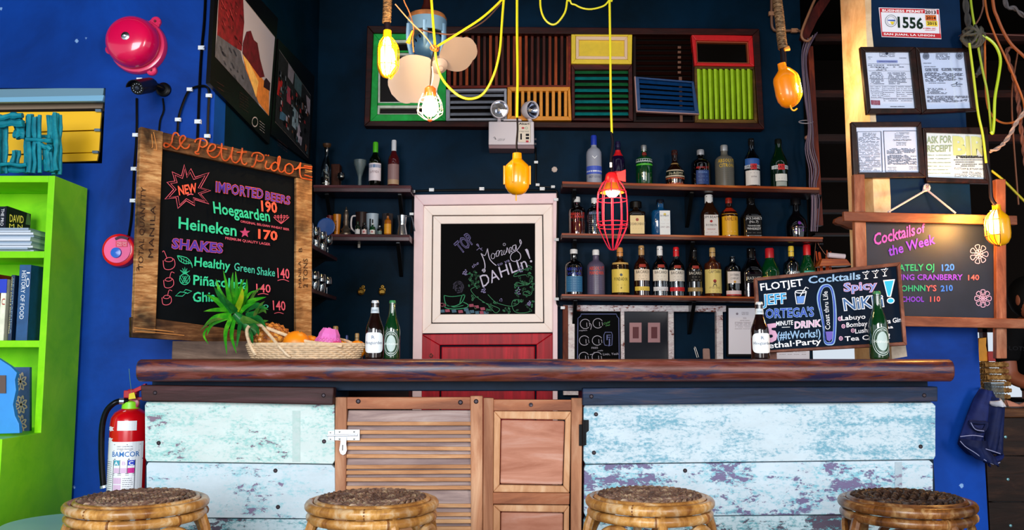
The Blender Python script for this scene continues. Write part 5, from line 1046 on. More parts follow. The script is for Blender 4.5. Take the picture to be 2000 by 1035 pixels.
clear = glass('#b8c8d0', gl=.10); dkgl = glass('#14181c', gl=.10); grn = flat('#04401c', .08, coat=1, spec=.7); dgrn = flat('#03200f', .08, coat=1, spec=.7); brn = flat('#1a0804', .08, coat=1, spec=.7); black = flat('#05060a', .08, coat=1, spec=.7); frosty = frost('#8a93a2', .82); clf = glass('#8798a4', gl=.16)
def dull(n, z0, z1, col, tw=.7): return [('ILLEGIBLE'[:0] or '|||||', 0, 0, col, tw)][:0]
def fine(z0, z1, n, col, tw=.62): return [('· · · ·'[:0] or '- -- --- -- -', z0+(z1-z0)*i/max(n-1, 1), .022, col, tw) for i in range(n)]
# top row
bottle(1160, 265, 27, F1, YB1, 'spirit', frost('#9fa6b8', .9), '#1c38b0', 'frosted bottle with blue cap and blue mountains, leftmost on the top shelf', .80, [(.2, .36, .95, '#3a58c8', [('GREY GOOSE', .12, .05, '#2c3a70', .72)]), (.24, .27, .9, '#d8e0f0', [('V', .5, .06, '#f0f4fa', .3)])])
bottle(1207, 277, 24, F1, YB1, 'wine', flat('#160a2c', .12, coat=.5), '#1a1440', 'dark bottle with red shoulder half hidden behind the red lamp cage', .86, [(.66, .8, .9, '#d81420'), (.12, .3, .9, '#d01018', [('A', .2, .06, '#f0d0d0', .3)])])
bottle(1258, 284, 29, F1, YB1, 'short', grn, '#c8ccd0', 'bulbous green bottle with silver band and silver cap', .86, [(.56, .64, 1, '#b4bcc0'), (.48, .52, .9, '#4cc030'), (.74, .82, .5, '#7a1a14')], metal=.8)
bottle(1318, 294, 33, F1, YB1, 'round', brn, '#3a1c18', 'round dark brandy bottle with an orange lower label', .86, [(.02, .22, .95, '#b85028'), (.24, .28, 1, '#c8b8a0'), (.28, .4, .95, '#101a14', [('St-REMY', .3, .07, '#d8d0b0', .7)]), (.4, .43, 1, '#c8b8a0'), (.6, .64, 1, '#a08050')])
bottle(1369, 293, 33, F1, YB1, 'spirit', dkgl, '#c4c8d0', 'clear bottle with small red heading and blue print on the top shelf', .86, [(.42, .52, .7, None, [('ABSOLUT', .46, .06, '#d81818', .6)]), (.05, .42, .5, '#1c3c7c', [('VODKA', .34, .05, '#7ca4e0', .4), ('- -- -', .24, .05, '#7ca4e0', .4), ('-- - -', .14, .05, '#7ca4e0', .4)])], metal=.5)
bottle(1415, 284, 33, F1, YB1, 'spirit', frost('#6c6a62', .88), '#c8ccd0', 'grey frosted bottle with bold yellow lettering', .86, [(.4, .7, .9, None, [('ABSOLUT', .56, .085, '#f0c800', .78), ('CITRON', .45, .085, '#f0c800', .68)]), (.05, .4, .9, None, fine(.1, .38, 7, '#30302e', .7))], metal=.6)
bottle(1468, 271, 27, F1, YB1, 'wine', clf, '#141414', 'pale vermouth bottle with blue shoulder and white label', .86, [(.45, .58, .85, '#2c62b4'), (.38, .45, .95, '#c8d0dc', [('MARTINI', .39, .05, '#101018', .75)]), (.36, .47, .3, '#d01820'), (.05, .34, .8, '#ece8e4', [('- - -', .28, .03, '#604040', .4), ('EXTRA', .2, .03, '#604040', .3), ('___', .06, .04, '#402020', .5)])], liquid=(.22, flat('#8a3410', .3)))
bottle(1521, 272, 30, F1, YB1, 'slope', dgrn, '#101410', 'dark green vermouth bottle at the right end of the top shelf', .9, [(.38, .45, .85, '#dce4ec', [('MARTINI', .39, .05, '#101018', .7)]), (.36, .47, .28, '#d01820'), (.14, .28, .5, '#e8e8e0', [('- - -', .18, .03, '#604040', .3)]), (.04, .13, .45, '#a8b0a8')])
# middle row
bottle(1127, 385, 30, F2, YB1, 'spirit', glass('#c08890', gl=.12), '#d0d4d8', 'clear bottle of red spirit, leftmost on the middle shelf', .86, [(.42, .6, .9, None, [('ABSOLUT', .5, .07, '#e02818', .75), ('KURANT', .42, .07, '#e02818', .7)])], liquid=(.34, flat('#7a1020', .25)))
bottle(1161, 387, 27, F2, YB1, 'spirit', clf, '#e4e8ec', 'clear bottle with rows of white print beside the red spirit', .86, [(.08, .6, .8, None, [('ABSOLUT', .54, .07, '#9ab0e0', .7)]+fine(.1, .48, 8, '#b8bce0', .66))])
bottle(1242, 394, 33, F2, YB1, 'short', flat('#1c1008', .09, coat=1, spec=.7), '#0c0a0a', 'square amaretto bottle with cream label and wide black cap', .82, [(.04, .56, .86, '#e8cf94', [('*', .44, .05, '#a03818', .14), ('DISARONNO', .28, .08, '#4a2810', .62), ('- - - -', .18, .03, '#8a6a40', .4)])], sq=5, capw=2.0)
bottle(1290, 390, 34, F2, YB1, 'short', flat('#0c4a7c', .09, coat=1, spec=.7), '#101420', 'blue gin bottle with a tall white label', .88, [(.02, .66, .62, '#e8ecec', [('*', .56, .04, '#e0c860', .12), ('BOMBAY', .5, .05, '#30405c', .36), ('- - -', .4, .03, '#c8a850', .35), ('--- --', .3, .03, '#806070', .35), ('DRY GIN', .2, .05, '#806070', .35)], .28)], sq=4)
bottle(1385, 381, 31, F2, YB1, 'slope', flat('#2a1408', .09, coat=1, spec=.7), '#eceef0', 'bourbon bottle with tall white cap and white label', .80, [(.02, .5, .9, '#e6e0dc', [('JIM BEAM', .42, .06, '#181818', .66), ('*', .35, .05, '#b02018', .13), ('BOURBON', .24, .05, '#382828', .5), ('WHISKEY', .15, .03, '#b02018', .4), ('- - -', .08, .03, '#604040', .5)])], sq=5)
bottle(1424, 387, 30, F2, YB1, 'rum', flat('#2c0c04', .09, coat=1, spec=.7), '#9a2010', 'dark coffee liqueur bottle with a yellow arched label', .86, [(.04, .58, .8, '#eeb010', [('KAHLUA', .4, .1, '#7c1c08', .6), ('- - -', .12, .04, '#fff0d0', .4)]), (.64, .74, .7, '#a82810')])
bottle(1467, 386, 33, F2, YB1, 'slope', flat('#0c0a0a', .08, coat=1, spec=.7), '#0a0a0c', 'square black-labelled whiskey bottle on the middle shelf', .84, [(.04, .5, .92, '#101012', [("JACK DANIEL'S", .42, .06, '#f0f0f0', .7), ('(No.7)', .34, .06, '#e0e0e0', .4), ('TENNESSEE', .25, .04, '#e0e0e0', .55), ('WHISKEY', .17, .06, '#f0f0f0', .6), ('--- -- ---', .09, .03, '#c8c8c8', .6)]), (.5, .505, .9, '#e0e0e0'), (.03, .035, .9, '#e0e0e0')], sq=5)
bottle(1555, 388, 36, F2, YB1, 'round', black, '#0c0c10', 'round black bottle with a purple mark at the end of the middle shelf', .84, [(.1, .5, .8, None, [('*', .36, .05, '#6a2090', .14), ('COFFEE', .24, .04, '#8a70a0', .4), ('U', .14, .06, '#8a4ab0', .34)])], capw=1.6)
# lowest row
bottle(1121, 487, 32, F3, YB1, 'spirit', clf, '#e0e4e8', 'clear bottle with deep blue lettering, leftmost on the lowest shelf', .9, [(.3, .6, .9, None, [('ABSOLUT', .52, .07, '#1c2cb0', .76), ('VODKA', .42, .07, '#1c2cb0', .66)]), (.06, .4, .7, '#2a6a98', fine(.08, .38, 7, '#8ccfe8', .62))])
bottle(1164, 488, 31, F3, YB1, 'spirit', frost('#5c5470', .85), '#eceef2', 'frosted bottle with orange lettering on the lowest shelf', .88, [(.3, .62, .9, None, [('ABSOLUT', .54, .08, '#f04a18', .76), ('MANDRIN', .44, .08, '#f04a18', .7)]), (.06, .4, .8, None, fine(.12, .38, 7, '#a8a8d0', .66))])
bottle(1211, 484, 31, F3, YB1, 'short', flat('#241408', .09, coat=1, spec=.7), '#d89048', 'brandy bottle with gold cap and broad yellow label', .82, [(.06, .54, .86, '#ecd058', [('*', .42, .06, '#3a4a58', .13), ('FUNDADOR', .3, .07, '#1c1c1c', .66), ('- - -', .2, .03, '#806020', .4), ('+', .12, .06, '#1c1c1c', .1)]), (.64, .68, .8, '#d0a85c')])
def rum(x, top, cap, bodyc, lab, lc, label, tc='#302018', band='#e8c850'):
    bottle(x, top, 27, F3, YB1, 'rum', bodyc, cap, label, .81, [(.3, .52, .84, lab, [('BACARDI', .44, .06, tc, .72), ('- - -', .38, .03, tc, .4), ('- -- -', .32, .03, tc, .5)]), (.56, .62, .3, '#a83020'), (.1, .18, .8, band, [('- -- --', .12, .03, tc, .6)])])
rum(1253, 480, '#b8905c', flat('#2a0e06', .09, coat=1, spec=.7), '#f0dcc0', 0, 'dark rum bottle with gold cap and cream label')
rum(1289, 481, '#f0f2f4', clf, '#f2ead8', 0, 'clear rum bottle with white cap', band='#e4e6ea')
rum(1321, 483, '#e01824', clf, '#efe6d8', 0, 'clear rum bottle with bright red cap', band='#d81c24')
rum(1356, 484, '#101014', flat('#0c0806', .08, coat=1, spec=.7), '#1a1614', 0, 'black rum bottle between the red-capped and the pirate-labelled ones', '#e8e0d0', '#a8884a')
bottle(1392, 484, 29, F3, YB1, 'short', flat('#4a2010', .09, coat=1, spec=.7), '#c8a468', 'spiced rum bottle with a cream label showing a red figure', .82, [(.07, .55, .92, '#f0d87c', [('CAPTAIN', .47, .06, '#3c2418', .6), ('SPICED GOLD', .16, .04, '#8c6420', .56), ('- - - -', .1, .03, '#8c6420', .6), ('*', .31, .05, '#b02c20', .17), ('A', .2, .12, '#3c1c18', .2)])])
bottle(1431, 493, 28, F3, YB1, 'short', clf, None, 'clear liqueur bottle with round white label and glass neck', .86, [(.3, .56, .62, '#e8dcd4', [('SOUTHERN', .46, .05, '#504848', .44), ('COMFORT', .38, .05, '#504848', .44), ('*', .33, .03, '#e0a030', .12)]), (.06, .14, .8, '#f0d8d8'), (.03, .06, .8, '#c02820')])
bottle(1468, 485, 33, F3, YB1, 'slope', glass('#8a8ea0', gl=.14), '#0c0a0c', 'square whisky bottle with a slanting black label', .8, [(.28, .46, .92, '#161418', [('BLACK LABEL', .35, .06, '#e8e4da', .62), ('- -- -', .3, .03, '#c0b890', .6)])], liquid=(.5, flat('#5a1c08', .25)), sq=6)
bottle(1504, 485, 33, F3, YB1, 'slope', grn, '#c81c28', 'green bottle with red cap and yellow label behind the tilted board', .8, [(.1, .42, .9, '#f0d020')])
bottle(1546, 481, 27, F3, YB1, 'short', clf, '#ecc83c', 'clear bottle with yellow cap and white lettering behind the tilted board', .8, [(.4, .6, .9, None, [('CAMPARI', .42, .09, '#f4f6f8', .8)])])
bottle(1577, 478, 28, F3, YB1, 'slope', grn, '#d41820', 'green bottle with red cap, last on the lowest shelf', .8, [(.4, .5, .5, '#2cb0a0')])
# black pourers standing in some bottles, and fruit of the shelf end: bundle of orange sticks with a pale roll
t = thing('stick_bundle', 'orange sticks tied in a wire holder at the shelf end', 'sticks', (hy(1608, 520, 5.36).x, 5.36, F3(1.88)))
r = random.Random(8)
for i in range(11):
    a = hy(1600+r.uniform(0, 6)+i*1.8, 524, 5.36+r.uniform(-.02, .02)); b = hy(1596+i*1.4+(i > 5)*10+r.uniform(-3, 3), 482+r.uniform(0, 12)+(i > 5)*6, 5.36); a.z = F3(a.x)+.001
    obj('stick', MB().tube([a, b], .004, 5), flat('#b8481c', .5), t)
obj('wire_holder', MB().tube([hy(x, y, 5.33) for x, y in ((1590, 520), (1593, 476), (1597, 474), (1600, 480), (1615, 500), (1630, 505))], .002, 5, smooth=3), flat('#8a5c48', .4, .5), t)
# ---------------- left shelves ----------------
GL = 'drinks and cups on the dark shelves'
bottle(733, 278, 25, F4, 5.36, 'wine', glass('#8ca844', gl=.14), '#4cb818', 'wine bottle with bright green cap and white label', .77, [(.14, .52, .85, '#e8dce4', [('LA MUNDA', .3, .06, '#7c5860', .6)]), (.42, .49, .8, '#5c7ca8')], group=GL)
bottle(769, 274, 23, F4, 5.36, 'wine', flat('#4a1014', .09, coat=1, spec=.7), '#d4d8e0', 'rose wine bottle with white cap and grey-brown label', .77, [(.16, .48, .85, '#8c6c6c'), (.06, .16, .85, '#b09070')], group=GL)
c = hy(637, 358, 5.36); c.z = F4(c.x); H = hy(637, 281, 5.36).z-c.z
t = thing('glass_carafe', 'glass carafe with wooden stopper and pale script at the left end', 'carafe', c, GL); obj('vessel', MB().lathe([(1e-5, 0), (.032, 0), (.034, .01), (.033, H*.45), (.024, H*.6), (.013, H*.7), (.013, H*.88), (.02, H*.93)], 24, c), clf, t, sm=True); obj('stopper', MB().lathe([(.012, H*.88), (.026, H*.96), (.026, H), (1e-5, H)], 16, c), flat('#4a3018', .5), t); 
m = MB(); fn = wrap(c, .0345, c.z); lay(m, 'Cafe', lambda u, v: fn(-.012+.026*u, H*.36-u*.02+v*.014), shear=.3); lay(m, 'Bar', lambda u, v: fn(0+.024*u, H*.22-u*.01+v*.014), shear=.3); patch(m, fn, -.02, H*.08, .03, H*.09); patch(m, fn, -.02, H*.03, .03, H*.04); obj('lettering', m, flat('#a8ac9c', .5), t)
q = hy(655, 340, 5.42); solo('wooden_box', MB().bx(q.x-.03, 5.4, F4(q.x), q.x+.03, 5.47, hy(655, 320, 5.4).z), flat('#3a1c12', .6, var=.3), 'small brown wooden box behind the carafe', 'box', GL, bevel=.003)
def tumbler(x, y0, w_, fz, Y, name, label, cat, mat=None, prof=None, group=GL, base=None):
    c = hy(x, base or 500, Y); c.z = fz(c.x) if callable(fz) else fz; c.x = hy(x, (y0+(base or y0+40))/2, Y).x; H = hy(x, y0, Y).z-c.z; R = w_/2*Y/F
    t = thing(name, label, cat, c, group); obj('vessel', MB().lathe([(max(a*R, 1e-5), b*H) for a, b in (prof or [(0, 0), (.8, 0), (1, 1), (.95, 1), (.76, .05), (0, .05)])], 24, c), mat or clf, t, sm=True); return t, c, H, R
WG = [(0, 0), (.7, 0), (.7, .02), (.12, .05), (.1, .45), (.5, .5), (.95, .62), (1, .8), (.85, 1), (.82, 1), (.95, .8), (.9, .64), (.1, .5)]
tumbler(666, 338, 15, F4, 5.34, 'stemmed_glass', 'small stemmed glass next to the brown box', 'glass', prof=WG)
tumbler(703, 313, 25, F4, 5.36, 'frosted_goblet', 'frosted funnel-shaped glass beside the wine bottles', 'glass', frost('#6a7c80', .5), [(0, 0), (.3, 0), (.28, .38), (.5, .55), (.95, .85), (1, 1), (.93, 1), (.9, .86), (.4, .56), (0, .5)])
t, c, H, R = tumbler(644, 421, 12, F5, 5.3, 'striped_box', 'narrow dark red box with diagonal white stripes', 'box', flat('#5a0c10', .5), [(0, 0), (1, 0), (1, 1), (0, 1)])
m = MB(); [m.ribbon([V((c.x-R*.98, c.y-R-.001, c.z+H*(.2+.17*i))), V((c.x+R*.98, c.y-R-.001, c.z+H*(.06+.17*i)))], V((0, -1, 0)), .003, smooth=0) for i in range(5)]; obj('stripes', m, flat('#b08890', .5), t)
t, c, H, R = tumbler(658, 419, 16, F5, 5.32, 'amber_tumbler', 'tall amber tumbler with dark lettering', 'glass', flat('#c47810', .3), [(0, 0), (.7, 0), (.75, .3), (.95, .8), (1, 1), (.9, 1), (.6, .1), (0, .1)]); m = MB(); fn = wrap(c, R*.95, c.z); lay(m, 'PALE', lambda u, v: fn(-.008-v*.012+.012, H*.2+u*H*.5)); obj('lettering', m, flat('#4a2008', .5), t)
tumbler(676, 403, 22, F5, 5.32, 'pepper_mill', 'ornate pewter pepper mill with a pointed top', 'mill', flat('#6c6258', .35, .7), [(0, 0), (1, 0), (1, .06), (.7, .12), (.9, .2), (.55, .26), (.42, .35), (.5, .45), (.38, .55), (.5, .68), (.42, .78), (.32, .82), (.36, .86), (.15, .9), (.12, .95), (0, 1)])
def mug(x, y0, w_, Y, col, label, handle, art):
    t, c, H, R = tumbler(x, y0, w_, F5, Y, 'mug', label, 'mug', flat(col, .3), [(0, 0), (.85, 0), (.9, .1), (1, .97), (1.03, 1), (.93, 1), (.85, .12), (0, .12)])
    if handle: obj('handle', MB().tube([c+V((handle*R*.9, -.008, H*.85)), c+V((handle*R*1.5, -.02, H*.78)), c+V((handle*R*1.55, -.02, H*.35)), c+V((handle*R*.85, -.01, H*.15))], .0055, 8, smooth=4), flat('#dcd8dc', .3), t, sm=True)
    if art:
        m = MB(); fn = wrap(c, R*.975, c.z)
        for u0, u1, v0, v1 in art: patch(m, fn, u0*R, v0*H, u1*R, v1*H, 4)
        obj('printed_picture', m, flat('#14181c', .5), t)
mug(706, 415, 24, 5.36, '#2a1c1a', 'dark brown mug with a white handle', -1, ())
mug(727, 418, 25, 5.36, '#a8bccc', 'pale blue mug with two dark figures printed on it', 0, [(-.3, -.05, .3, .75), (.08, .32, .35, .72), (-.36, .4, .16, .3)])
mug(757, 418, 22, 5.38, '#3a3638', 'dark glass mug behind the miniature bottles', 0, ())
GM = 'miniature bottles on the dark shelf'
for x, y0, w_, body, cp, lb, lc in ((698, 433, 10, dgrn, '#184028', 'green miniature bottle with white label, leftmost miniature', '#d8dce0'), (711, 434, 10, black, '#1c2820', 'dark miniature bottle with a reddish-marked white label', '#e0c8c8'), (727, 436, 11, grn, '#c8ccd0', 'green miniature bottle with a red dot on its label', '#e4e4e0'), (741, 441, 10, clf, '#c8ccd0', 'shortest clear miniature bottle', '#5c7470')):
    bottle(x, y0, w_, F5, 5.30, 'short', body, cp, lb, .86, [(.05, .4, .8, lc, [('*', .22, .05, '#b01c20', .3)] if 'red' in lb else ())], group=GM)
bottle(757, 417, 14, F5, 5.30, 'short', flat('#a85c08', .2), '#20140c', 'small bottle of yellow liqueur with a yellow label', .88, [(.05, .5, .9, '#e8a018', [('- - -', .3, .05, '#7c3008', .5)])], group=GM)
t, c, H, R = tumbler(785, 421, 21, F5, 5.33, 'moka_pot', 'steel moka coffee pot at the end of the lower dark shelf', 'coffee pot', flat('#a8b0b8', .2, .95), [(0, 0), (1, 0), (.98, .1), (.72, .5), (.7, .54), (.74, .6), (.92, 1), (.5, 1.02), (0, 1.04)])
obj('handle', MB().tube([c+V((R*.8, -.01, H*.95)), c+V((R*1.9, -.02, H*.92)), c+V((R*2.5, -.02, H*.2))], .004, 6), flat('#98a0a8', .25, .9), t)
obj('knob', MB().lathe([(.004, H*1.02), (.006, H*1.1), (1e-5, H*1.14)], 10, c), blk, t)
# glasses on the two side shelves
for row, (z, lb) in enumerate(((hy(665, 508, 5.35).z, 'upper'), (hy(662, 582, 5.35).z, 'lower'))):
    ws = ['first', 'second', 'third', 'fourth', 'fifth', 'sixth', 'seventh']
    for i in range(7):
        y = 4.62+i*.085+(row == 1)*.0; 
        for j in range(1): tumbler(0, 0, 1, z, y, 'wine_glass', '', 'glass') if False else None
        c = V((-1.09-.018*(i % 2), y, z+.0005)); H = .12-.02*(i % 2)-.012*row; R = .032
        t = thing('wine_glass', '%s clear glass counting from the bar on the %s side shelf' % (ws[i], lb), 'glass', c, 'glasses on the side shelves'); obj('vessel', MB().lathe([(max(a*R, 1e-5), b*H) for a, b in (WG if i % 2 == 0 else [(0, 0), (.75, 0), (.8, .05), (1, .6), (.8, 1), (.76, 1), (.95, .6), (.72, .08), (0, .08)])], 20, c), glass('#c4d4dc', gl=.2), t, sm=True)
q = hy(627, 436, 4.9); solo('blue_plate', MB().lathe([(.001, 0), (.05, .002), (.055, .006), (.05, .008), (.001, .006)], 24, V((-1.13, 5.26, hx(627, 436, -1.13).z)), RX), flat('#0c4ca0', .4), 'blue dish propped behind the glasses of the upper side shelf', 'dish')
# wall bottle openers and the white hook
brs = flat('#8a6a28', .35, .8)
for x, rz, lb in ((707, .3, 'tilted brass bottle opener, left of the pair on the teal wall'), (747, 0, 'upright brass bottle opener, right of the pair on the teal wall')):
    c = hy(x, 568, YB); t = thing('bottle_opener', lb, 'bottle opener', c, 'brass wall bottle openers'); Rz = Matrix.Rotation(rz, 3, 'Y')
    obj('plate', MB().box(c+Rz @ V((0, -.004, .0)), (.04, .008, .036), Rz).lathe([(.012, -.004), (.012, .004)], 12, c+Rz @ V((0, -.004, .026)), RX), brs, t, bevel=.003)
    obj('lip', MB().lathe([(.02, .0), (.021, .02), (.016, .024), (.014, .0)], 16, c+Rz @ V((0, -.004, -.008)), RX), brs, t, sm=True); obj('screw', MB().lathe([(.004, 0), (.0035, .003), (1e-5, .003)], 8, c+Rz @ V((0, -.008, .026)), RX), flat('#2a1c0c', .4), t)
c = hy(701, 484, 5.44); solo('switch_pull', MB().lathe([(.007, 0), (.009, .004), (.009, .034), (.005, .04), (1e-5, .04)], 12, c).tube([c+V((0, 0, .04)), V((c.x, c.y, F5(c.x)-.041))], .0015, 5), flat('#d8d4cc', .4), 'white cord pull hanging under the lower dark shelf', 'pull')
# window frame with three panes behind the bar, on the back wall
Ti = ZT(1080, 570, 4.7619); YW2 = 5.44
ppw = peel('flaking_white_on_brown', '#e8dede', '#c0b0b4', '#6a2c18', 0, -.1, 21); brw = wood('old_red_frame', '#3a140a', '#7a3820', '#a8603c', (10, 10, 2), .6, .4)
zl_ = .9
t = thing('old_window_frame', 'old flaking three-pane window frame hung under the liquor shelves', 'window frame', (hy(1260, 695, YW2).x, YW2, zl_))
def dn2(m, z=zl_):
    for v in m.v:
        if v.z < 1.08: v.z = z
    return m
obj('top_rail', MB().pp([(95, 122), (1612, 127), (1610, 186), (140, 180)], YW2, .05, Ti), ppw, t, bevel=.003)
obj('left_stile', dn2(MB().pp([(92, 124), (140, 124), (140, 720), (92, 720)], YW2-.006, .05, Ti)), brw, t, bevel=.003); obj('left_stile', dn2(MB().pp([(141, 150), (203, 150), (200, 720), (141, 720)], YW2, .05, Ti)), ppw, t, bevel=.003)
for x0, x1 in ((630, 664), (1072, 1124), (1520, 1580)): obj('stile', dn2(MB().pp([(x0, 182), (x1, 182), (x1+3, 720), (x0+3, 720)], YW2, .05, Ti)), ppw, t, bevel=.003)
obj('bottom_rail', MB().bx(hy(1100, 690, YW2).x, YW2, zl_-.04, hy(1418, 690, YW2).x, YW2+.05, zl_), ppw, t)
ch = obj('chalkboard', dn2(MB().pr(200, 182, 632, 720, YW2+.025, .01, Ti)), CH, t); gp = obj('dark_pane', dn2(MB().pr(664, 186, 1074, 720, YW2+.025, .01, Ti)), flat('#22242c', .12, spec=.35), t)
pw_ = Plane((0, YW2+.025, 0), (0, -1, 0), .002); wc = flat('#b8b4c4', .8); m = MB()
for x, y in ((300, 298), (418, 292), (292, 452), (412, 452), (288, 605), (410, 605)):
    m.rib(pw_, [(x+46*cos(a), y-44*sin(a)) for a in [.5+q*.42 for q in range(13)]], 1.1, Ti); m.rib(pw_, [(x+14, y-12), (x+16, y+28)], 1, Ti, smooth=0); m.rib(pw_, [(x+38, y-10), (x+44, y+22)], .9, Ti, smooth=0)
m.rib(pw_, [(335, 285), (358, 310), (350, 350)], 1, Ti)
pt(m, pw_, 'mayhem', (245, 366), (318, 362), (245, 352), Ti); pt(m, pw_, 'FRIES', (358, 530), (418, 528), (358, 512), Ti); pt(m, pw_, 'crafts', (415, 553), (465, 550), (415, 540), Ti); pt(m, pw_, 'Livin, Yeah', (465, 590), (608, 585), (465, 568), Ti); m.rib(pw_, [(385, 560), (370, 578), (342, 584)], 1, Ti)
obj('chalk_drawing', m, wc, ch); m = MB(); pt(m, pw_, 'Cold', (470, 305), (530, 288), (470, 285), Ti, shear=.2); pt(m, pw_, 'Ones', (490, 322), (530, 312), (490, 305), Ti, shear=.2); obj('lettering', m, flat('#5fa860', .8), ch)
m = MB(); bpts = [(228, 720), (232, 245), (258, 225), (262, 206), (590, 206), (596, 228), (612, 245), (616, 720)]; m.rib(pw_, [(x, min(y, 640)) for x, y in bpts], 1.3, Ti, smooth=0); m.rib(pw_, [(485, 375), (545, 375), (552, 400), (548, 495), (520, 502), (482, 495), (474, 470), (474, 400)], 1.2, Ti, True, 0); pt(m, pw_, 'F', (498, 448), (538, 448), (498, 396), Ti); pt(m, pw_, 'J', (502, 486), (532, 486), (502, 432), Ti)
obj('chalk_drawing', m, flat('#6c74a8', .8), ch)
for x0 in (712, 884):
    f = obj('mat_reflection', MB().pr(x0, 286, x0+112, 470, YW2+.021, .003, Ti), flat('#b08488', .7), gp); obj('image', MB().pr(x0+30, 326, x0+86, 432, YW2+.0195, .001, Ti), flat('#5c1a24', .6), f)  # reflections of two frames in the dark pane, drawn as flat coloured panels
t = thing('tongs', 'steel tongs hanging in the open right-hand pane', 'tongs', hy(1358, 695, 5.45)); obj('arm', MB().tube([hy(*Ti(1312, 520), 5.45), hy(*Ti(1340, 612), 5.45)], .002, 5), flat('#b8b0a8', .3, .9), t); obj('arm', MB().tube([hy(*Ti(1326, 516), 5.45), hy(*Ti(1356, 608), 5.45)], .002, 5), flat('#b8b0a8', .3, .9), t); obj('hinge', MB().lathe([(.005, 0), (.005, .01)], 10, hy(*Ti(1318, 516), 5.45), RX), flat('#b8b0a8', .3, .9), t)
solo('paddle', dn2(MB().pp([(1394, 535), (1400, 526), (1450, 526), (1458, 535), (1468, 720), (1400, 720)], 5.46, .01, Ti), 1.0), flat('#a07c70', .6, var=.15), 'small worn wooden paddle in the open right-hand pane', 'paddle', bevel=.002)
t = thing('notice', 'white printed notice on a black backing beside the old window frame', 'notice', hy(1450, 694, 5.45)); obj('backing', dn2(MB().pr(1622, 128, 1920, 600, 5.455, .03, Ti), 1.09), flat('#0a0a0c', .5), t); pp_ = obj('paper', MB().pr(1634, 150, 1900, 578, 5.45, .003, Ti), flat('#fbf6ff', .7), t)
m = MB(); pq = Plane((0, 5.45, 0), (0, -1, 0), .0015); m.disc(pq, (1713, 204), 11, T=Ti); scribble_lines(m, pq, 1755, 190, 1820, 212, 4, Ti, .7); scribble_lines(m, pq, 1768, 240, 1800, 250, 2, Ti, .7); scribble_lines(m, pq, 1740, 266, 1830, 266, 1, Ti, .9); scribble_lines(m, pq, 1692, 282, 1845, 300, 3, Ti, .7); scribble_lines(m, pq, 1695, 312, 1845, 325, 2, Ti, .7); scribble_lines(m, pq, 1692, 343, 1845, 343, 1, Ti, .7); o = obj('printed_lines', m, flat('#9a8c98', .7), pp_); o['kind'] = 'stuff'
t = thing('notice', 'white printed sheet low on the back wall, under the tilted chalkboard', 'notice', hy(1550, 699, 5.46)); pp_ = obj('paper', dn2(MB().pr(1517, 662, 1581, 720, 5.46, .003), 1.0), flat('#f4f0fa', .7), t); m = MB(); scribble_lines(m, Plane((0, 5.46, 0), (0, -1, 0), .0015), 1522, 683, 1576, 692, 3, w=.8); q = obj('printed_lines', m, flat('#b0a4a8', .7), pp_); q['kind'] = 'stuff'
t = thing('paper_roll', 'white rolled paper lying on an orange wooden tray at the shelf end', 'roll', hy(1632, 503, 5.3)); obj('roll', MB().tube([hy(1617, 498, 5.3), hy(1650, 501, 5.3)], .016, 12), flat('#ecdce4', .6), t, sm=True); obj('tray', MB().pp([(1606, 505), (1654, 506), (1664, 518), (1600, 520)], 5.27, .1), she, t, bevel=.003)
t = solo('scroll_bracket', MB().pp([(1630, 434), (1632, 427), (1640, 423), (1652, 422), (1702, 424), (1702, 452), (1658, 446), (1646, 440), (1636, 438)], 3.68, .03), wood('hat_brown', '#3c1808', '#7c3c1c', '#a85c30'), 'brown curved wooden scroll in the dark gap beside the pillar', 'bracket', bevel=.003)
# beer bottles on the bar
def beer(x, top, base, w_, Y, kind, label):
    c = hy(x, (top+base)/2, Y); z0 = ZC+.0005
    if kind == 'brown':
        t = bottle(x, top, w_, z0, Y, 'beer', flat('#170705', .07, coat=1, spec=.8), '#d4dce4', label, .955, [(.78, .88, 1.0, '#c8d4dc', [('HOEGAARDEN', .81, .035, '#5c7484', .6)]), (.1, .45, .84, 'r#eef6fa', [('Hoegaarden', .25, .055, '#304a6c', .84), ('R', .34, .06, '#40587c', .14)]), (.17, .19, .78, '#c4dce8')], group='beer bottles on the bar', base=base, caprough=.3, metal=.3)
    else:
        t = bottle(x, top, w_, z0, Y, 'beer', flat('#043414', .07, coat=1, spec=.8), '#2c7c48', label, .955, [(.05, .47, .74, 'o#c8d8d4'), (.06, .46, .70, 'o#06301a'), (.075, .445, .60, 'o#c8d8d4'), (.085, .435, .56, 'o#0a3c22'), (.12, .40, .40, 'o#b8ccc8'), (.215, .30, .78, '#0a1c18', [('Heineken', .235, .05, '#e8f0ec', .74)]), (.33, .38, .2, None, [('*', .355, .02, '#c02020', .16)]), (.4, .42, .3, None, [('LAGER BEER', .405, .02, '#d0dcd8', .4)]), (.08, .12, .3, None, [('PREMIUM', .09, .022, '#d0dcd8', .3)])], group='beer bottles on the bar', base=base, caprough=.35)
        fn = wrap(c, w_/2*Y/F*.5, z0); 
        for ch_ in C.objects:
            if ch_.parent == t and ch_.name.startswith('bottle_body'): bb = ch_
        m = MB(); H_ = hy(x, top, Y).z-z0; lay(m, 'Heineken', lambda u, v: fn(.004-v*.006+.003, H_*.68+u*H_*.2)); obj('lettering', m, flat('#c8dccc', .5), bb)
    return t
beer(732, 587, 700, 35, 3.36, 'brown', 'brown beer bottle with white label, left of the pair by the fruit basket')
beer(766, 587, 700, 31, 3.36, 'green', 'green beer bottle, right of the pair by the fruit basket')
beer(1484, 590, 700, 35, 3.28, 'brown', 'brown beer bottle with white label at the left of the tilted board')
beer(1715, 569, 698, 36, 3.28, 'green', 'green beer bottle in front of the tilted board')
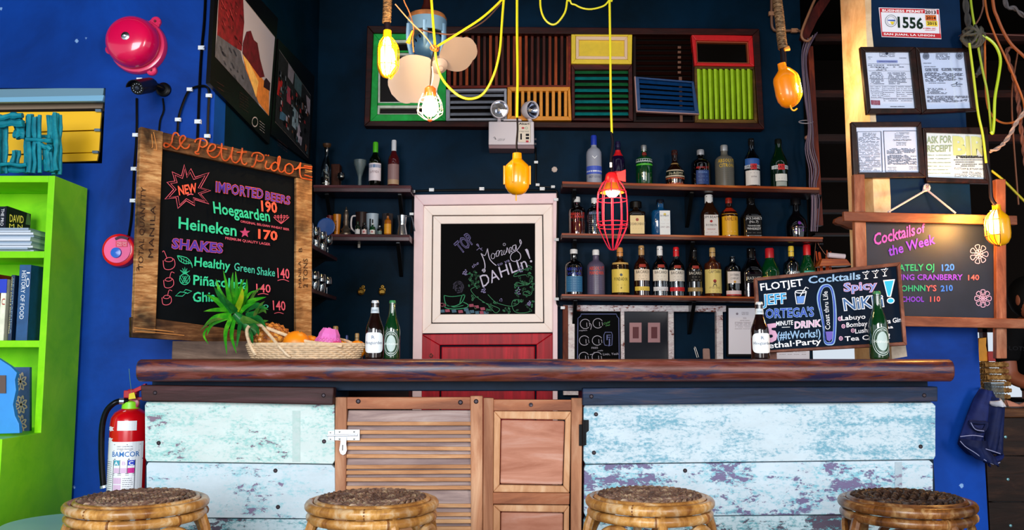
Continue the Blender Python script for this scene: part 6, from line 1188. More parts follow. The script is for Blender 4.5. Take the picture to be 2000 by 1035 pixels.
# bottle caps peeping over the basket, on a lower counter behind
wk = thing('back_counter', 'low dark work counter behind the bar', 'counter', (-.55, 3.9, 0)); obj('worktop', MB().bx(-.95, 3.75, .97, -.42, 3.88, 1.0), darkw, wk, bevel=.003); obj('cabinet', MB().bx(-.93, 3.76, 0, -.44, 3.88, .97), darkw, wk)
for x, top, w_, cp, lb in ((655, 637, 15, '#8a6a3c', 'gold-capped bottle peeping above the pink fruit'), (677, 655, 8, '#1c2c6c', 'blue-capped bottle peeping above the basket'), (697, 651, 12, '#9a7c4c', 'gold-capped bottle peeping above the last orange')):
    bottle(x, top, w_*1.9, 1.0005, 3.82, 'short', dgrn, cp, lb, .8, group='bottles on the back counter', base=695)
# ======================= fruit basket =======================
bc0 = V((hy(597, 700, 3.36).x, 3.36, ZC+.001)); bw = flat('#cdb08c', .55, var=.25, vs=60); bwd = flat('#d4ba98', .5, var=.3, vs=50)
bt = thing('fruit_basket', 'shallow woven wicker basket of fruit on the bar', 'basket', bc0)
RXa, RYa = 115*3.36/F*.985, .115; HB = 29*3.36/F
def ell(a, f, z, k=1): return bc0+V((RXa*f*cos(a), RYa*f*sin(a), z))
for i in range(7):
    f = .91+.09*(i/6)**.8; z = .006+(HB-.012)*i/6; n = 216
    obj('woven_strand', MB().tube([ell(2*pi*k/n, f+.016*sin(k*pi/3+(i % 2)*pi), z) for k in range(n)], .0043, 6, True), bw, bt, sm=True)
m = MB()
for k in range(72): a = 2*pi*(k+.5)/72*1.0; m.tube([ell(a, .905, .002), ell(a, .99, HB-.004)], .0034, 5)
obj('lining', MB().lathe([(.86, .002), (.95, HB-.004)], 48, bc0, Matrix.Diagonal(V((RXa, RYa, 1))), cap=False), flat('#4c3420', .8), bt)
o = obj('stakes', m, bw, bt); o['kind'] = 'stuff'
obj('base', MB().lathe([(.001, 0), (.9, 0), (.9, .004), (.001, .004)], 40, bc0, Matrix.Diagonal(V((RXa, RYa, 1)))), bw, bt)
obj('rim', MB().tube([ell(2*pi*k/72, .995, HB-.001) for k in range(72)], .0052, 7, True), bwd, bt, sm=True)
hp_ = [(500, 694, 3.29), (488, 672, 3.30), (482, 648, 3.32), (487, 637, 3.34), (500, 633, 3.34), (520, 640, 3.33), (560, 655, 3.31), (600, 667, 3.29), (640, 672, 3.27), (668, 676, 3.265)]
H1 = catmull([hy(x, y, Y) for x, y, Y in hp_], 14)
def wound(name, pts, R, lbl=None):
    m = MB(); L = [0]
    m.tube(pts, [R*(1.0+.13*(i % 2)) for i in range(len(pts))], 8)
    return obj(name, m, bwd, bt, sm=True)
wound('handle', H1, .0062); wound('handle', catmull([hy(x, y, Y) for x, y, Y in ((514, 640, 3.32), (530, 658, 3.28), (545, 676, 3.25), (560, 692, 3.245), (568, 697, 3.25))], 14), .0055)
wound('handle', catmull([hy(x, y, Y) for x, y, Y in ((700, 675, 3.42), (660, 662, 3.45), (600, 664, 3.47), (560, 672, 3.47))], 12), .005)
# pineapple
pm, nt, b = new_mat('pineapple_skin'); v = coords(nt); vo = N(nt, 'ShaderNodeTexNoise'); nt.links.new(v, vo.inputs[0]); vo.inputs['Scale'].default_value = 40
nt.links.new(ramp(nt, vo.outputs[0], [(.3, '#6a3410'), (.5, '#c0702c'), (.7, '#dda23c')]), b.inputs['Base Color']); b.inputs['Roughness'].default_value = .45
pc0 = hy(528, 662, 3.38); pc1 = hy(590, 680, 3.38); ax = V((.93, 0.02, -.26)).normalized(); pcn = hy(533, 663, 3.38); Q = ax.to_track_quat('Z', 'Y').to_matrix()
pa = thing('pineapple', 'ripe orange pineapple lying in the basket, its green crown hanging over the bar', 'pineapple', pcn+V((0, 0, -.05)))
m = MB(); LP, RP = .072, .06
for i in range(11):
    for k in range(12):
        th = pi*(i+.5)/11; a = 2*pi*(k+(i % 2)*.5)/12; p = V((RP*sin(th)*cos(a), RP*sin(th)*sin(a), -LP*cos(th))); nrm = V((sin(th)*cos(a)/RP, sin(th)*sin(a)/RP, -cos(th)/LP)).normalized()
        s = .0145*max(.45, sin(th)); q = Q @ p; n_ = Q @ nrm; tt = n_.orthogonal().normalized(); bb_ = n_.cross(tt); b0 = len(m.v)
        for j in range(6): g = j*pi/3; m.v.append(pcn+q+(tt*cos(g)+bb_*sin(g))*s-n_*.002)
        m.v.append(pcn+q+n_*.007)
        for j in range(6): m.face((b0+j, b0+(j+1) % 6, b0+6))
o = obj('eyes', m, pm, pa); o['kind'] = 'stuff'; obj('flesh_core', MB().ball((0, 0, 0), 1, 20, 12).v and MB().lathe([(max(RP*.985*sin(pi*i/12), 1e-5), -LP*.985*cos(pi*i/12)) for i in range(13)], 20, pcn, Q, cap=False), flat('#8a5018', .6), pa, sm=True)
lf = [wood('leaf_green_%d' % i, a_, b_, c_, (12, 12, 12), .35, .1, .2) for i, (a_, b_, c_) in enumerate([('#1c7a14', '#3cae1c', '#86d42c'), ('#0c4c20', '#1c7a30', '#4aa83a'), ('#5c8c10', '#a8c41c', '#d89028'), ('#2c5c1c', '#5c8c34', '#9c7c4c')])]
r = random.Random(21)
def leaf(base, mid, tip, wpx, Y0, Y1, mt):
    A, M_, B = hy(*base, Y0), hy(*mid, (Y0+Y1)/2-.01), hy(*tip, Y1); P = catmull([A, M_, B], 7); n = len(P); m = MB(); b0 = 0
    for i, p in enumerate(P):
        t = (P[min(i+1, n-1)]-P[max(i-1, 0)]).normalized(); sd = t.cross(V((0, -1, 0))).normalized(); f = i/(n-1); w_ = wpx*3.3/F*.5*(1-f**2.2)*(.75+.5*f*(1-f)*2); w_ = max(w_, .0004)
        m.v += [p+sd*w_+V((0, .25*w_, 0)), p+V((0, -.45*w_, 0)), p-sd*w_+V((0, .25*w_, 0)), p+V((0, .10*w_+.0006, 0))]
    for i in range(n-1):
        a_, c_ = 4*i, 4*i+4
        for u, w2 in ((0, 1), (1, 2), (2, 3), (3, 0)): m.face((a_+u, a_+w2, c_+w2, c_+u))
    m.face((0, 3, 2, 1)); obj('leaf', m, mt, pa, sm=True)
LV = [((452, 608), (446, 575), (436, 528), 13, 0), ((458, 605), (452, 570), (455, 532), 16, 0), ((462, 605), (462, 570), (460, 530), 14, 0), ((448, 612), (428, 590), (403, 575), 18, 0), ((455, 612), (432, 582), (418, 560), 16, 1), ((450, 600), (430, 570), (422, 545), 11, 0),
 ((470, 605), (480, 570), (482, 545), 11, 0), ((478, 600), (490, 588), (520, 580), 15, 0), ((475, 605), (500, 596), (524, 605), 18, 1), ((458, 612), (470, 585), (474, 560), 17, 2), ((452, 605), (420, 605), (398, 608), 11, 0), ((452, 615), (420, 620), (398, 637), 15, 0),
 ((450, 618), (415, 632), (404, 655), 12, 0), ((446, 618), (416, 625), (391, 645), 10, 3), ((455, 625), (480, 625), (507, 632), 21, 3), ((452, 618), (440, 650), (443, 692), 12, 0), ((458, 620), (452, 655), (462, 690), 11, 0), ((470, 622), (466, 650), (462, 680), 11, 1), ((480, 615), (500, 610), (522, 600), 12, 1),
 ((482, 610), (495, 575), (512, 560), 9, 3), ((485, 620), (505, 622), (520, 640), 16, 1), ((490, 615), (512, 605), (520, 612), 12, 3), ((478, 625), (500, 640), (505, 655), 14, 1), ((470, 600), (486, 575), (500, 567), 8, 0), ((404, 640), (398, 655), (407, 672), 7, 0), ((482, 640), (490, 655), (494, 672), 13, 1), ((488, 630), (510, 628), (524, 626), 11, 3), ((492, 625), (505, 600), (517, 588), 10, 3), ((462, 598), (470, 560), (477, 545), 9, 0), ((466, 612), (478, 600), (500, 590), 14, 0), ((464, 612), (450, 596), (436, 580), 15, 1)]
for i, (a_, b_, c_, w_, mt) in enumerate(LV): leaf(a_, b_, c_, w_*.86, 3.36, 3.30+r.uniform(-.06, .03), lf[mt])
obj('crown_core', MB().tube([hy(505, 652, 3.38), hy(480, 632, 3.36), hy(458, 612, 3.34)], [.03, .026, .012], 10), lf[1], pa, sm=True)
org, nt, b = new_mat('orange_peel'); v = coords(nt); n = noise(nt, v, 220, 2); b.inputs['Base Color'].default_value = S('#f08a0a'); b.inputs['Roughness'].default_value = .38; bump(nt, b, n, .25, .002)
for x, y, R, Y, lb in ((579, 669, 26, 3.32, 'largest orange, in front of the pineapple'), (606, 672, 20, 3.40, 'orange between the largest one and the pink-netted fruit'), (667, 680, 17, 3.40, 'orange half hidden right of the pink-netted fruit'), (698, 680, 18, 3.38, 'orange at the right end of the basket'), (555, 662, 13, 3.45, 'orange mostly hidden behind the pineapple')):
    c = hy(x, y+2, Y); Rm = R*Y/F; t = thing('orange', lb, 'orange', c-V((0, 0, Rm)), 'oranges in the basket'); obj('fruit', MB().ball(c, Rm, 28, 18, (1, 1, .95)), org, t, sm=True); obj('stem_end', MB().ball(c+V((Rm*.3, -Rm*.3, Rm*.86)), .003, 8, 6), flat('#5c6c1c', .7), t)
c = hy(640, 675, 3.36); pkf = flat('#e070c0', .6); t = thing('netted_fruit', 'fruit in a pink foam net in the middle of the basket', 'fruit', c-V((0, 0, .05)))
obj('fruit', MB().ball(c, .05, 24, 16, (1, 1, .92)), flat('#e088b8', .5), t, sm=True)
m = MB()
for i in range(20):
    for s in (-1, 1):
        pts = []
        for k in range(13):
            th = .12+(pi*.62)*k/12; a = i*2*pi/20+s*k*.16; R_ = .0525+(.004*(12-k)/12 if k < 3 else 0)*(i % 3); pts.append(c+V((R_*sin(th)*cos(a), R_*sin(th)*sin(a), R_*.94*cos(th)+(.012*(3-k)/3 if k < 3 and i % 5 < 3 else 0))))
        m.tube(pts, .0017, 4)
o = obj('foam_net', m, pkf, t, sm=True); o['kind'] = 'stuff'
obj('net_edge', MB().lathe([(.044, .02), (.040, .045), (.028, .066), (.024, .062), (.036, .044), (.042, .02)], 9, c, Matrix.Rotation(.15, 3, 'Y')), pkf, t); 
c2 = hy(655, 677, 3.33); obj('red_net_corner', MB().ball(c2, .026, 16, 10, (1.25, 1, .8)), flat('#d0107c', .5), t, sm=True)
# ======================= lamps =======================
bulbm = emit('#ffd08c', 26)
def pt_light(p, e, col=(1, .62, .25), r_=.03, name='bulb_glow'):
    d = bpy.data.lights.new(name, 'POINT'); d.energy = e; d.color = col; d.shadow_soft_size = r_; o = bpy.data.objects.new(name, d); C.objects.link(o); o.location = p; return o
YLp = 3.75; kL = YLp/F; dkc = flat('#100a14', .4); ropem = wood('hemp_rope', '#3a281c', '#8a6e50', '#c4a884', (30, 30, 60), .8, .5); yc = flat('#d8d41c', .35); ywire = flat('#f0b010', .35)
def bulb(t, c, axis, R, L, mt=None):
    Q = V(axis).to_track_quat('Z', 'Y').to_matrix(); return obj('bulb', MB().lathe([(R*.42, -L*.5), (R*.5, -L*.3), (R*.85, -L*.12), (R, L*.1), (R*.9, L*.3), (R*.55, L*.45), (1e-5, L*.5)], 20, c, Q), mt or bulbm, t, sm=True)
def roped(t, pts, R, n=9):
    m0 = hy(pts[0][0], pts[0][1], YLp); P = catmull([hy(x, y, YLp) for x, y in pts], 10); m = MB().tube([V((m0.x, m0.y, 3.02))]+P, R*.86, 8); k = 0
    for i in range(0, len(P)-1):
        for h in (0, .5):
            p = P[i].lerp(P[i+1], h); a = (P[i+1]-P[i]).normalized(); u = a.orthogonal().normalized(); w_ = a.cross(u); tl = a*.004*(1 if (i % 3) else -1); m.tube([p+(u*cos(q*pi/5)+w_*sin(q*pi/5))*R+tl*cos(q*pi/5) for q in range(10)], R*.15, 4, True)
    return obj('rope_binding', m, ropem, t, sm=True)
def half_shell(c, axis, R, L, mat, t, a0, a1, side, label=None):
    """bulb guard: a curved shell covering angles a0..a1 about its axis, rounded below"""
    up = -V(axis).normalized(); x_ = V(side).normalized(); x_ = (x_-up*x_.dot(up)).normalized(); y_ = up.cross(x_); m = MB(); pf = [(.36, .5), (.38, .36), (.55, .31), (.92, .2), (1, .12), (1, -.2), (.93, -.32), (.7, -.43), (.4, -.485), (.03, -.5)]; n = 20; b0 = 0
    for rr_, in_ in ((1, 0), (.93, 1)):
        for f, z in pf:
            for k in range(n+1): a = a0+(a1-a0)*k/n; m.v.append(c+up*z*L*(1 if not in_ else .985)+(x_*cos(a)+y_*sin(a))*R*f*rr_)
    N2 = (n+1)*len(pf)
    for i in range(len(pf)-1):
        for k in range(n): q = i*(n+1)+k; m.face((q, q+1, q+n+2, q+n+1)); m.face((N2+q+1, N2+q, N2+q+n+1, N2+q+n+2))
    for i in range(len(pf)-1):
        for k in (0, n): q = i*(n+1)+k; m.face((q, q+n+1, N2+q+n+1, N2+q) if k == 0 else (q+n+1, q, N2+q, N2+q+n+1))
    return obj('lamp_guard', m, mat, t, sm=True, label=label)
def wires(t, c, R, L, mat, n=5, a0=-1.5, a1=1.5, side=(1, 0, 0), rr_=.0028, rings=(.12, -.25), axis=(0, 0, -1)):
    up = -V(axis).normalized(); x_ = V(side).normalized(); x_ = (x_-up*x_.dot(up)).normalized(); y_ = up.cross(x_)
    for i in range(n):
        a = a0+(a1-a0)*i/(n-1); P = [c+up*z*L+(x_*cos(a)+y_*sin(a))*R*f for f, z in ((.36, .38), (.7, .3), (1.02, .15), (1.05, -.1), (1, -.28), (.6, -.43), (.05, -.5))]; obj('cage_wire', MB().tube(P, rr_, 6, smooth=3), mat, t, sm=True)
    for z in rings: obj('cage_ring', MB().tube([c+up*z*L+(x_*cos(a0+(a1-a0)*k/16)+y_*sin(a0+(a1-a0)*k/16))*R*1.04 for k in range(17)], rr_, 6), mat, t, sm=True)
gl = flat('#f0a808', .3, coat=.4); gla = flat('#f08a08', .3, coat=.4)
# A: open side towards us, bulb burning
def lamp(label, pts_cord, name='work_lamp'):
    t = thing(name, label, 'lamp', hy(*pts_cord[-1], YLp), 'caged work lamps hanging over the bar'); return t
cA = hy(756, 107, YLp); t = lamp('bright yellow-caged lamp bound with rope at the upper left, its glowing side facing out', [(756, 150)])
Ra = 20*kL; La = 96*kL
roped(t, [(757, -30), (757, 0), (756, 25), (755, 44)], .018); obj('cord_end', MB().tube([hy(756, 40, YLp), hy(757, 64, YLp)], .014, 10), dkc, t, sm=True)
obj('socket', MB().lathe([(Ra*.45, La*.36), (Ra*.42, La*.52), (Ra*.3, La*.54)], 16, cA), gl, t, sm=True); half_shell(cA, (0, 0, -1), Ra, La, gl, t, .9, 2*pi-.9, (.35, -1, 0)); wires(t, cA, Ra*1.12, La, ywire, 5, -1.2, 1.2, (.6, -1, 0), .0022)
bulb(t, cA+V((.0, -.004, -.01)), (0, 0, -1), Ra*.86, La*.78, emit('#ffc878', 45)); obj('hook', MB().tube([hy(x, y, YLp-.02) for x, y in ((771, 118), (774, 128), (769, 135), (761, 148), (759, 151), (763, 154), (768, 148))], .0035, 6, smooth=3), ywire, t, sm=True)
pt_light(cA+V((.04, -.22, -.01)), 14)
# B: small white wire cage
cB = hy(840, 203, YLp); t = lamp('small white wire-caged lamp with orange cap beside the fan', [(840, 236)]); Rb = 26*kL; Lb = 66*kL
obj('socket', MB().lathe([(.02, Lb*.22), (.026, Lb*.3), (.024, Lb*.48), (.014, Lb*.54), (.008, Lb*.56)], 18, cB), flat('#e8581c', .35), t, sm=True)
wcg = flat('#e4dce0', .3, .3)
for i in range(9):
    a = i*2*pi/9+.2; P = [cB+V((Rb*f*cos(a), Rb*f*sin(a), Lb*z)) for f, z in ((.6, .3), (.9, .05), (1, -.2), (.95, -.3), (.45, -.46), (.08, -.52))]; obj('cage_wire', MB().tube(P, .002, 6), wcg, t)
for z, f in ((-.2, 1), (.12, .82)): obj('cage_ring', MB().tube([cB+V((Rb*f*cos(k*pi/12), Rb*f*sin(k*pi/12), Lb*z)) for k in range(24)], .002, 6, True), wcg, t)
obj('cage_tip', MB().lathe([(.012, -Lb*.5), (.008, -Lb*.54), (1e-5, -Lb*.56)], 12, cB), flat('#d85418', .4), t)
bulb(t, cB+V((0, 0, -.005)), (0, 0, -1), Rb*.62, Lb*.72, emit('#ffd890', 45)); pt_light(cB+V((0, -.24, -.05)), 7)
obj('lead', MB().tube([hy(x, y, YLp) for x, y in ((848, 98), (843, 120), (842, 140), (840, 168))], .0035, 6, smooth=3), dkc, t, sm=True); obj('white_lead', MB().tube([hy(x, y, YLp-.008) for x, y in ((844, 130), (846, 150), (842, 168))], .003, 6, smooth=3), flat('#d8c8c8', .4), t)
# C: closed yellow guard
cC = hy(1010, 340, YLp); t = lamp('closed deep yellow guard lamp hanging in front of the door top', [(1010, 384)]); Rc = 25*kL; Lc = 84*kL
half_shell(cC, (0, 0, -1), Rc, Lc, flat('#f2a404', .25, coat=.6), t, 0, 2*pi, (1, 0, 0)); 
for s in (-1, 1): obj('side_rib', MB().box(cC+V((s*Rc*1.02, 0, -.005)), (.008, .012, Lc*.45)), gl, t, bevel=.002)
obj('side_bulge', MB().box(cC+V((-Rc*.35, -Rc*.98, 0)), (.006, .01, Lc*.5)), gl, t, bevel=.002); obj('tip', MB().tube([hy(1008, 380, YLp), hy(1008, 392, YLp)], .003, 6), ywire, t)
obj('lead', MB().tube([hy(x, y, YLp) for x, y in ((1010, 228), (1011, 252), (1009, 280), (1010, 300))], .0042, 8, smooth=3), dkc, t, sm=True)
# D: long red cage
cD = hy(1196, 415, YLp); t = lamp('long red wire-caged lamp with a glowing bulb, in front of the liquor shelves', [(1196, 490)]); rdc = flat('#d4284c', .3, .2); Rd = 30*kL; zt = hy(1196, 350, YLp).z; zb = hy(1196, 488, YLp).z; Ld = zt-zb; c = V((cD.x, YLp, 0))
for i in range(10):
    a = i*2*pi/10+.15; obj('cage_wire', MB().tube([c+V((Rd*f*cos(a), Rd*f*sin(a), zb+Ld*z)) for f, z in ((.3, .99), (.6, .95), (.92, .82), (1, .72), (1.03, .55), (1, .36), (.72, .2), (.3, .03), (  .12, 0))], .0022, 6, smooth=3), rdc, t, sm=True)
for f, z in ((.93, .82), (1.0, .70), (1.03, .38), (.98, .32), (.14, .0)): obj('cage_ring', MB().tube([c+V((Rd*f*cos(k*pi/14), Rd*f*sin(k*pi/14), zb+Ld*z)) for k in range(28)], .0022, 6, True), rdc, t, sm=True)
obj('socket', MB().lathe([(.03, zt-.02), (.032, zt-.004), (.026, zt+.022), (.016, zt+.03)], 18, c), flat('#c41420', .35), t, sm=True); obj('reflector', MB().lathe([(.028, zt-.015), (.05, zt-.05), (.052, zt-.06)], 20, c, cap=False), flat('#b8742c', .35, .6), t, sm=True)
bulb(t, c+V((0, -.01, zt-.045)), (0, 0, -1), .03, .075, emit('#ffe0b0', 40)); pt_light(c+V((0, -.2, zt-.08)), 5)
obj('lead', MB().tube([hy(x, y, YLp) for x, y in ((1194, 258), (1197, 280), (1193, 315), (1197, 345))], .0055, 8, smooth=3), dkc, t, sm=True); obj('tag', MB().box(hy(1193, 322, YLp-.01), (.01, .004, .022)), flat('#d8d8dc', .4), t)
obj('red_flag', MB().pp([(1204, 338), (1222, 331), (1222, 355), (1208, 352)], YLp-.05, .002), flat('#d81414', .4), t)
# E: orange guard turned away
cE = hy(1535, 167, YLp); t = lamp('orange guard lamp on a rope-bound cord at the upper right, glowing along one edge', [(1535, 215)]); axE = V((.16, 0, -1)); Re = 23*kL; Le = 92*kL
half_shell(cE, axE, Re, Le, gla, t, .55, 2*pi-.55, (1, .2, 0)); wires(t, cE, Re*1.12, Le, ywire, 4, -.6, .6, (1, -.2, 0), .003, axis=axE)
bulb(t, cE+V((.012, 0, 0)), axE, Re*.8, Le*.7, emit('#ffb860', 30)); obj('hook', MB().tube([hy(x, y, YLp-.02) for x, y in ((1556, 186), (1552, 196), (1544, 204), (1546, 213), (1551, 216), (1557, 212))], .0035, 6, smooth=3), ywire, t, sm=True)
roped(t, [(1517, -10), (1519, 8), (1523, 40), (1526, 70), (1529, 95)], .019); obj('cord_end', MB().tube([hy(1528, 92, YLp), hy(1530, 108, YLp), hy(1531, 128, YLp)], .013, 10), dkc, t, sm=True); obj('rope_tuft', MB().tube([hy(1532, 97, YLp-.02), hy(1541, 94, YLp-.02)], [.007, .012], 7), flat('#d88c30', .8), t)
obj('green_lead', MB().tube([hy(1516, -30, YLp), hy(1519, 15, YLp)], .008, 8), yc, t); pt_light(cE+V((.11, -.03, 0)), 6)
# F: lamp on the cocktail-of-the-week frame
YF2 = 3.36; cF = hy(1950, 440, YF2); kF = YF2/F; t = thing('work_lamp', 'yellow guard lamp clipped to the right post, lighting the cocktail chalkboard', 'lamp', hy(1950, 480, YF2), 'caged work lamps hanging over the bar')
half_shell(cF, (0.05, 0, -1), 21*kF, 82*kF, gl, t, .85, 2*pi-.85, (-1, -.25, 0)); wires(t, cF, 23*kF, 82*kF, flat('#8a5c30', .4, .4), 5, -.9, .9, (-1, -.25, 0), .0022)
bulb(t, cF+V((-.012, .005, .012)), (0, 0, -1), 15*kF, 48*kF, emit('#ffc050', 38)); pt_light(cF+V((-.085, -.01, .02)), 13, (1, .5, .12))
obj('clamp', MB().box(cF+V((.0, .05, .03)), (.02, .09, .02)), dkc, t, bevel=.003)
obj('lead', MB().tube([hy(x, y, YF2) for x, y in ((1944, 399), (1936, 385), (1934, 350), (1928, 320))], .008, 8, smooth=3), dkc, t, sm=True)
# ---------------- hanging cords and ropes ----------------
struct('trim_10', MB().bx(XS, 3.5, 3.0, 3.2, 3.84, 3.1), darkw)
def cord(name, label, pts, mat, R, Y=YLp, cat='cord', sm_=5, group='cords hung above the bar'):
    P = [hy(p[0], p[1], p[2] if len(p) > 2 else Y) for p in pts]
    if pts[0][1] <= -10: P.insert(0, V((P[0].x, P[0].y, 3.02)))
    if pts[-1][1] <= -10: P.append(V((P[-1].x, P[-1].y, 3.02)))
    return solo(name, MB().tube(P, R, 7, smooth=sm_), mat, label, cat, group, sm=True)
cord('hanging_cable', 'straight yellow cord of the closed yellow lamp', [(1010, -40), (1010, 60), (1011, 150), (1010, 230)], yc, .0058)
cord('hanging_cable', 'straight yellow cord of the long red lamp', [(1190, -40), (1192, 100), (1193, 190), (1195, 260)], yc, .0052)
cord('hanging_cable', 'yellow cord falling steeply to the knot above the white caged lamp', [(841, -40), (845, 30), (850, 92)], yc, .006)
cord('hanging_cable', 'yellow cord rising diagonally right from the knot', [(850, 93), (900, 62), (945, 32), (985, -6), (1000, -30)], yc, .0055)
cord('hanging_cable', 'yellow cord drooping in a deep loop between the fan and the lamp', [(850, 95), (854, 130), (868, 160), (895, 186), (920, 193), (945, 182), (965, 145), (976, 100), (980, 50), (984, 0), (990, -30)], yc, .0055)
cord('hanging_cable', 'small yellow loop of cord at the top centre', [(1055, -20), (1057, 20), (1068, 42), (1085, 47), (1103, 25), (1108, 0), (1112, -10)], yc, .0045)
cord('hanging_cable', 'yellow cord curving up at the top centre right of the small loop', [(1112, -10), (1125, 10), (1150, 18), (1178, 12), (1190, 0), (1196, -10)], yc, .004)
cord('twine', 'thin pale twine from the rope binding to the knot', [(772, 8), (800, 40), (830, 70), (848, 95)], flat('#b08868', .7), .003, YLp-.01, 'twine')
cord('twine', 'dark twisted twine swagging from beside the fan to the right', [(808, 55), (850, 64), (890, 66), (940, 45), (975, 10), (985, -10)], flat('#5c3c34', .8), .0035, YLp+.02, 'twine')
cord('twine', 'thin twine down the left of the fan with a frayed end', [(785, -20), (800, 25), (808, 55), (806, 75), (808, 102)], flat('#a8683c', .8), .003, YLp+.01, 'twine')
k_ = thing('twine_knot', 'orange twine knot tying the yellow cords together', 'knot', hy(848, 100, YLp)); 
for q in range(4): obj('loop', MB().tube([hy(849+7*cos(a)*(.6+.2*q), 94+6*sin(a+q), YLp-.008+.004*q) for a in [i*pi/5 for i in range(10)]], .0025, 5, True, smooth=2), flat('#c8641c', .7), k_)
s = solo('twine_tassel', MB().tube([hy(806, 60, YLp), hy(801, 72, YLp), hy(797, 84, YLp)], [.004, .006, .011], 8), flat('#e0941c', .8), 'short frayed orange tassel of twine left of the fan', 'tassel')
# brown conduit on the wall at the upper right, and cable bundle down the post
cable('brown cable on the back wall behind the orange lamp', [(1507, -20), (1507, 40), (1510, 56), (1520, 60), (1560, 60), (1567, 66)], 5.47, .009, flat('#7a5038', .5), [(1507, 27), (1551, 60)], cmat=flat('#a87858', .5))
cable('brown cable curling round the diagonal brace at the upper right', [(1600, -20), (1580, 25), (1566, 62), (1568, 76), (1578, 80), (1584, 74)], 5.3, .008, flat('#9a6848', .5))
r = random.Random(31)
bun = thing('cable_bundle', 'bundle of thin purple-grey cables running down the post', 'cables', hy(1590, 460, 5.33))
for i in range(6):
    o_x = (i-2.5)*2.2; pts = [hy(x+o_x*f+r.uniform(-1, 1), y, 5.34-.01*(i % 3)) for x, y, f in ((1575+i*4, 78-i*3, .3), (1571, 110, .8), (1576, 180, 1), (1583, 250, .8), (1581, 290, 1.4), (1590, 330, 1.6), (1587, 362, 1), (1592, 390, 1.3), (1590, 452, 1))]
    obj('cable', MB().tube(pts, .0035, 5, smooth=4), flat(['#6a5870', '#8a7488', '#5c4c68', '#9c8890', '#70586c', '#584860'][i], .5), bun)
obj('strap', MB().tube([hy(1566+14*cos(a)*1.0+8, 238+3*sin(a), 5.34-.02*sin(a)) for a in [i*pi/6 for i in range(12)]], .003, 5, True), flat('#a8a0a8', .5), bun)
cable('black cable with white clips running over the top of the door', [(799, 374), (840, 372), (940, 371), (1086, 372)], 5.49, .007, bkc, [(843, 371), (941, 369), (1059, 369)])
cable('black cable with white clips down the right side of the door', [(1086, 372), (1089, 385), (1088, 470), (1087, 580), (1092, 597), (1100, 602)], 5.425, .006, bkc, [(1086, 390), (1087, 468), (1087, 584), (1099, 601)])
cable('black cable with white clips from the emergency light down to the door', [(1046, 288), (1047, 320), (1047, 358), (1056, 364), (1084, 366)], 5.49, .0055, bkc, [(1047, 317), (1050, 361), (1080, 365)])
cable('short black cable with white clips down the left side of the door', [(806, 374), (806, 418), (804, 440), (803, 455)], 5.425, .0055, bkc, [(807, 374), (804, 418)])
solo('plaster_patch', MB().lathe([(.02, 0), (.018, .004), (.001, .005)], 7, hy(1083, 331, YB), RX), flat('#c8b8b0', .8), 'small chipped plaster patch on the teal wall near the yellow lamp', 'patch'); solo('round_peg', MB().lathe([(.01, 0), (.016, .012), (.012, .026), (.001, .03)], 14, hy(1575, 270, YB), RX), flat('#d89a80', .5), 'small pinkish round knob on the wall beside the cable bundle', 'knob', sm=True)
# ---------------- emergency light ----------------
YE = 5.36; Te = ZT(700, 30, 3.8333); c = hy(998, 290, YE)
t = thing('emergency_light', 'white twin-head emergency light under the shutter frame', 'emergency light', c)
wb = flat('#ddd8e2', .4); bx_ = obj('case', MB().pp([(975, 794), (1314, 794), (1316, 968), (974, 968)], YE, .13, Te), wb, t, bevel=.005); obj('case_base', MB().pp([(974, 970), (1316, 970), (1318, 998), (976, 996)], YE+.004, .13, Te), flat('#8a7078', .5), t, bevel=.003)
obj('lamp_bar', MB().tube([hy(*Te(1090, 790), YE+.05), hy(*Te(1092, 783), YE+.05), hy(*Te(1215, 783), YE+.05), hy(*Te(1218, 790), YE+.05)], .006, 8), wb, t)
for px_, py_, d, lb in ((1054, 706, (.12, -1, -.12), 'left'), (1290, 710, (.75, -.85, -.12), 'right')):
    hc = hy(*Te(px_, py_), YE+.05); Q = V(d).normalized().to_track_quat('Z', 'Y').to_matrix(); Rh = 71/3.8333*YE/F
    h = obj('lamp_head', MB().lathe([(.02, -.06), (Rh*.7, -.05), (Rh*.98, -.02), (Rh, .01), (Rh*.97, .02), (Rh*.88, .02), (Rh*.86, .01), (Rh*.6, -.012), (.008, -.03)], 32, hc, Q, cap=False), wb, t, sm=True)
    obj('reflector', MB().lathe([(Rh*.86, .010), (Rh*.6, -.010), (.01, -.026)], 24, hc, Q, cap=False), flat('#c8ccd8', .12, 1), h, sm=True); obj('bulb', MB().ball(hc+Q @ V((0, 0, -.006)), .011, 12, 8), flat('#f0d8b0', .2), h, sm=True); obj('lens', MB().lathe([(Rh*.86, .012), (.001, .016)], 24, hc, Q, cap=False), glass('#e8ecf4', gl=.08), h)
    obj('neck', MB().tube([hc+Q @ V((0, 0, -.03))+V((0, 0, -Rh*.6)), V((hc.x, YE+.05, hy(*Te(px_, 796), YE+.05).z))], .012, 10), wb, t)
pe = Plane((0, YE, 0), (0, -1, 0), .0015); cp_ = obj('control_panel', MB().poly(pe, [(1195, 800), (1290, 800), (1290, 950), (1195, 950)], Te), flat('#e8dfd0', .4), bx_); m = MB(); pt(m, pe.up(.001), 'Akari', (1202, 818), (1278, 818), (1202, 804), Te, off=.03); m.rib(pe.up(.001), [(1196, 801), (1289, 801), (1289, 949), (1196, 949)], .5, Te, True, 0)
for a_ in ((1212, 885, 1224, 930), (1253, 886, 1278, 903), (1253, 911, 1278, 927)): m.poly(pe.up(.001), [(a_[0], a_[1]), (a_[2], a_[1]), (a_[2], a_[3]), (a_[0], a_[3])], Te)
scribble_lines(m, pe.up(.001), 1204, 866, 1280, 872, 2, Te, .5); obj('lettering', m, flat('#14141c', .5), cp_)
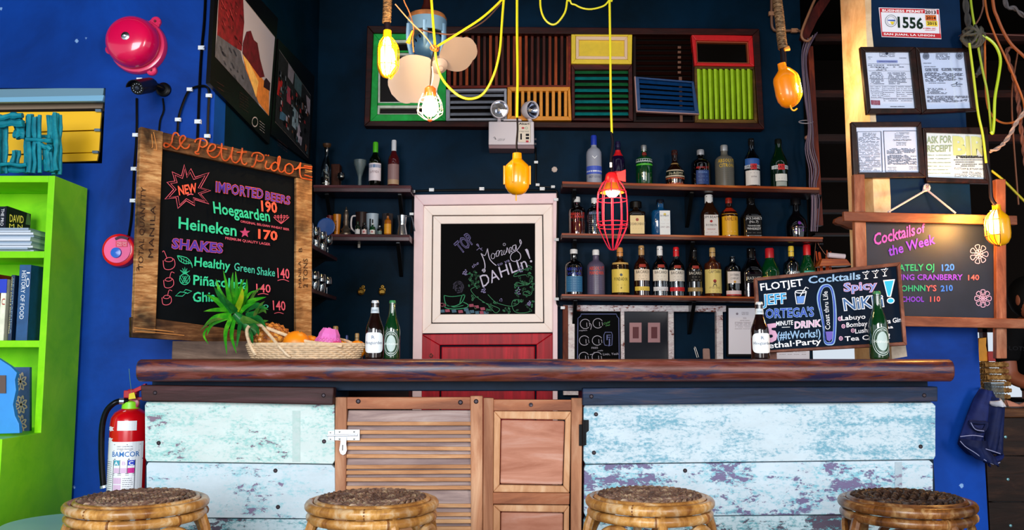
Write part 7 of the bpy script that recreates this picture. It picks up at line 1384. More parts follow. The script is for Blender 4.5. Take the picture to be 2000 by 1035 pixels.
m = MB().disc(pe.up(.001), (1232, 843), 11, 7, Te); m.poly(pe.up(.001), [(1254, 936), (1274, 936), (1274, 951), (1254, 951)], Te); obj('red_marks', m, flat('#c01834', .5), cp_); m = MB().rib(pe.up(.001), [(1258+9*cos(a*pi/4), 843+8*sin(a*pi/4)) for a in range(8)], .6, Te, True); obj('green_mark', m, flat('#1c9c6c', .5), cp_)
m = MB(); pt(m, pe, 'LEDI', (1042, 938), (1078, 938), (1044, 922), Te, shear=.3); pt(m, pe, 'II', (1080, 938), (1096, 938), (1082, 922), Te, shear=.3); [m.rib(pe, [(1010+q*6, 916+q*3), (1022+q*4, 910+q*8), (1024+q*4, 930)], .8, Te) for q in range(3)]; obj('lettering', m, flat('#6a6a78', .5), bx_)
for y in (927, 962): obj('side_button', MB().tube([hy(*Te(1316, y), YE+.03), hy(*Te(1332, y), YE+.03)], .007, 8), flat('#4a4a54', .4), t)
# ---------------- fan: blades at rest ----------------
YFn = 4.3; Tf = ZT(720, 0, 4.1389); kf = YFn/F
t = thing('orbit_fan', 'pale blue hanging fan with cream blades beside the lit lamp', 'fan', hy(857, 125, YFn)); fb_ = flat('#7aa8d0', .4, .2); c = hy(834, 60, YFn)
obj('down_rod', MB().lathe([(.045, 0), (.02, .06), (.016, .12), (.016, .45)], 16, hy(834, 30, YFn)), flat('#3a120c', .5), t, sm=True)
R_ = 40*kf; zt = hy(834, 34, YFn).z
obj('top_rim', MB().lathe([(R_*.5, zt+.012), (R_*.92, zt+.006), (R_, zt-.01), (R_*.98, zt-.03)], 32, V((c.x, YFn, 0))), flat('#a0683c', .6, var=.4), t, sm=True)
obj('housing_band', MB().lathe([(R_*.98, zt-.01), (R_, zt-.03), (R_*.97, zt-.09), (R_*.9, zt-.09), (R_*.92, zt-.02)], 32, V((c.x, YFn, 0)), cap=False), fb_, t, sm=True)
for a in (-.45, pi+.45, pi/2): obj('yoke_arm', MB().tube([V((c.x+R_*.95*cos(a), YFn-R_*.95*abs(sin(a))*(1 if a < 2 else 1), zt-.05)), V((c.x+R_*.98*cos(a), YFn-R_*.7*abs(sin(a)), zt-.13)), V((c.x+R_*.8*cos(a), YFn, zt-.21))], .016, 8, smooth=3, flat=.6), fb_, t, sm=True)
hub = hy(857, 127, YFn-.12); mot = V((c.x+.01, YFn+.02, zt-.15)); ax = (hub-mot).normalized(); Q = ax.to_track_quat('Z', 'Y').to_matrix()
obj('motor', MB().lathe([(.03, -.07), (.07, -.06), (.082, -.02), (.082, .03), (.06, .055), (.03, .07)], 28, mot, Q), flat('#4c7ca8', .35, .3), t, sm=True)
m = MB(); [m.box(mot+Q @ V((.0825*cos(a), .0825*sin(a), .005)), (.006, .006, .03), Q) for a in [i*pi/9 for i in range(18)]]; o = obj('vent_slots', m, flat('#0c1420', .6), t); o['kind'] = 'stuff'
obj('shaft', MB().tube([mot, hub], .012, 10), fb_, t); crm = flat('#d8c4b8', .35)
hb = obj('hub', MB().lathe([(.026, -.03), (.04, -.022), (.042, .012), (.03, .022), (.014, .032), (.012, .045), (1e-5, .048)], 28, hub, Q), crm, t, sm=True)
def blade(tx, ty, wd, ln):
    tip = hy(tx, ty, YFn-.12); d = tip-hub; d = (d-ax*d.dot(ax)); L = d.length; d.normalize(); s = ax.cross(d); m = MB(); n = 30; rows = []
    for i in range(n+1):
        f = i/n; w_ = wd*sin(min(1, f*1.15+.12)*pi*.78)**.75*(1 if f < .75 else sqrt(max(0, 1-((f-.75)/.25)**2))*.999+.001)
        rows.append((f, w_))
    for side in (0, .004):
        for f, w_ in rows:
            for j in range(5): u = -1+j*.5; m.v.append(hub+d*(L*f+.02)+s*(w_*u)+ax*(u*w_*.35-.01+side))
    k = 5*(n+1)
    for i in range(n):
        for j in range(4): q = i*5+j; m.face((q, q+1, q+6, q+5)); m.face((k+q+1, k+q, k+q+5, k+q+6))
    for i in range(n):
        q = i*5; m.face((q, q+5, k+q+5, k+q)); q += 4; m.face((q+5, q, k+q, k+q+5))
    obj('blade', m, crm, t, sm=True)
blade(776, 190, .115, 0); blade(922, 90, .115, 0)
# ======================= pillar: permit plate and framed certificates =======================
TG = ZT(1660, 0, 6.468); TH_ = ZT(1640, 0, 2.875); YP = YW-.006
whp = flat('#e2e6f2', .55); redl = flat('#c01022', .5); ink = flat('#2c3248', .7)
pl = PY(YP).up(.002)
t = thing('permit_plate', 'white and red business permit plate at the top of the pillar', 'plate', hy(1778, 76, YP)); q = [(364, 92), (1128, 112), (1158, 494), (402, 466)]
pb2 = obj('plate', MB().ppl(q, pl, .003, TG), whp, t, bevel=.001); m = MB().poly(pl.up(.001), [(374, 100), (944, 114), (946, 168), (405, 152), (418, 400), (1135, 424), (1118, 122), (1124, 122), (1148, 482), (408, 458)], TG)
m.v = []; m.f = []; m.mi = []
m.poly(pl.up(.001), [(374, 102), (944, 116), (948, 168), (404, 152), (390, 152)], TG); m.poly(pl.up(.001), [(374, 102), (392, 150), (410, 404), (404, 455)], TG); m.poly(pl.up(.001), [(406, 402), (1132, 424), (1150, 430), (1154, 484), (406, 458)], TG); m.poly(pl.up(.001), [(1094, 120), (1122, 122), (1126, 180), (1098, 180)], TG); m.poly(pl.up(.001), [(1120, 180), (1126, 180), (1146, 440), (1134, 430)], TG)
obj('red_border', m, redl, pb2); p2 = pl.up(.002)
m = MB(); pt(m, p2, 'BUSINESS PERMIT', (410, 146), (930, 160), (408, 116), TG, off=.03, sp=1.05); pt(m, p2, 'SAN JUAN, LA UNION', (430, 440), (1070, 462), (428, 416), TG, off=.03, sp=1.05); obj('lettering', m, flat('#f4f4f8', .5), pb2)
m = MB(); pt(m, p2, '1556', (612, 344), (922, 362), (606, 208), TG, off=.03); obj('lettering', m, flat('#10281c', .5), pb2)
m = MB(); m.rib(p2, [(520+72*cos(a*pi/10), 262+74*sin(a*pi/10)) for a in range(20)], .7, TG, True); m.rib(p2, [(520+52*cos(a*pi/10), 262+54*sin(a*pi/10)) for a in range(20)], .4, TG, True); obj('seal_ring', m, flat('#2c4448', .5), pb2)
m = MB().poly(p2, [(478, 262), (482, 250), (568, 250), (572, 268)], TG); obj('seal_blue', m, flat('#1c4cb0', .5), pb2); m = MB().poly(p2, [(505, 272), (562, 272), (545, 312), (525, 305)], TG); obj('seal_yellow', m, flat('#e0c818', .5), pb2); m = MB().poly(p2, [(478, 266), (505, 272), (522, 300), (500, 296)], TG); obj('seal_white', m, flat('#f4f4f4', .5), pb2)
for col, pts, s, a_, b_, c_ in (('#e8d8e0', [(946, 110), (1090, 114), (1094, 184), (950, 180)], '2013', (952, 172), (1086, 176), (950, 130)), ('#e06a14', [(952, 188), (1088, 192), (1094, 260), (956, 256)], '2014', (966, 242), (1084, 246), (964, 206)), ('#ecd03c', [(960, 260), (1104, 264), (1110, 334), (966, 330)], '2015', (980, 312), (1096, 316), (978, 276))):
    o = obj('year_sticker', MB().poly(p2, pts, TG), flat(col, .5), pb2); m = MB(); pt(m, p2.up(.001), s, a_, b_, c_, TG, off=.03); scribble_lines(m, p2.up(.001), pts[0][0]+8, pts[0][1]+6, pts[1][0]-8, pts[0][1]+8, 1, TG, .6); obj('lettering', m, flat('#1c1018', .5), o)
m = MB(); pt(m, p2, '4 GEN. LIC.', (925, 366), (1090, 370), (925, 348), TG, off=.03); scribble_lines(m, p2, 950, 384, 1080, 386, 1, TG, .7); obj('lettering', m, flat('#c8304c', .5), pb2)
fr1 = wood('dark_picture_frame', '#0c0404', '#220c08', '#3c1810', (14, 14, 14), .35, .15)
def cert(label, outer, paper, fn, pcol='#f2f4ff', sidecol=None):
    P0 = PY(YW-.004); t = thing('framed_certificate', label, 'certificate', P0.hit(*TH_((outer[2][0]+outer[3][0])/2, outer[2][1])), 'framed certificates on the pillar')
    for k in range(4): j = (k+1) % 4; obj('frame_side', MB().ppl([outer[k], outer[j], paper[j], paper[k]], P0.up(.024), .023, TH_), fr1, t, bevel=.002)
    p = obj('paper', MB().ppl(paper, P0.up(.012), .002, TH_), flat(pcol, .6), t); fn(P0.up(.0135), p); obj('glass_pane', MB().ppl(paper, P0.up(.018), .001, TH_), glass('#f8fbff', gl=.02), t)
def c1(p, o):
    m = MB(); m.disc(p, (265, 300), 8, T=TH_); scribble_lines(m, p, 222, 298, 312, 318, 4, TH_, .8, seed=1); scribble_lines(m, p, 160, 320, 185, 330, 2, TH_, .9, seed=2); scribble_lines(m, p, 335, 326, 375, 326, 1, TH_, 1); pt(m, p.up(.001), 'CERTIFICATE OF REGISTRATION', (218, 348), (318, 350), (218, 341), TH_)
    scribble_lines(m, p, 160, 366, 365, 376, 2, TH_, 1.1, seed=3); scribble_lines(m, p, 206, 380, 280, 394, 3, TH_, 1, seed=4); scribble_lines(m, p, 168, 408, 245, 470, 9, TH_, 1.1, skew=(0, 6), seed=5); scribble_lines(m, p, 270, 410, 372, 470, 9, TH_, 1.1, skew=(0, 6), seed=6); scribble_lines(m, p, 172, 488, 240, 545, 7, TH_, .8, skew=(0, 6), seed=7); scribble_lines(m, p, 245, 488, 312, 540, 6, TH_, .8, seed=8); scribble_lines(m, p, 322, 488, 412, 540, 6, TH_, .8, seed=9); scribble_lines(m, p, 245, 556, 412, 566, 2, TH_, .9, skew=(0, 2)); scribble_lines(m, p, 285, 598, 365, 600, 1, TH_, 1.2)
    for y in (358, 398, 440, 480, 550): m.rib(p, [(160+(y-358)*.07, y), (405+(y-358)*.1, y+2)], .4, TH_, smooth=0)
    for x in (163, 240, 318): m.rib(p, [(x, 482), (x+4, 548)], .35, TH_, smooth=0)
    q = obj('printed_lines', m, ink, o); q['kind'] = 'stuff'; obj('title_box', MB().poly(p, [(208, 338), (325, 338), (326, 352), (209, 352)], TH_), flat('#9aa4dc', .6), o)
    q = obj('red_stamp', MB().poly(p, [(175, 562), (226, 564), (228, 590), (178, 588)], TH_), flat('#9c3048', .6), o); m = MB(); scribble_lines(m, p.up(.001), 184, 568, 220, 584, 4, TH_, .8); obj('stamp_print', m, flat('#d8a8b4', .6), q)
def seal(m, p, x, y, R):
    for f in (1, .72): m.rib(p, [(x+R*f*cos(a*pi/8), y+R*f*sin(a*pi/8)*1.05) for a in range(16)], .8, TH_, True)
    for i in range(10): a = i*.63; m.rib(p, [(x+R*.15*cos(a), y+R*.15*sin(a)), (x+R*.6*cos(a+.3), y+R*.6*sin(a+.3))], 1, TH_, smooth=0)
def c2(p, o):
    m = MB(); seal(m, p, 485, 315, 17); seal(m, p, 672, 313, 19); scribble_lines(m, p, 540, 303, 620, 332, 5, TH_, 1.1, seed=21); scribble_lines(m, p, 470, 355, 515, 355, 1, TH_, 1); scribble_lines(m, p, 475, 374, 540, 374, 1, TH_, 1); scribble_lines(m, p, 480, 385, 555, 398, 4, TH_, .9); scribble_lines(m, p, 572, 384, 690, 396, 4, TH_, .9); scribble_lines(m, p, 476, 408, 702, 456, 10, TH_, 1.0, skew=(0, 6), seed=22); scribble_lines(m, p, 500, 466, 595, 466, 1, TH_, 1); m.rib(p, [(625, 478), (650, 470), (660, 460), (655, 478), (668, 472), (690, 474)], 1, TH_); scribble_lines(m, p, 630, 484, 680, 486, 1, TH_, 1); scribble_lines(m, p, 487, 497, 600, 526, 6, TH_, 1, skew=(0, 4), seed=24); scribble_lines(m, p, 490, 540, 725, 572, 8, TH_, .9, skew=(0, 3), seed=25)
    q = obj('printed_lines', m, ink, o); q['kind'] = 'stuff'
def c3(p, o):
    m = MB(); 
    for bx_ in ([(98, 740), (232, 738), (240, 965), (112, 965)], [(246, 736), (432, 734), (446, 965), (258, 966)]): m.rib(p, bx_, 1.5, TH_, True, 0)
    scribble_lines(m, p, 130, 748, 205, 765, 4, TH_, .8, seed=31); scribble_lines(m, p, 106, 772, 226, 800, 6, TH_, .8, seed=32); scribble_lines(m, p, 108, 810, 228, 870, 9, TH_, .8, skew=(0, 3), seed=33); scribble_lines(m, p, 110, 880, 230, 958, 12, TH_, .9, skew=(0, 4), seed=34)
    pt(m, p, 'Certificate of Recognition', (300, 790), (402, 788), (300, 782), TH_, off=.02); scribble_lines(m, p, 310, 745, 392, 774, 5, TH_, .8, seed=35); scribble_lines(m, p, 318, 800, 375, 815, 3, TH_, .8); scribble_lines(m, p, 265, 835, 425, 862, 6, TH_, .9, seed=36); scribble_lines(m, p, 268, 872, 435, 922, 11, TH_, .9, skew=(0, 3), seed=37); scribble_lines(m, p, 390, 936, 440, 950, 3, TH_, .8); scribble_lines(m, p, 270, 940, 320, 958, 3, TH_, .8)
    q = obj('printed_lines', m, ink, o); q['kind'] = 'stuff'
def c4(p, o):
    yw = flat('#e8ea9c', .6); m = MB(); pt(m, p.up(.001), 'BIR', (645, 865), (818, 868), (640, 765), TH_, off=.05); 
    for i in range(len(m.v)):
        lim = p.hit(*TH_(803+ (0), 800)).x
        if m.v[i].x > lim: m.v[i].x = lim
    obj('lettering', m, yw, o); m = MB(); pt(m, p, 'ASK FOR', (490, 805), (628, 800), (490, 765), TH_, off=.03); pt(m, p, 'RECEIPT', (492, 852), (630, 850), (492, 815), TH_, off=.03); obj('lettering', m, flat('#a8b890', .6), o)
    m = MB(); [scribble_lines(m, p, 495, y, 628, y+2, 2, TH_, .9, seed=y) for y in (870, 890, 912, 932, 952, 972)]; q = obj('printed_lines', m, flat('#9cae90', .6), o); q['kind'] = 'stuff'
    m = MB(); scribble_lines(m, p, 655, 748, 770, 750, 1, TH_, 2.4, .95); scribble_lines(m, p, 655, 876, 806, 886, 3, TH_, 1.6, .95, seed=41); scribble_lines(m, p, 640, 898, 810, 900, 1, TH_, 1.2, .95); scribble_lines(m, p, 650, 910, 810, 922, 2, TH_, 1.3, .9, seed=42); scribble_lines(m, p, 680, 932, 760, 934, 1, TH_, 1.4); scribble_lines(m, p, 645, 978, 800, 992, 3, TH_, .8); pt(m, p, 'FLOTSAM & JETSAM INT.', (645, 952), (812, 956), (645, 940), TH_); pt(m, p, '668-791-693', (690, 972), (790, 976), (690, 961), TH_); obj('lettering', m, flat('#1c2028', .6), o)
cert('certificate with a small red stamp, upper left of the four frames', [(117, 262), (424, 262), (462, 634), (155, 640)], [(145, 290), (393, 290), (428, 608), (175, 608)], c1)
cert('certificate with two round seals, upper right of the four frames', [(426, 264), (735, 270), (778, 620), (464, 636)], [(450, 293), (702, 290), (742, 607), (490, 612)], c2, '#e4ecff')
cert('landscape certificate with two bordered columns, lower left of the four frames', [(66, 684), (458, 682), (487, 996), (80, 1000)], [(93, 712), (437, 710), (450, 968), (110, 968)], c3, '#eef2ff')
cert('receipt notice with huge yellow letters, lower right of the four frames', [(466, 716), (832, 712), (852, 1030), (489, 1022)], [(487, 742), (803, 752), (817, 1005), (497, 994)], c4, '#f4fafa')
# frame of sticks with the cocktails-of-the-week chalkboard
TW = ZT(1640, 340, 3.2333); YK = 3.47; stw = wood('pinkish_stick_frame', '#5c2c18', '#96583c', '#be8464', (9, 9, 2), .45, .3); stwh = wood('pinkish_stick_rail', '#5c2c18', '#96583c', '#be8464', (2, 9, 9), .45, .3)
t = thing('hanging_chalkboard', 'large stick-framed cocktails chalkboard hung by a string on the pillar', 'chalkboard', hy(1820, 640, YK))
bd = obj('chalkboard', MB().pp([(150, 300), (1000, 290), (1004, 915), (150, 905)], YK+.02, .01, TW), flat('#131a2e', .5, var=.4, vs=4, spec=.3), t)
obj('left_post', MB().pp([(90, 0), (158, 0), (182, 900), (108, 900)], YK, .03, TW), stw, t, bevel=.003); obj('right_post', MB().pp([(988, 30), (1050, 30), (1058, 1165), (992, 1165)], YK, .03, TW), stw, t, bevel=.003)
obj('top_rail', MB().pp([(26, 235), (1122, 262), (1124, 320), (30, 296)], YK-.022, .022, TW), stwh, t, bevel=.003); obj('bottom_rail', MB().pp([(100, 890), (1200, 914), (1200, 976), (100, 955)], YK-.022, .022, TW), stwh, t, bevel=.003)
m = MB().pp([(40, 990), (1060, 1170), (1060, 1170)], YK, .01, TW); del m
pk_ = PY(YK+.02).up(.002); CW = {k: flat(v, .8) for k, v in dict(pink='#c850b8', pur='#7a34d0', grn='#1c9c70', red='#d8585c', blu='#2c6cd8', lil='#c8a0c8').items()}
def W2(col, items, off=.02, **k):
    for it in items: m = MB(); pt(m, pk_, *it, TW, off=off, **k); obj('lettering', m, CW[col], bd)
W2('pink', [('Cocktails', (222, 448), (478, 385), (212, 375)), ('of', (488, 380), (545, 362), (480, 325))], .02, shear=.15, wob=.01); W2('pur', [('the Week', (312, 518), (602, 438), (305, 455)), ('DING CRANBERRY', (350, 668), (775, 668), (350, 632)), ('SCHOOL', (372, 806), (532, 806), (372, 772))], .02)
W2('grn', [('ATELY OJ', (375, 612), (596, 607), (375, 570)), ('JOHNN', (372, 740), (540, 738), (372, 702))], .02); W2('blu', [('120', (647, 611), (724, 606), (645, 570)), ('210', (640, 740), (714, 736), (638, 703))], .03); W2('red', [('140', (812, 670), (880, 668), (812, 636)), ('110', (572, 806), (634, 804), (572, 772)), ("Y'S", (545, 740), (610, 738), (545, 702))], .015)
for cx, cy, R, n in ((905, 785, 46, 8), (880, 505, 50, 7)):
    m = MB()
    for i in range(n):
        a = i*2*pi/n; m.rib(pk_, [(cx+R*.35*cos(a), cy+R*.4*sin(a)), (cx+R*cos(a-.3), cy+R*1.1*sin(a-.3)), (cx+R*1.15*cos(a), cy+R*1.2*sin(a)), (cx+R*cos(a+.3), cy+R*1.1*sin(a+.3)), (cx+R*.35*cos(a), cy+R*.4*sin(a))], 1.1, TW, smooth=3); m.rib(pk_, [(cx+R*.2*cos(a+.4), cy+R*.2*sin(a+.4)), (cx+R*.5*cos(a+.1), cy+R*.55*sin(a+.1)), (cx+R*.5*cos(a+.7), cy+R*.55*sin(a+.7))], 1, TW, True, 3)
    m.disc(pk_, (cx, cy), R*.14, T=TW); obj('chalk_flower', m, CW['lil'], bd)
np_ = hy(1807, 366, YW-.01); t2 = thing('hanging_string', 'pale string tied over a nail, holding the stick-framed chalkboard', 'string', np_)
stg = flat('#c8b4bc', .7)
for x, y in ((1735, 414), (1866, 416)): obj('string', MB().tube([np_+V((0, -.012, -.012)), hy(x, y, YK+.005)], .0042, 6), stg, t2)
obj('nail', MB().tube([np_, np_+V((.0, -.03, .004))], .004, 8), flat('#c8c8c8', .3, 1), t2)
for q in range(4): obj('knot_loop', MB().tube([np_+V((.012*cos(a), -.014+.004*q, -.004+.014*sin(a+q*.5))) for a in [i*pi/5 for i in range(10)]], .0036, 5, True), stg, t2)
# ropes and cables at the upper right
TR = ZT(1850, 0, 2.7267)
def rope(name, label, pts, col, R, Y=3.52, cat='rope', tw=False):
    P = [hy(*TR(x, y), Y) for x, y in pts]
    if pts[0][1] < -5: P.insert(0, V((P[0].x, P[0].y, 3.02)))
    if pts[-1][1] < -5: P.append(V((P[-1].x, P[-1].y, 3.02)))
    P = catmull(P, 8)
    if not tw: return solo(name, MB().tube(P, R, 6), flat(col, .6 if cat == 'rope' else .35), label, cat, 'ropes and cables right of the pillar', sm=True)
    t = thing(name, label, cat, min(P, key=lambda p: p.z), 'ropes and cables right of the pillar')
    for s in (0, 1):
        Q = []; n = len(P); L = 0
        for i in range(n-1):
            d = (P[i+1]-P[i]); u = d.normalized().orthogonal().normalized(); w_ = d.normalized().cross(u)
            for h in range(4): L += d.length/4; a = L/(R*5.0)*2*pi*.5+s*pi; Q.append(P[i]+d*(h/4)+(u*cos(a)+w_*sin(a))*R*.5)
        obj('strand', MB().tube(Q, R*.62, 5), flat(col, .75, var=.25, vs=60), t, sm=True)
rope('yellow_cable', 'yellow-green cable looping high and back down beside the certificates', [(150, 188), (200, 195), (255, 240), (283, 310), (275, 400), (255, 520), (250, 640), (243, 708), (233, 700)], '#a8c81c', .006, cat='cable')
rope('yellow_cable', 'yellow-green cable falling from the top edge past the certificates', [(122, -40), (150, 160), (165, 250), (190, 380), (215, 500), (236, 705)], '#90a81c', .0048, 3.54, 'cable')
rope('yellow_cable', 'yellow cable crossing in front of the receipt notice', [(118, 230), (140, 400), (165, 600), (190, 720), (208, 868)], '#b8cc20', .005, 3.5, 'cable')
rope('yellow_cable', 'short yellow cable running down to the right, above the post', [(235, 908), (300, 960), (380, 1040), (420, 1080)], '#b8a81c', .005, 3.6, 'cable')
rope('rope', 'orange-brown rope crossing the top right corner', [(240, -30), (270, 100), (330, 220), (409, 300), (460, 350)], '#8a4418', .0065)
rope('rope', 'long orange-brown rope hanging in a big loop at the right edge', [(200, -20), (240, 150), (330, 350), (400, 520), (409, 600), (380, 640), (300, 655), (235, 610), (207, 500), (200, 200)], '#a8581c', .0045, 3.56)
rope('rope', 'twisted brown rope hanging down at the right edge', [(345, 250), (322, 265), (322, 310), (370, 470), (385, 620), (409, 800), (420, 900)], '#6c3c2c', .009, 3.58, tw=True)
rope('rope', 'pale twisted rope swinging down left from the right edge', [(430, 560), (400, 610), (370, 650), (320, 740), (270, 790), (228, 806)], '#a88c80', .008, 3.5, tw=True)
rope('rope', 'thin dark orange rope hanging straight down to the board post', [(380, 1090), (355, 760), (345, 500), (375, 280)], '#6c3818', .0035, 3.6)
rope('rope', 'thin brown rope slanting up left from the knot', [(58, 195), (130, 150), (170, 100), (190, 40), (190, -20)], '#6c4434', .0035, 3.6)
rope('rope', 'grey rope across the topmost right corner', [(305, -10), (360, 45), (420, 95)], '#4c484c', .009, 3.6, tw=True)
rope('rope', 'thick dark rope coming down beside the pillar to the knot', [(95, -30), (108, 90), (125, 190), (170, 235), (192, 320), (180, 370), (152, 405)], '#3c3a38', .012, 3.58, tw=True)
kt = hy(*TR(138, 195), 3.53); t3 = thing('rope_knot', 'big tangled dark knot of rope beside the pillar', 'knot', kt, 'ropes and cables right of the pillar')
for i in range(7): Mx = Matrix.Rotation(i*.9, 3, 'Y') @ Matrix.Rotation(.5+i*.3, 3, 'X'); obj('loop', MB().tube([kt+Mx @ V((.045*cos(a), .02*sin(2*a), .03*sin(a))) for a in [q*pi/8 for q in range(16)]], .006, 5, True), flat('#46443c', .8), t3, sm=True)
rope('rope', 'brown rope knotted at the top edge near the right corner', [(60, 205), (150, 178), (300, 185), (420, 190)], '#5c3028', .003, 3.64)
# ======================= lower right: jacket, bench, person =======================
TJ = ZT(1800, 620, 2.494); YJ = 3.54
t = thing('hanging_jacket', 'dark blue jacket hanging bunched on the edge of the pillar', 'jacket', hy(*TJ(300, 735), YJ))
def drape(name, L_, R__, Y, mt, amp, ph, par, fr=3.0):
    m = MB(); nr, nc = 36, 22
    def at(tab, f):
        x = f*(len(tab)-1); i = min(int(x), len(tab)-2); g = x-i; return (tab[i][0]*(1-g)+tab[i+1][0]*g, tab[i][1]*(1-g)+tab[i+1][1]*g)
    for i in range(nr+1):
        a, b_ = at(L_, i/nr), at(R__, i/nr)
        for j in range(nc+1):
            u = j/nc; x = a[0]*(1-u)+b_[0]*u; y = a[1]*(1-u)+b_[1]*u
            d = amp*(sin(u*fr*2*pi+ph+i*.09)*.6+.4*sin(u*7*pi+i*.25+ph*2))*(.3+.7*i/nr)-.035*sin(pi*u); m.v.append(hy(*TJ(x, y), Y)+V((0, d, 0)))
    for i in range(nr):
        for j in range(nc): q = i*(nc+1)+j; m.face((q, q+nc+1, q+nc+2, q+1))
    o = obj(name, m, mt, par, sm=True); s = o.modifiers.new('s', 'SOLIDIFY'); s.thickness = .006; s.offset = 1; return o
jm = wood('dark_blue_cloth', '#081038', '#102468', '#283c88', (4, 4, 4), .7, .1); jm2 = wood('navy_cloth', '#060c2c', '#0e2054', '#203470', (4, 4, 4), .7, .1)
drape('jacket_body', [(283, 348), (255, 400), (228, 470), (205, 530), (186, 585), (184, 615), (225, 660)], [(335, 360), (360, 400), (350, 470), (335, 540), (330, 600), (322, 660), (330, 728)], YJ, jm, .012, 0, t)
drape('sleeve', [(335, 385), (318, 440), (312, 520), (310, 600), (310, 650)], [(372, 395), (396, 440), (392, 520), (388, 600), (386, 668)], YJ-.03, jm2, .008, 1, t, 1.5)
obj('cuff', MB().tube([hy(*TJ(348+38*cos(a), 672+20*sin(a)), YJ-.03-.02*sin(a)) for a in [i*pi/8 for i in range(16)]], .012, 8, True), jm, t, sm=True)
drape('hem_fold', [(186, 590), (190, 612), (230, 655), (260, 680)], [(310, 600), (320, 650), (355, 690), (372, 728)], YJ-.045, jm2, .01, 2, t, 1.2)
obj('pocket_opening', MB().tube([hy(*TJ(x, y), YJ-.05) for x, y in ((236, 512), (258, 540), (300, 552), (316, 515), (280, 512), (245, 508))], .008, 7, True, smooth=3), jm2, t, sm=True)
m = MB(); pj = PY(YJ-.075)
for P in ([(240, 512), (262, 545), (304, 553)], [(188, 602), (215, 630), (262, 660), (310, 695), (350, 714), (382, 706)], [(188, 580), (250, 574), (300, 580)], [(312, 640), (350, 652), (384, 664)]): m.tube([pj.hit(*TJ(*p)) for p in P], .0016, 5, smooth=4)
obj('white_stitching', m, flat('#8a90b8', .6), t); drape('white_lining', [(338, 408), (336, 418), (345, 425)], [(372, 396), (395, 424), (398, 438)], YJ-.06, flat('#b8bcc8', .7), .004, 0, t)
obj('hook', MB().tube([hy(*TJ(290, 342), YW), hy(*TJ(288, 348), YJ-.01), hy(*TJ(292, 356), YJ)], .004, 6), flat('#c8ccd0', .3, .9), t)
# workbench
YBn = 3.95; a = hy(1921, 797, YBn); zb_t = a.z; xb0 = a.x; bn = thing('work_bench', 'dark brown timber workbench right of the pillar', 'bench', (xb0+.6, 4.3, 0)); bw_ = wood('dark_bench_wood', '#100805', '#2c1810', '#523422', (2, 9, 9), .5, .4)
obj('bench_top', MB().bx(xb0-.02, YBn-.02, zb_t-.04, xb0+1.25, 4.45, zb_t), wood('bench_top_wood', '#2a160c', '#5c3820', '#a0744c', (2, 12, 12), .35, .4), bn, bevel=.004)
zz = [zb_t-.042]; 
for i, h in enumerate((.17, .2, .2, .22)):
    z1 = zz[-1]; z0 = max(z1-h, .03); obj('plank', MB().bx(xb0, YBn, z0+.004, xb0+1.2, YBn+.03, z1), bw_, bn, bevel=.002); zz.append(z0)
    for x in (1965,):
        q = hy(x, 0, YBn); obj('bolt', MB().lathe([(.007, 0), (.006, .004), (1e-5, .005)], 8, V((hy(1966, 900, YBn).x, YBn, (z0+z1)/2)), RX), flat('#70a0a8', .3, .6), bn)
obj('side_panel', MB().bx(xb0, YBn+.03, .0, xb0+.03, 4.42, zb_t-.04), bw_, bn); obj('side_panel', MB().bx(xb0+1.17, YBn+.03, .0, xb0+1.2, 4.42, zb_t-.04), bw_, bn)
# woven placemats stack, bags, clear box, cloth on the bench
wvm = wood('woven_placemat', '#5a3818', '#b48448', '#e8c888', (40, 40, 12), .7, .6)
x0, x1 = hy(1908, 745, 4.15).x, hy(1942, 745, 4.15).x
zt = zb_t+.001; ord_ = ['bottom', 'second', 'third', 'fourth', 'fifth', 'sixth', 'topmost']
ztop = hy(1930, 706, 4.12).z; hh = (ztop-zt)/7
for i in range(7):
    m = MB(); dx = r.uniform(-.008, .008); cz = zt+hh*i+hh*.5
    for k in range(12):
        for s in (0, 1): m.tube([V((x0+dx+.002, 4.07+k*.02, cz+s*.006-.003)), V((x1+dx+.03, 4.07+k*.02, cz+s*.006-.003))], .0065, 5)
    for k in range(9): x = x0+dx+.004+k*(x1-x0+.02)/9; m.tube([V((x+.007*(j % 2), 4.065+j*.0115, cz+.009*(1 if (j+k) % 2 else -1))) for j in range(21)], .0055, 4)
    solo('placemat', m, wvm, '%s woven placemat in the stack on the workbench' % ord_[i], 'placemat', 'woven placemats stacked on the workbench')
m = MB().pp([(1911, 707), (1931, 708), (1929, 690), (1926, 675), (1927, 659), (1912, 661)], 4.12, .05); m.v = [V((v.x, v.y, max(v.z, ztop+.001))) for v in m.v]; solo('paper_bag', m, flat('#d89018', .6, var=.15), 'tall orange paper bag on the placemats', 'bag', bevel=.002)
m = MB().pp([(1931, 707), (1946, 707), (1940, 686), (1930, 687)], 4.11, .05); m.v = [V((v.x, v.y, max(v.z, ztop+.001))) for v in m.v]; solo('red_box', m, flat('#a01814', .5), 'small red packet beside the orange paper bag', 'box', bevel=.002)
q = hy(1946, 738, 4.0); t = thing('clear_box', 'clear plastic box with a metal rim beside the placemats', 'box', V((q.x+.02, 4.02, zb_t+.001))); hq = hy(1950, 748, 4.0).z; obj('box_wall', MB().bx(q.x-.03, 3.99, zb_t+.001, q.x+.026, 4.05, hq), glass('#d8e4ec', gl=.04), t); obj('rim', MB().tube([V((q.x-.03, 3.99, hq)), V((q.x+.026, 3.99, hq)), V((q.x+.026, 4.05, hq)), V((q.x-.03, 4.05, hq))], .004, 5, True), flat('#b0bcc4', .25, .8), t)
m = MB(); nr = 14
for i in range(nr+1):
    for j in range(nr+1): u, v_ = i/nr, j/nr; m.v.append(V((hy(1962, 790, 3.97).x+.2*u, 3.935+.05*v_, zb_t+.008+.03*(.5+.5*sin(u*9+v_*4))*(sin(pi*v_)))))
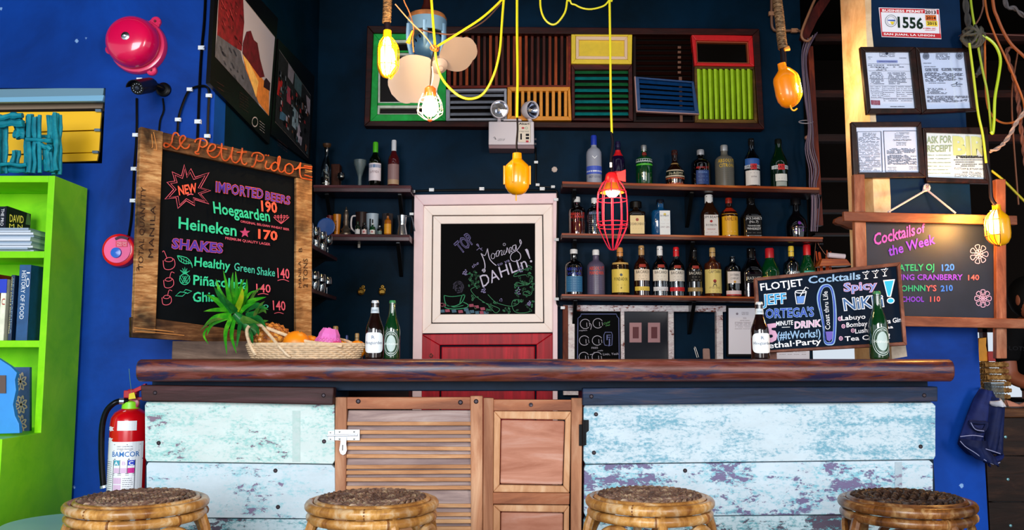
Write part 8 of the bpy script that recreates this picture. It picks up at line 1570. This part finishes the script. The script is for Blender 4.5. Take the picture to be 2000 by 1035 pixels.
for i in range(nr):
    for j in range(nr): q = i*(nr+1)+j; m.face((q, q+nr+1, q+nr+2, q+1))
solo('folded_cloth', m, flat('#b87860', .7, var=.15), 'crumpled pinkish cloth on the workbench edge', 'cloth', sm=True)
# person in a black shirt bending over the bench, cut off by the frame
YQ = 4.62
def skinfig(name, verts, edges, rad, mat, par, sub=2):
    me = bpy.data.meshes.new(name); me.from_pydata([tuple(V(v)-WORLD[par.name]) for v in verts], edges, []); o = bpy.data.objects.new(name, me); C.objects.link(o); o.parent = par
    sk = o.modifiers.new('skin', 'SKIN'); sk.use_smooth_shade = True; d = me.skin_vertices[0].data
    for i, q in enumerate(rad): d[i].radius = q if isinstance(q, tuple) else (q, q)
    d[0].use_root = True; s = o.modifiers.new('sub', 'SUBSURF'); s.levels = sub; s.render_levels = sub; me.materials.append(mat); return o
skin_ = flat('#8a4a30', .5); shirt = flat('#08080a', .85, spec=.1); pants = flat('#14161c', .85)
pr_ = thing('person', 'person in a black t-shirt bending over the workbench at the right edge', 'person', (2.98, 4.8, 0))
hd = V((2.72, 4.5, 1.39))
vb = [(2.98, 4.8, .88), (2.94, 4.76, 1.0), (2.86, 4.68, 1.15), (2.80, 4.62, 1.24), (2.765, 4.575, 1.29),                      # pelvis..neck
 (2.66, 4.60, 1.22), (2.625, 4.60, 1.10), (2.635, 4.58, .985), (2.74, 4.42, .93), (2.80, 4.35, .925),                        # left arm in view
 (2.93, 4.56, 1.22), (3.02, 4.52, 1.08), (3.02, 4.48, .97), (2.95, 4.34, .925), (2.93, 4.29, .92),                          # other arm
 (2.90, 4.82, .82), (2.88, 4.80, .46), (2.88, 4.84, .08), (2.88, 4.72, .035), (3.06, 4.82, .82), (3.09, 4.80, .46), (3.09, 4.84, .08), (3.10, 4.72, .035)]
eb = [(0, 1), (1, 2), (2, 3), (3, 4), (3, 5), (5, 6), (6, 7), (7, 8), (8, 9), (3, 10), (10, 11), (11, 12), (12, 13), (13, 14), (0, 15), (15, 16), (16, 17), (17, 18), (0, 19), (19, 20), (20, 21), (21, 22)]
rb_ = [(.15, .11), (.14, .10), (.16, .11), (.13, .09), .055, .06, .05, .042, .032, (.036, .02), .06, .05, .042, .032, (.036, .02), .085, .06, .042, .035, .085, .06, .042, .035]
body = skinfig('body', vb, eb, rb_, skin_, pr_)
for hx_, hy_, sd in ((2.80, 4.35, 1), (2.93, 4.29, -1)):
    for k in range(4):
        b0 = V((hx_+(k-1.5)*.017, hy_-.01, .925)); L = (.05, .062, .066, .052)[k]; skinfig('finger', [b0, b0+V((0, -L*.5, .006)), b0+V((0, -L*.85, -.008)), b0+V((0, -L, -.024))], [(0, 1), (1, 2), (2, 3)], [.0095, .009, .0085, .007], skin_, pr_, 1)
    b0 = V((hx_+sd*.028, hy_+.015, .923)); skinfig('thumb', [b0, b0+V((sd*.022, -.02, -.004)), b0+V((sd*.026, -.045, -.012))], [(0, 1), (1, 2)], [.011, .0105, .008], skin_, pr_, 1)
skinfig('shirt', [(2.98, 4.8, .86), (2.94, 4.76, 1.0), (2.86, 4.68, 1.15), (2.80, 4.62, 1.235), (2.66, 4.60, 1.225), (2.625, 4.60, 1.10), (2.628, 4.595, 1.06), (2.93, 4.56, 1.225), (3.02, 4.52, 1.08), (3.02, 4.51, 1.05), (2.775, 4.59, 1.272)], [(0, 1), (1, 2), (2, 3), (3, 4), (4, 5), (5, 6), (3, 7), (7, 8), (8, 9), (3, 10)], [(.17, .13), (.16, .12), (.18, .13), (.15, .11), .08, .07, .066, .08, .07, .066, (.075, .07)], shirt, pr_)
skinfig('trousers', [(2.98, 4.8, .87), (2.90, 4.82, .80), (2.88, 4.80, .46), (2.88, 4.84, .1), (3.06, 4.82, .80), (3.09, 4.80, .46), (3.09, 4.84, .1)], [(0, 1), (1, 2), (2, 3), (0, 4), (4, 5), (5, 6)], [(.165, .12), .1, .075, .062, .1, .075, .062], pants, pr_)
Hq = (Matrix.Rotation(-.5, 3, 'X') @ Matrix.Rotation(.25, 3, 'Z'))
obj('head', MB().ball(hd, .098, 24, 18, (.8, .95, 1.15), Hq).ball(hd+Hq @ V((0, -.095, -.012)), .016, 10, 8, (.8, 1.1, 1.5)).ball(hd+Hq @ V((-.08, .01, -.01)), .024, 10, 8, (.35, .8, 1.2)).ball(hd+Hq @ V((.08, .01, -.01)), .024, 10, 8, (.35, .8, 1.2)), skin_, pr_, sm=True)
for s in (-1, 1): obj('eye', MB().ball(hd+Hq @ V((s*.03, -.084, .008)), .011, 10, 8), flat('#e8e4e0', .3), pr_, sm=True); obj('pupil', MB().ball(hd+Hq @ V((s*.03, -.0935, .008)), .005, 8, 6), flat('#140c08', .2), pr_)
obj('mouth', MB().ball(hd+Hq @ V((0, -.086, -.055)), .02, 12, 8, (1, .4, .35)), flat('#7a3028', .5), pr_, sm=True)
obj('hair', MB().ball(hd+Hq @ V((0, .014, .022)), .107, 24, 16, (.84, .95, 1.08), Hq), flat('#060505', .7), pr_, sm=True)
m = MB(); pt(m, PY(4.42), 'FLOTSAM', (1980, 683), (2040, 686), (1980, 675)); obj('lettering', m, flat('#1a1a1e', .8), pr_)
pr_.location += V((-.04, 0, -.0))
for c_ in C.objects:
    pass
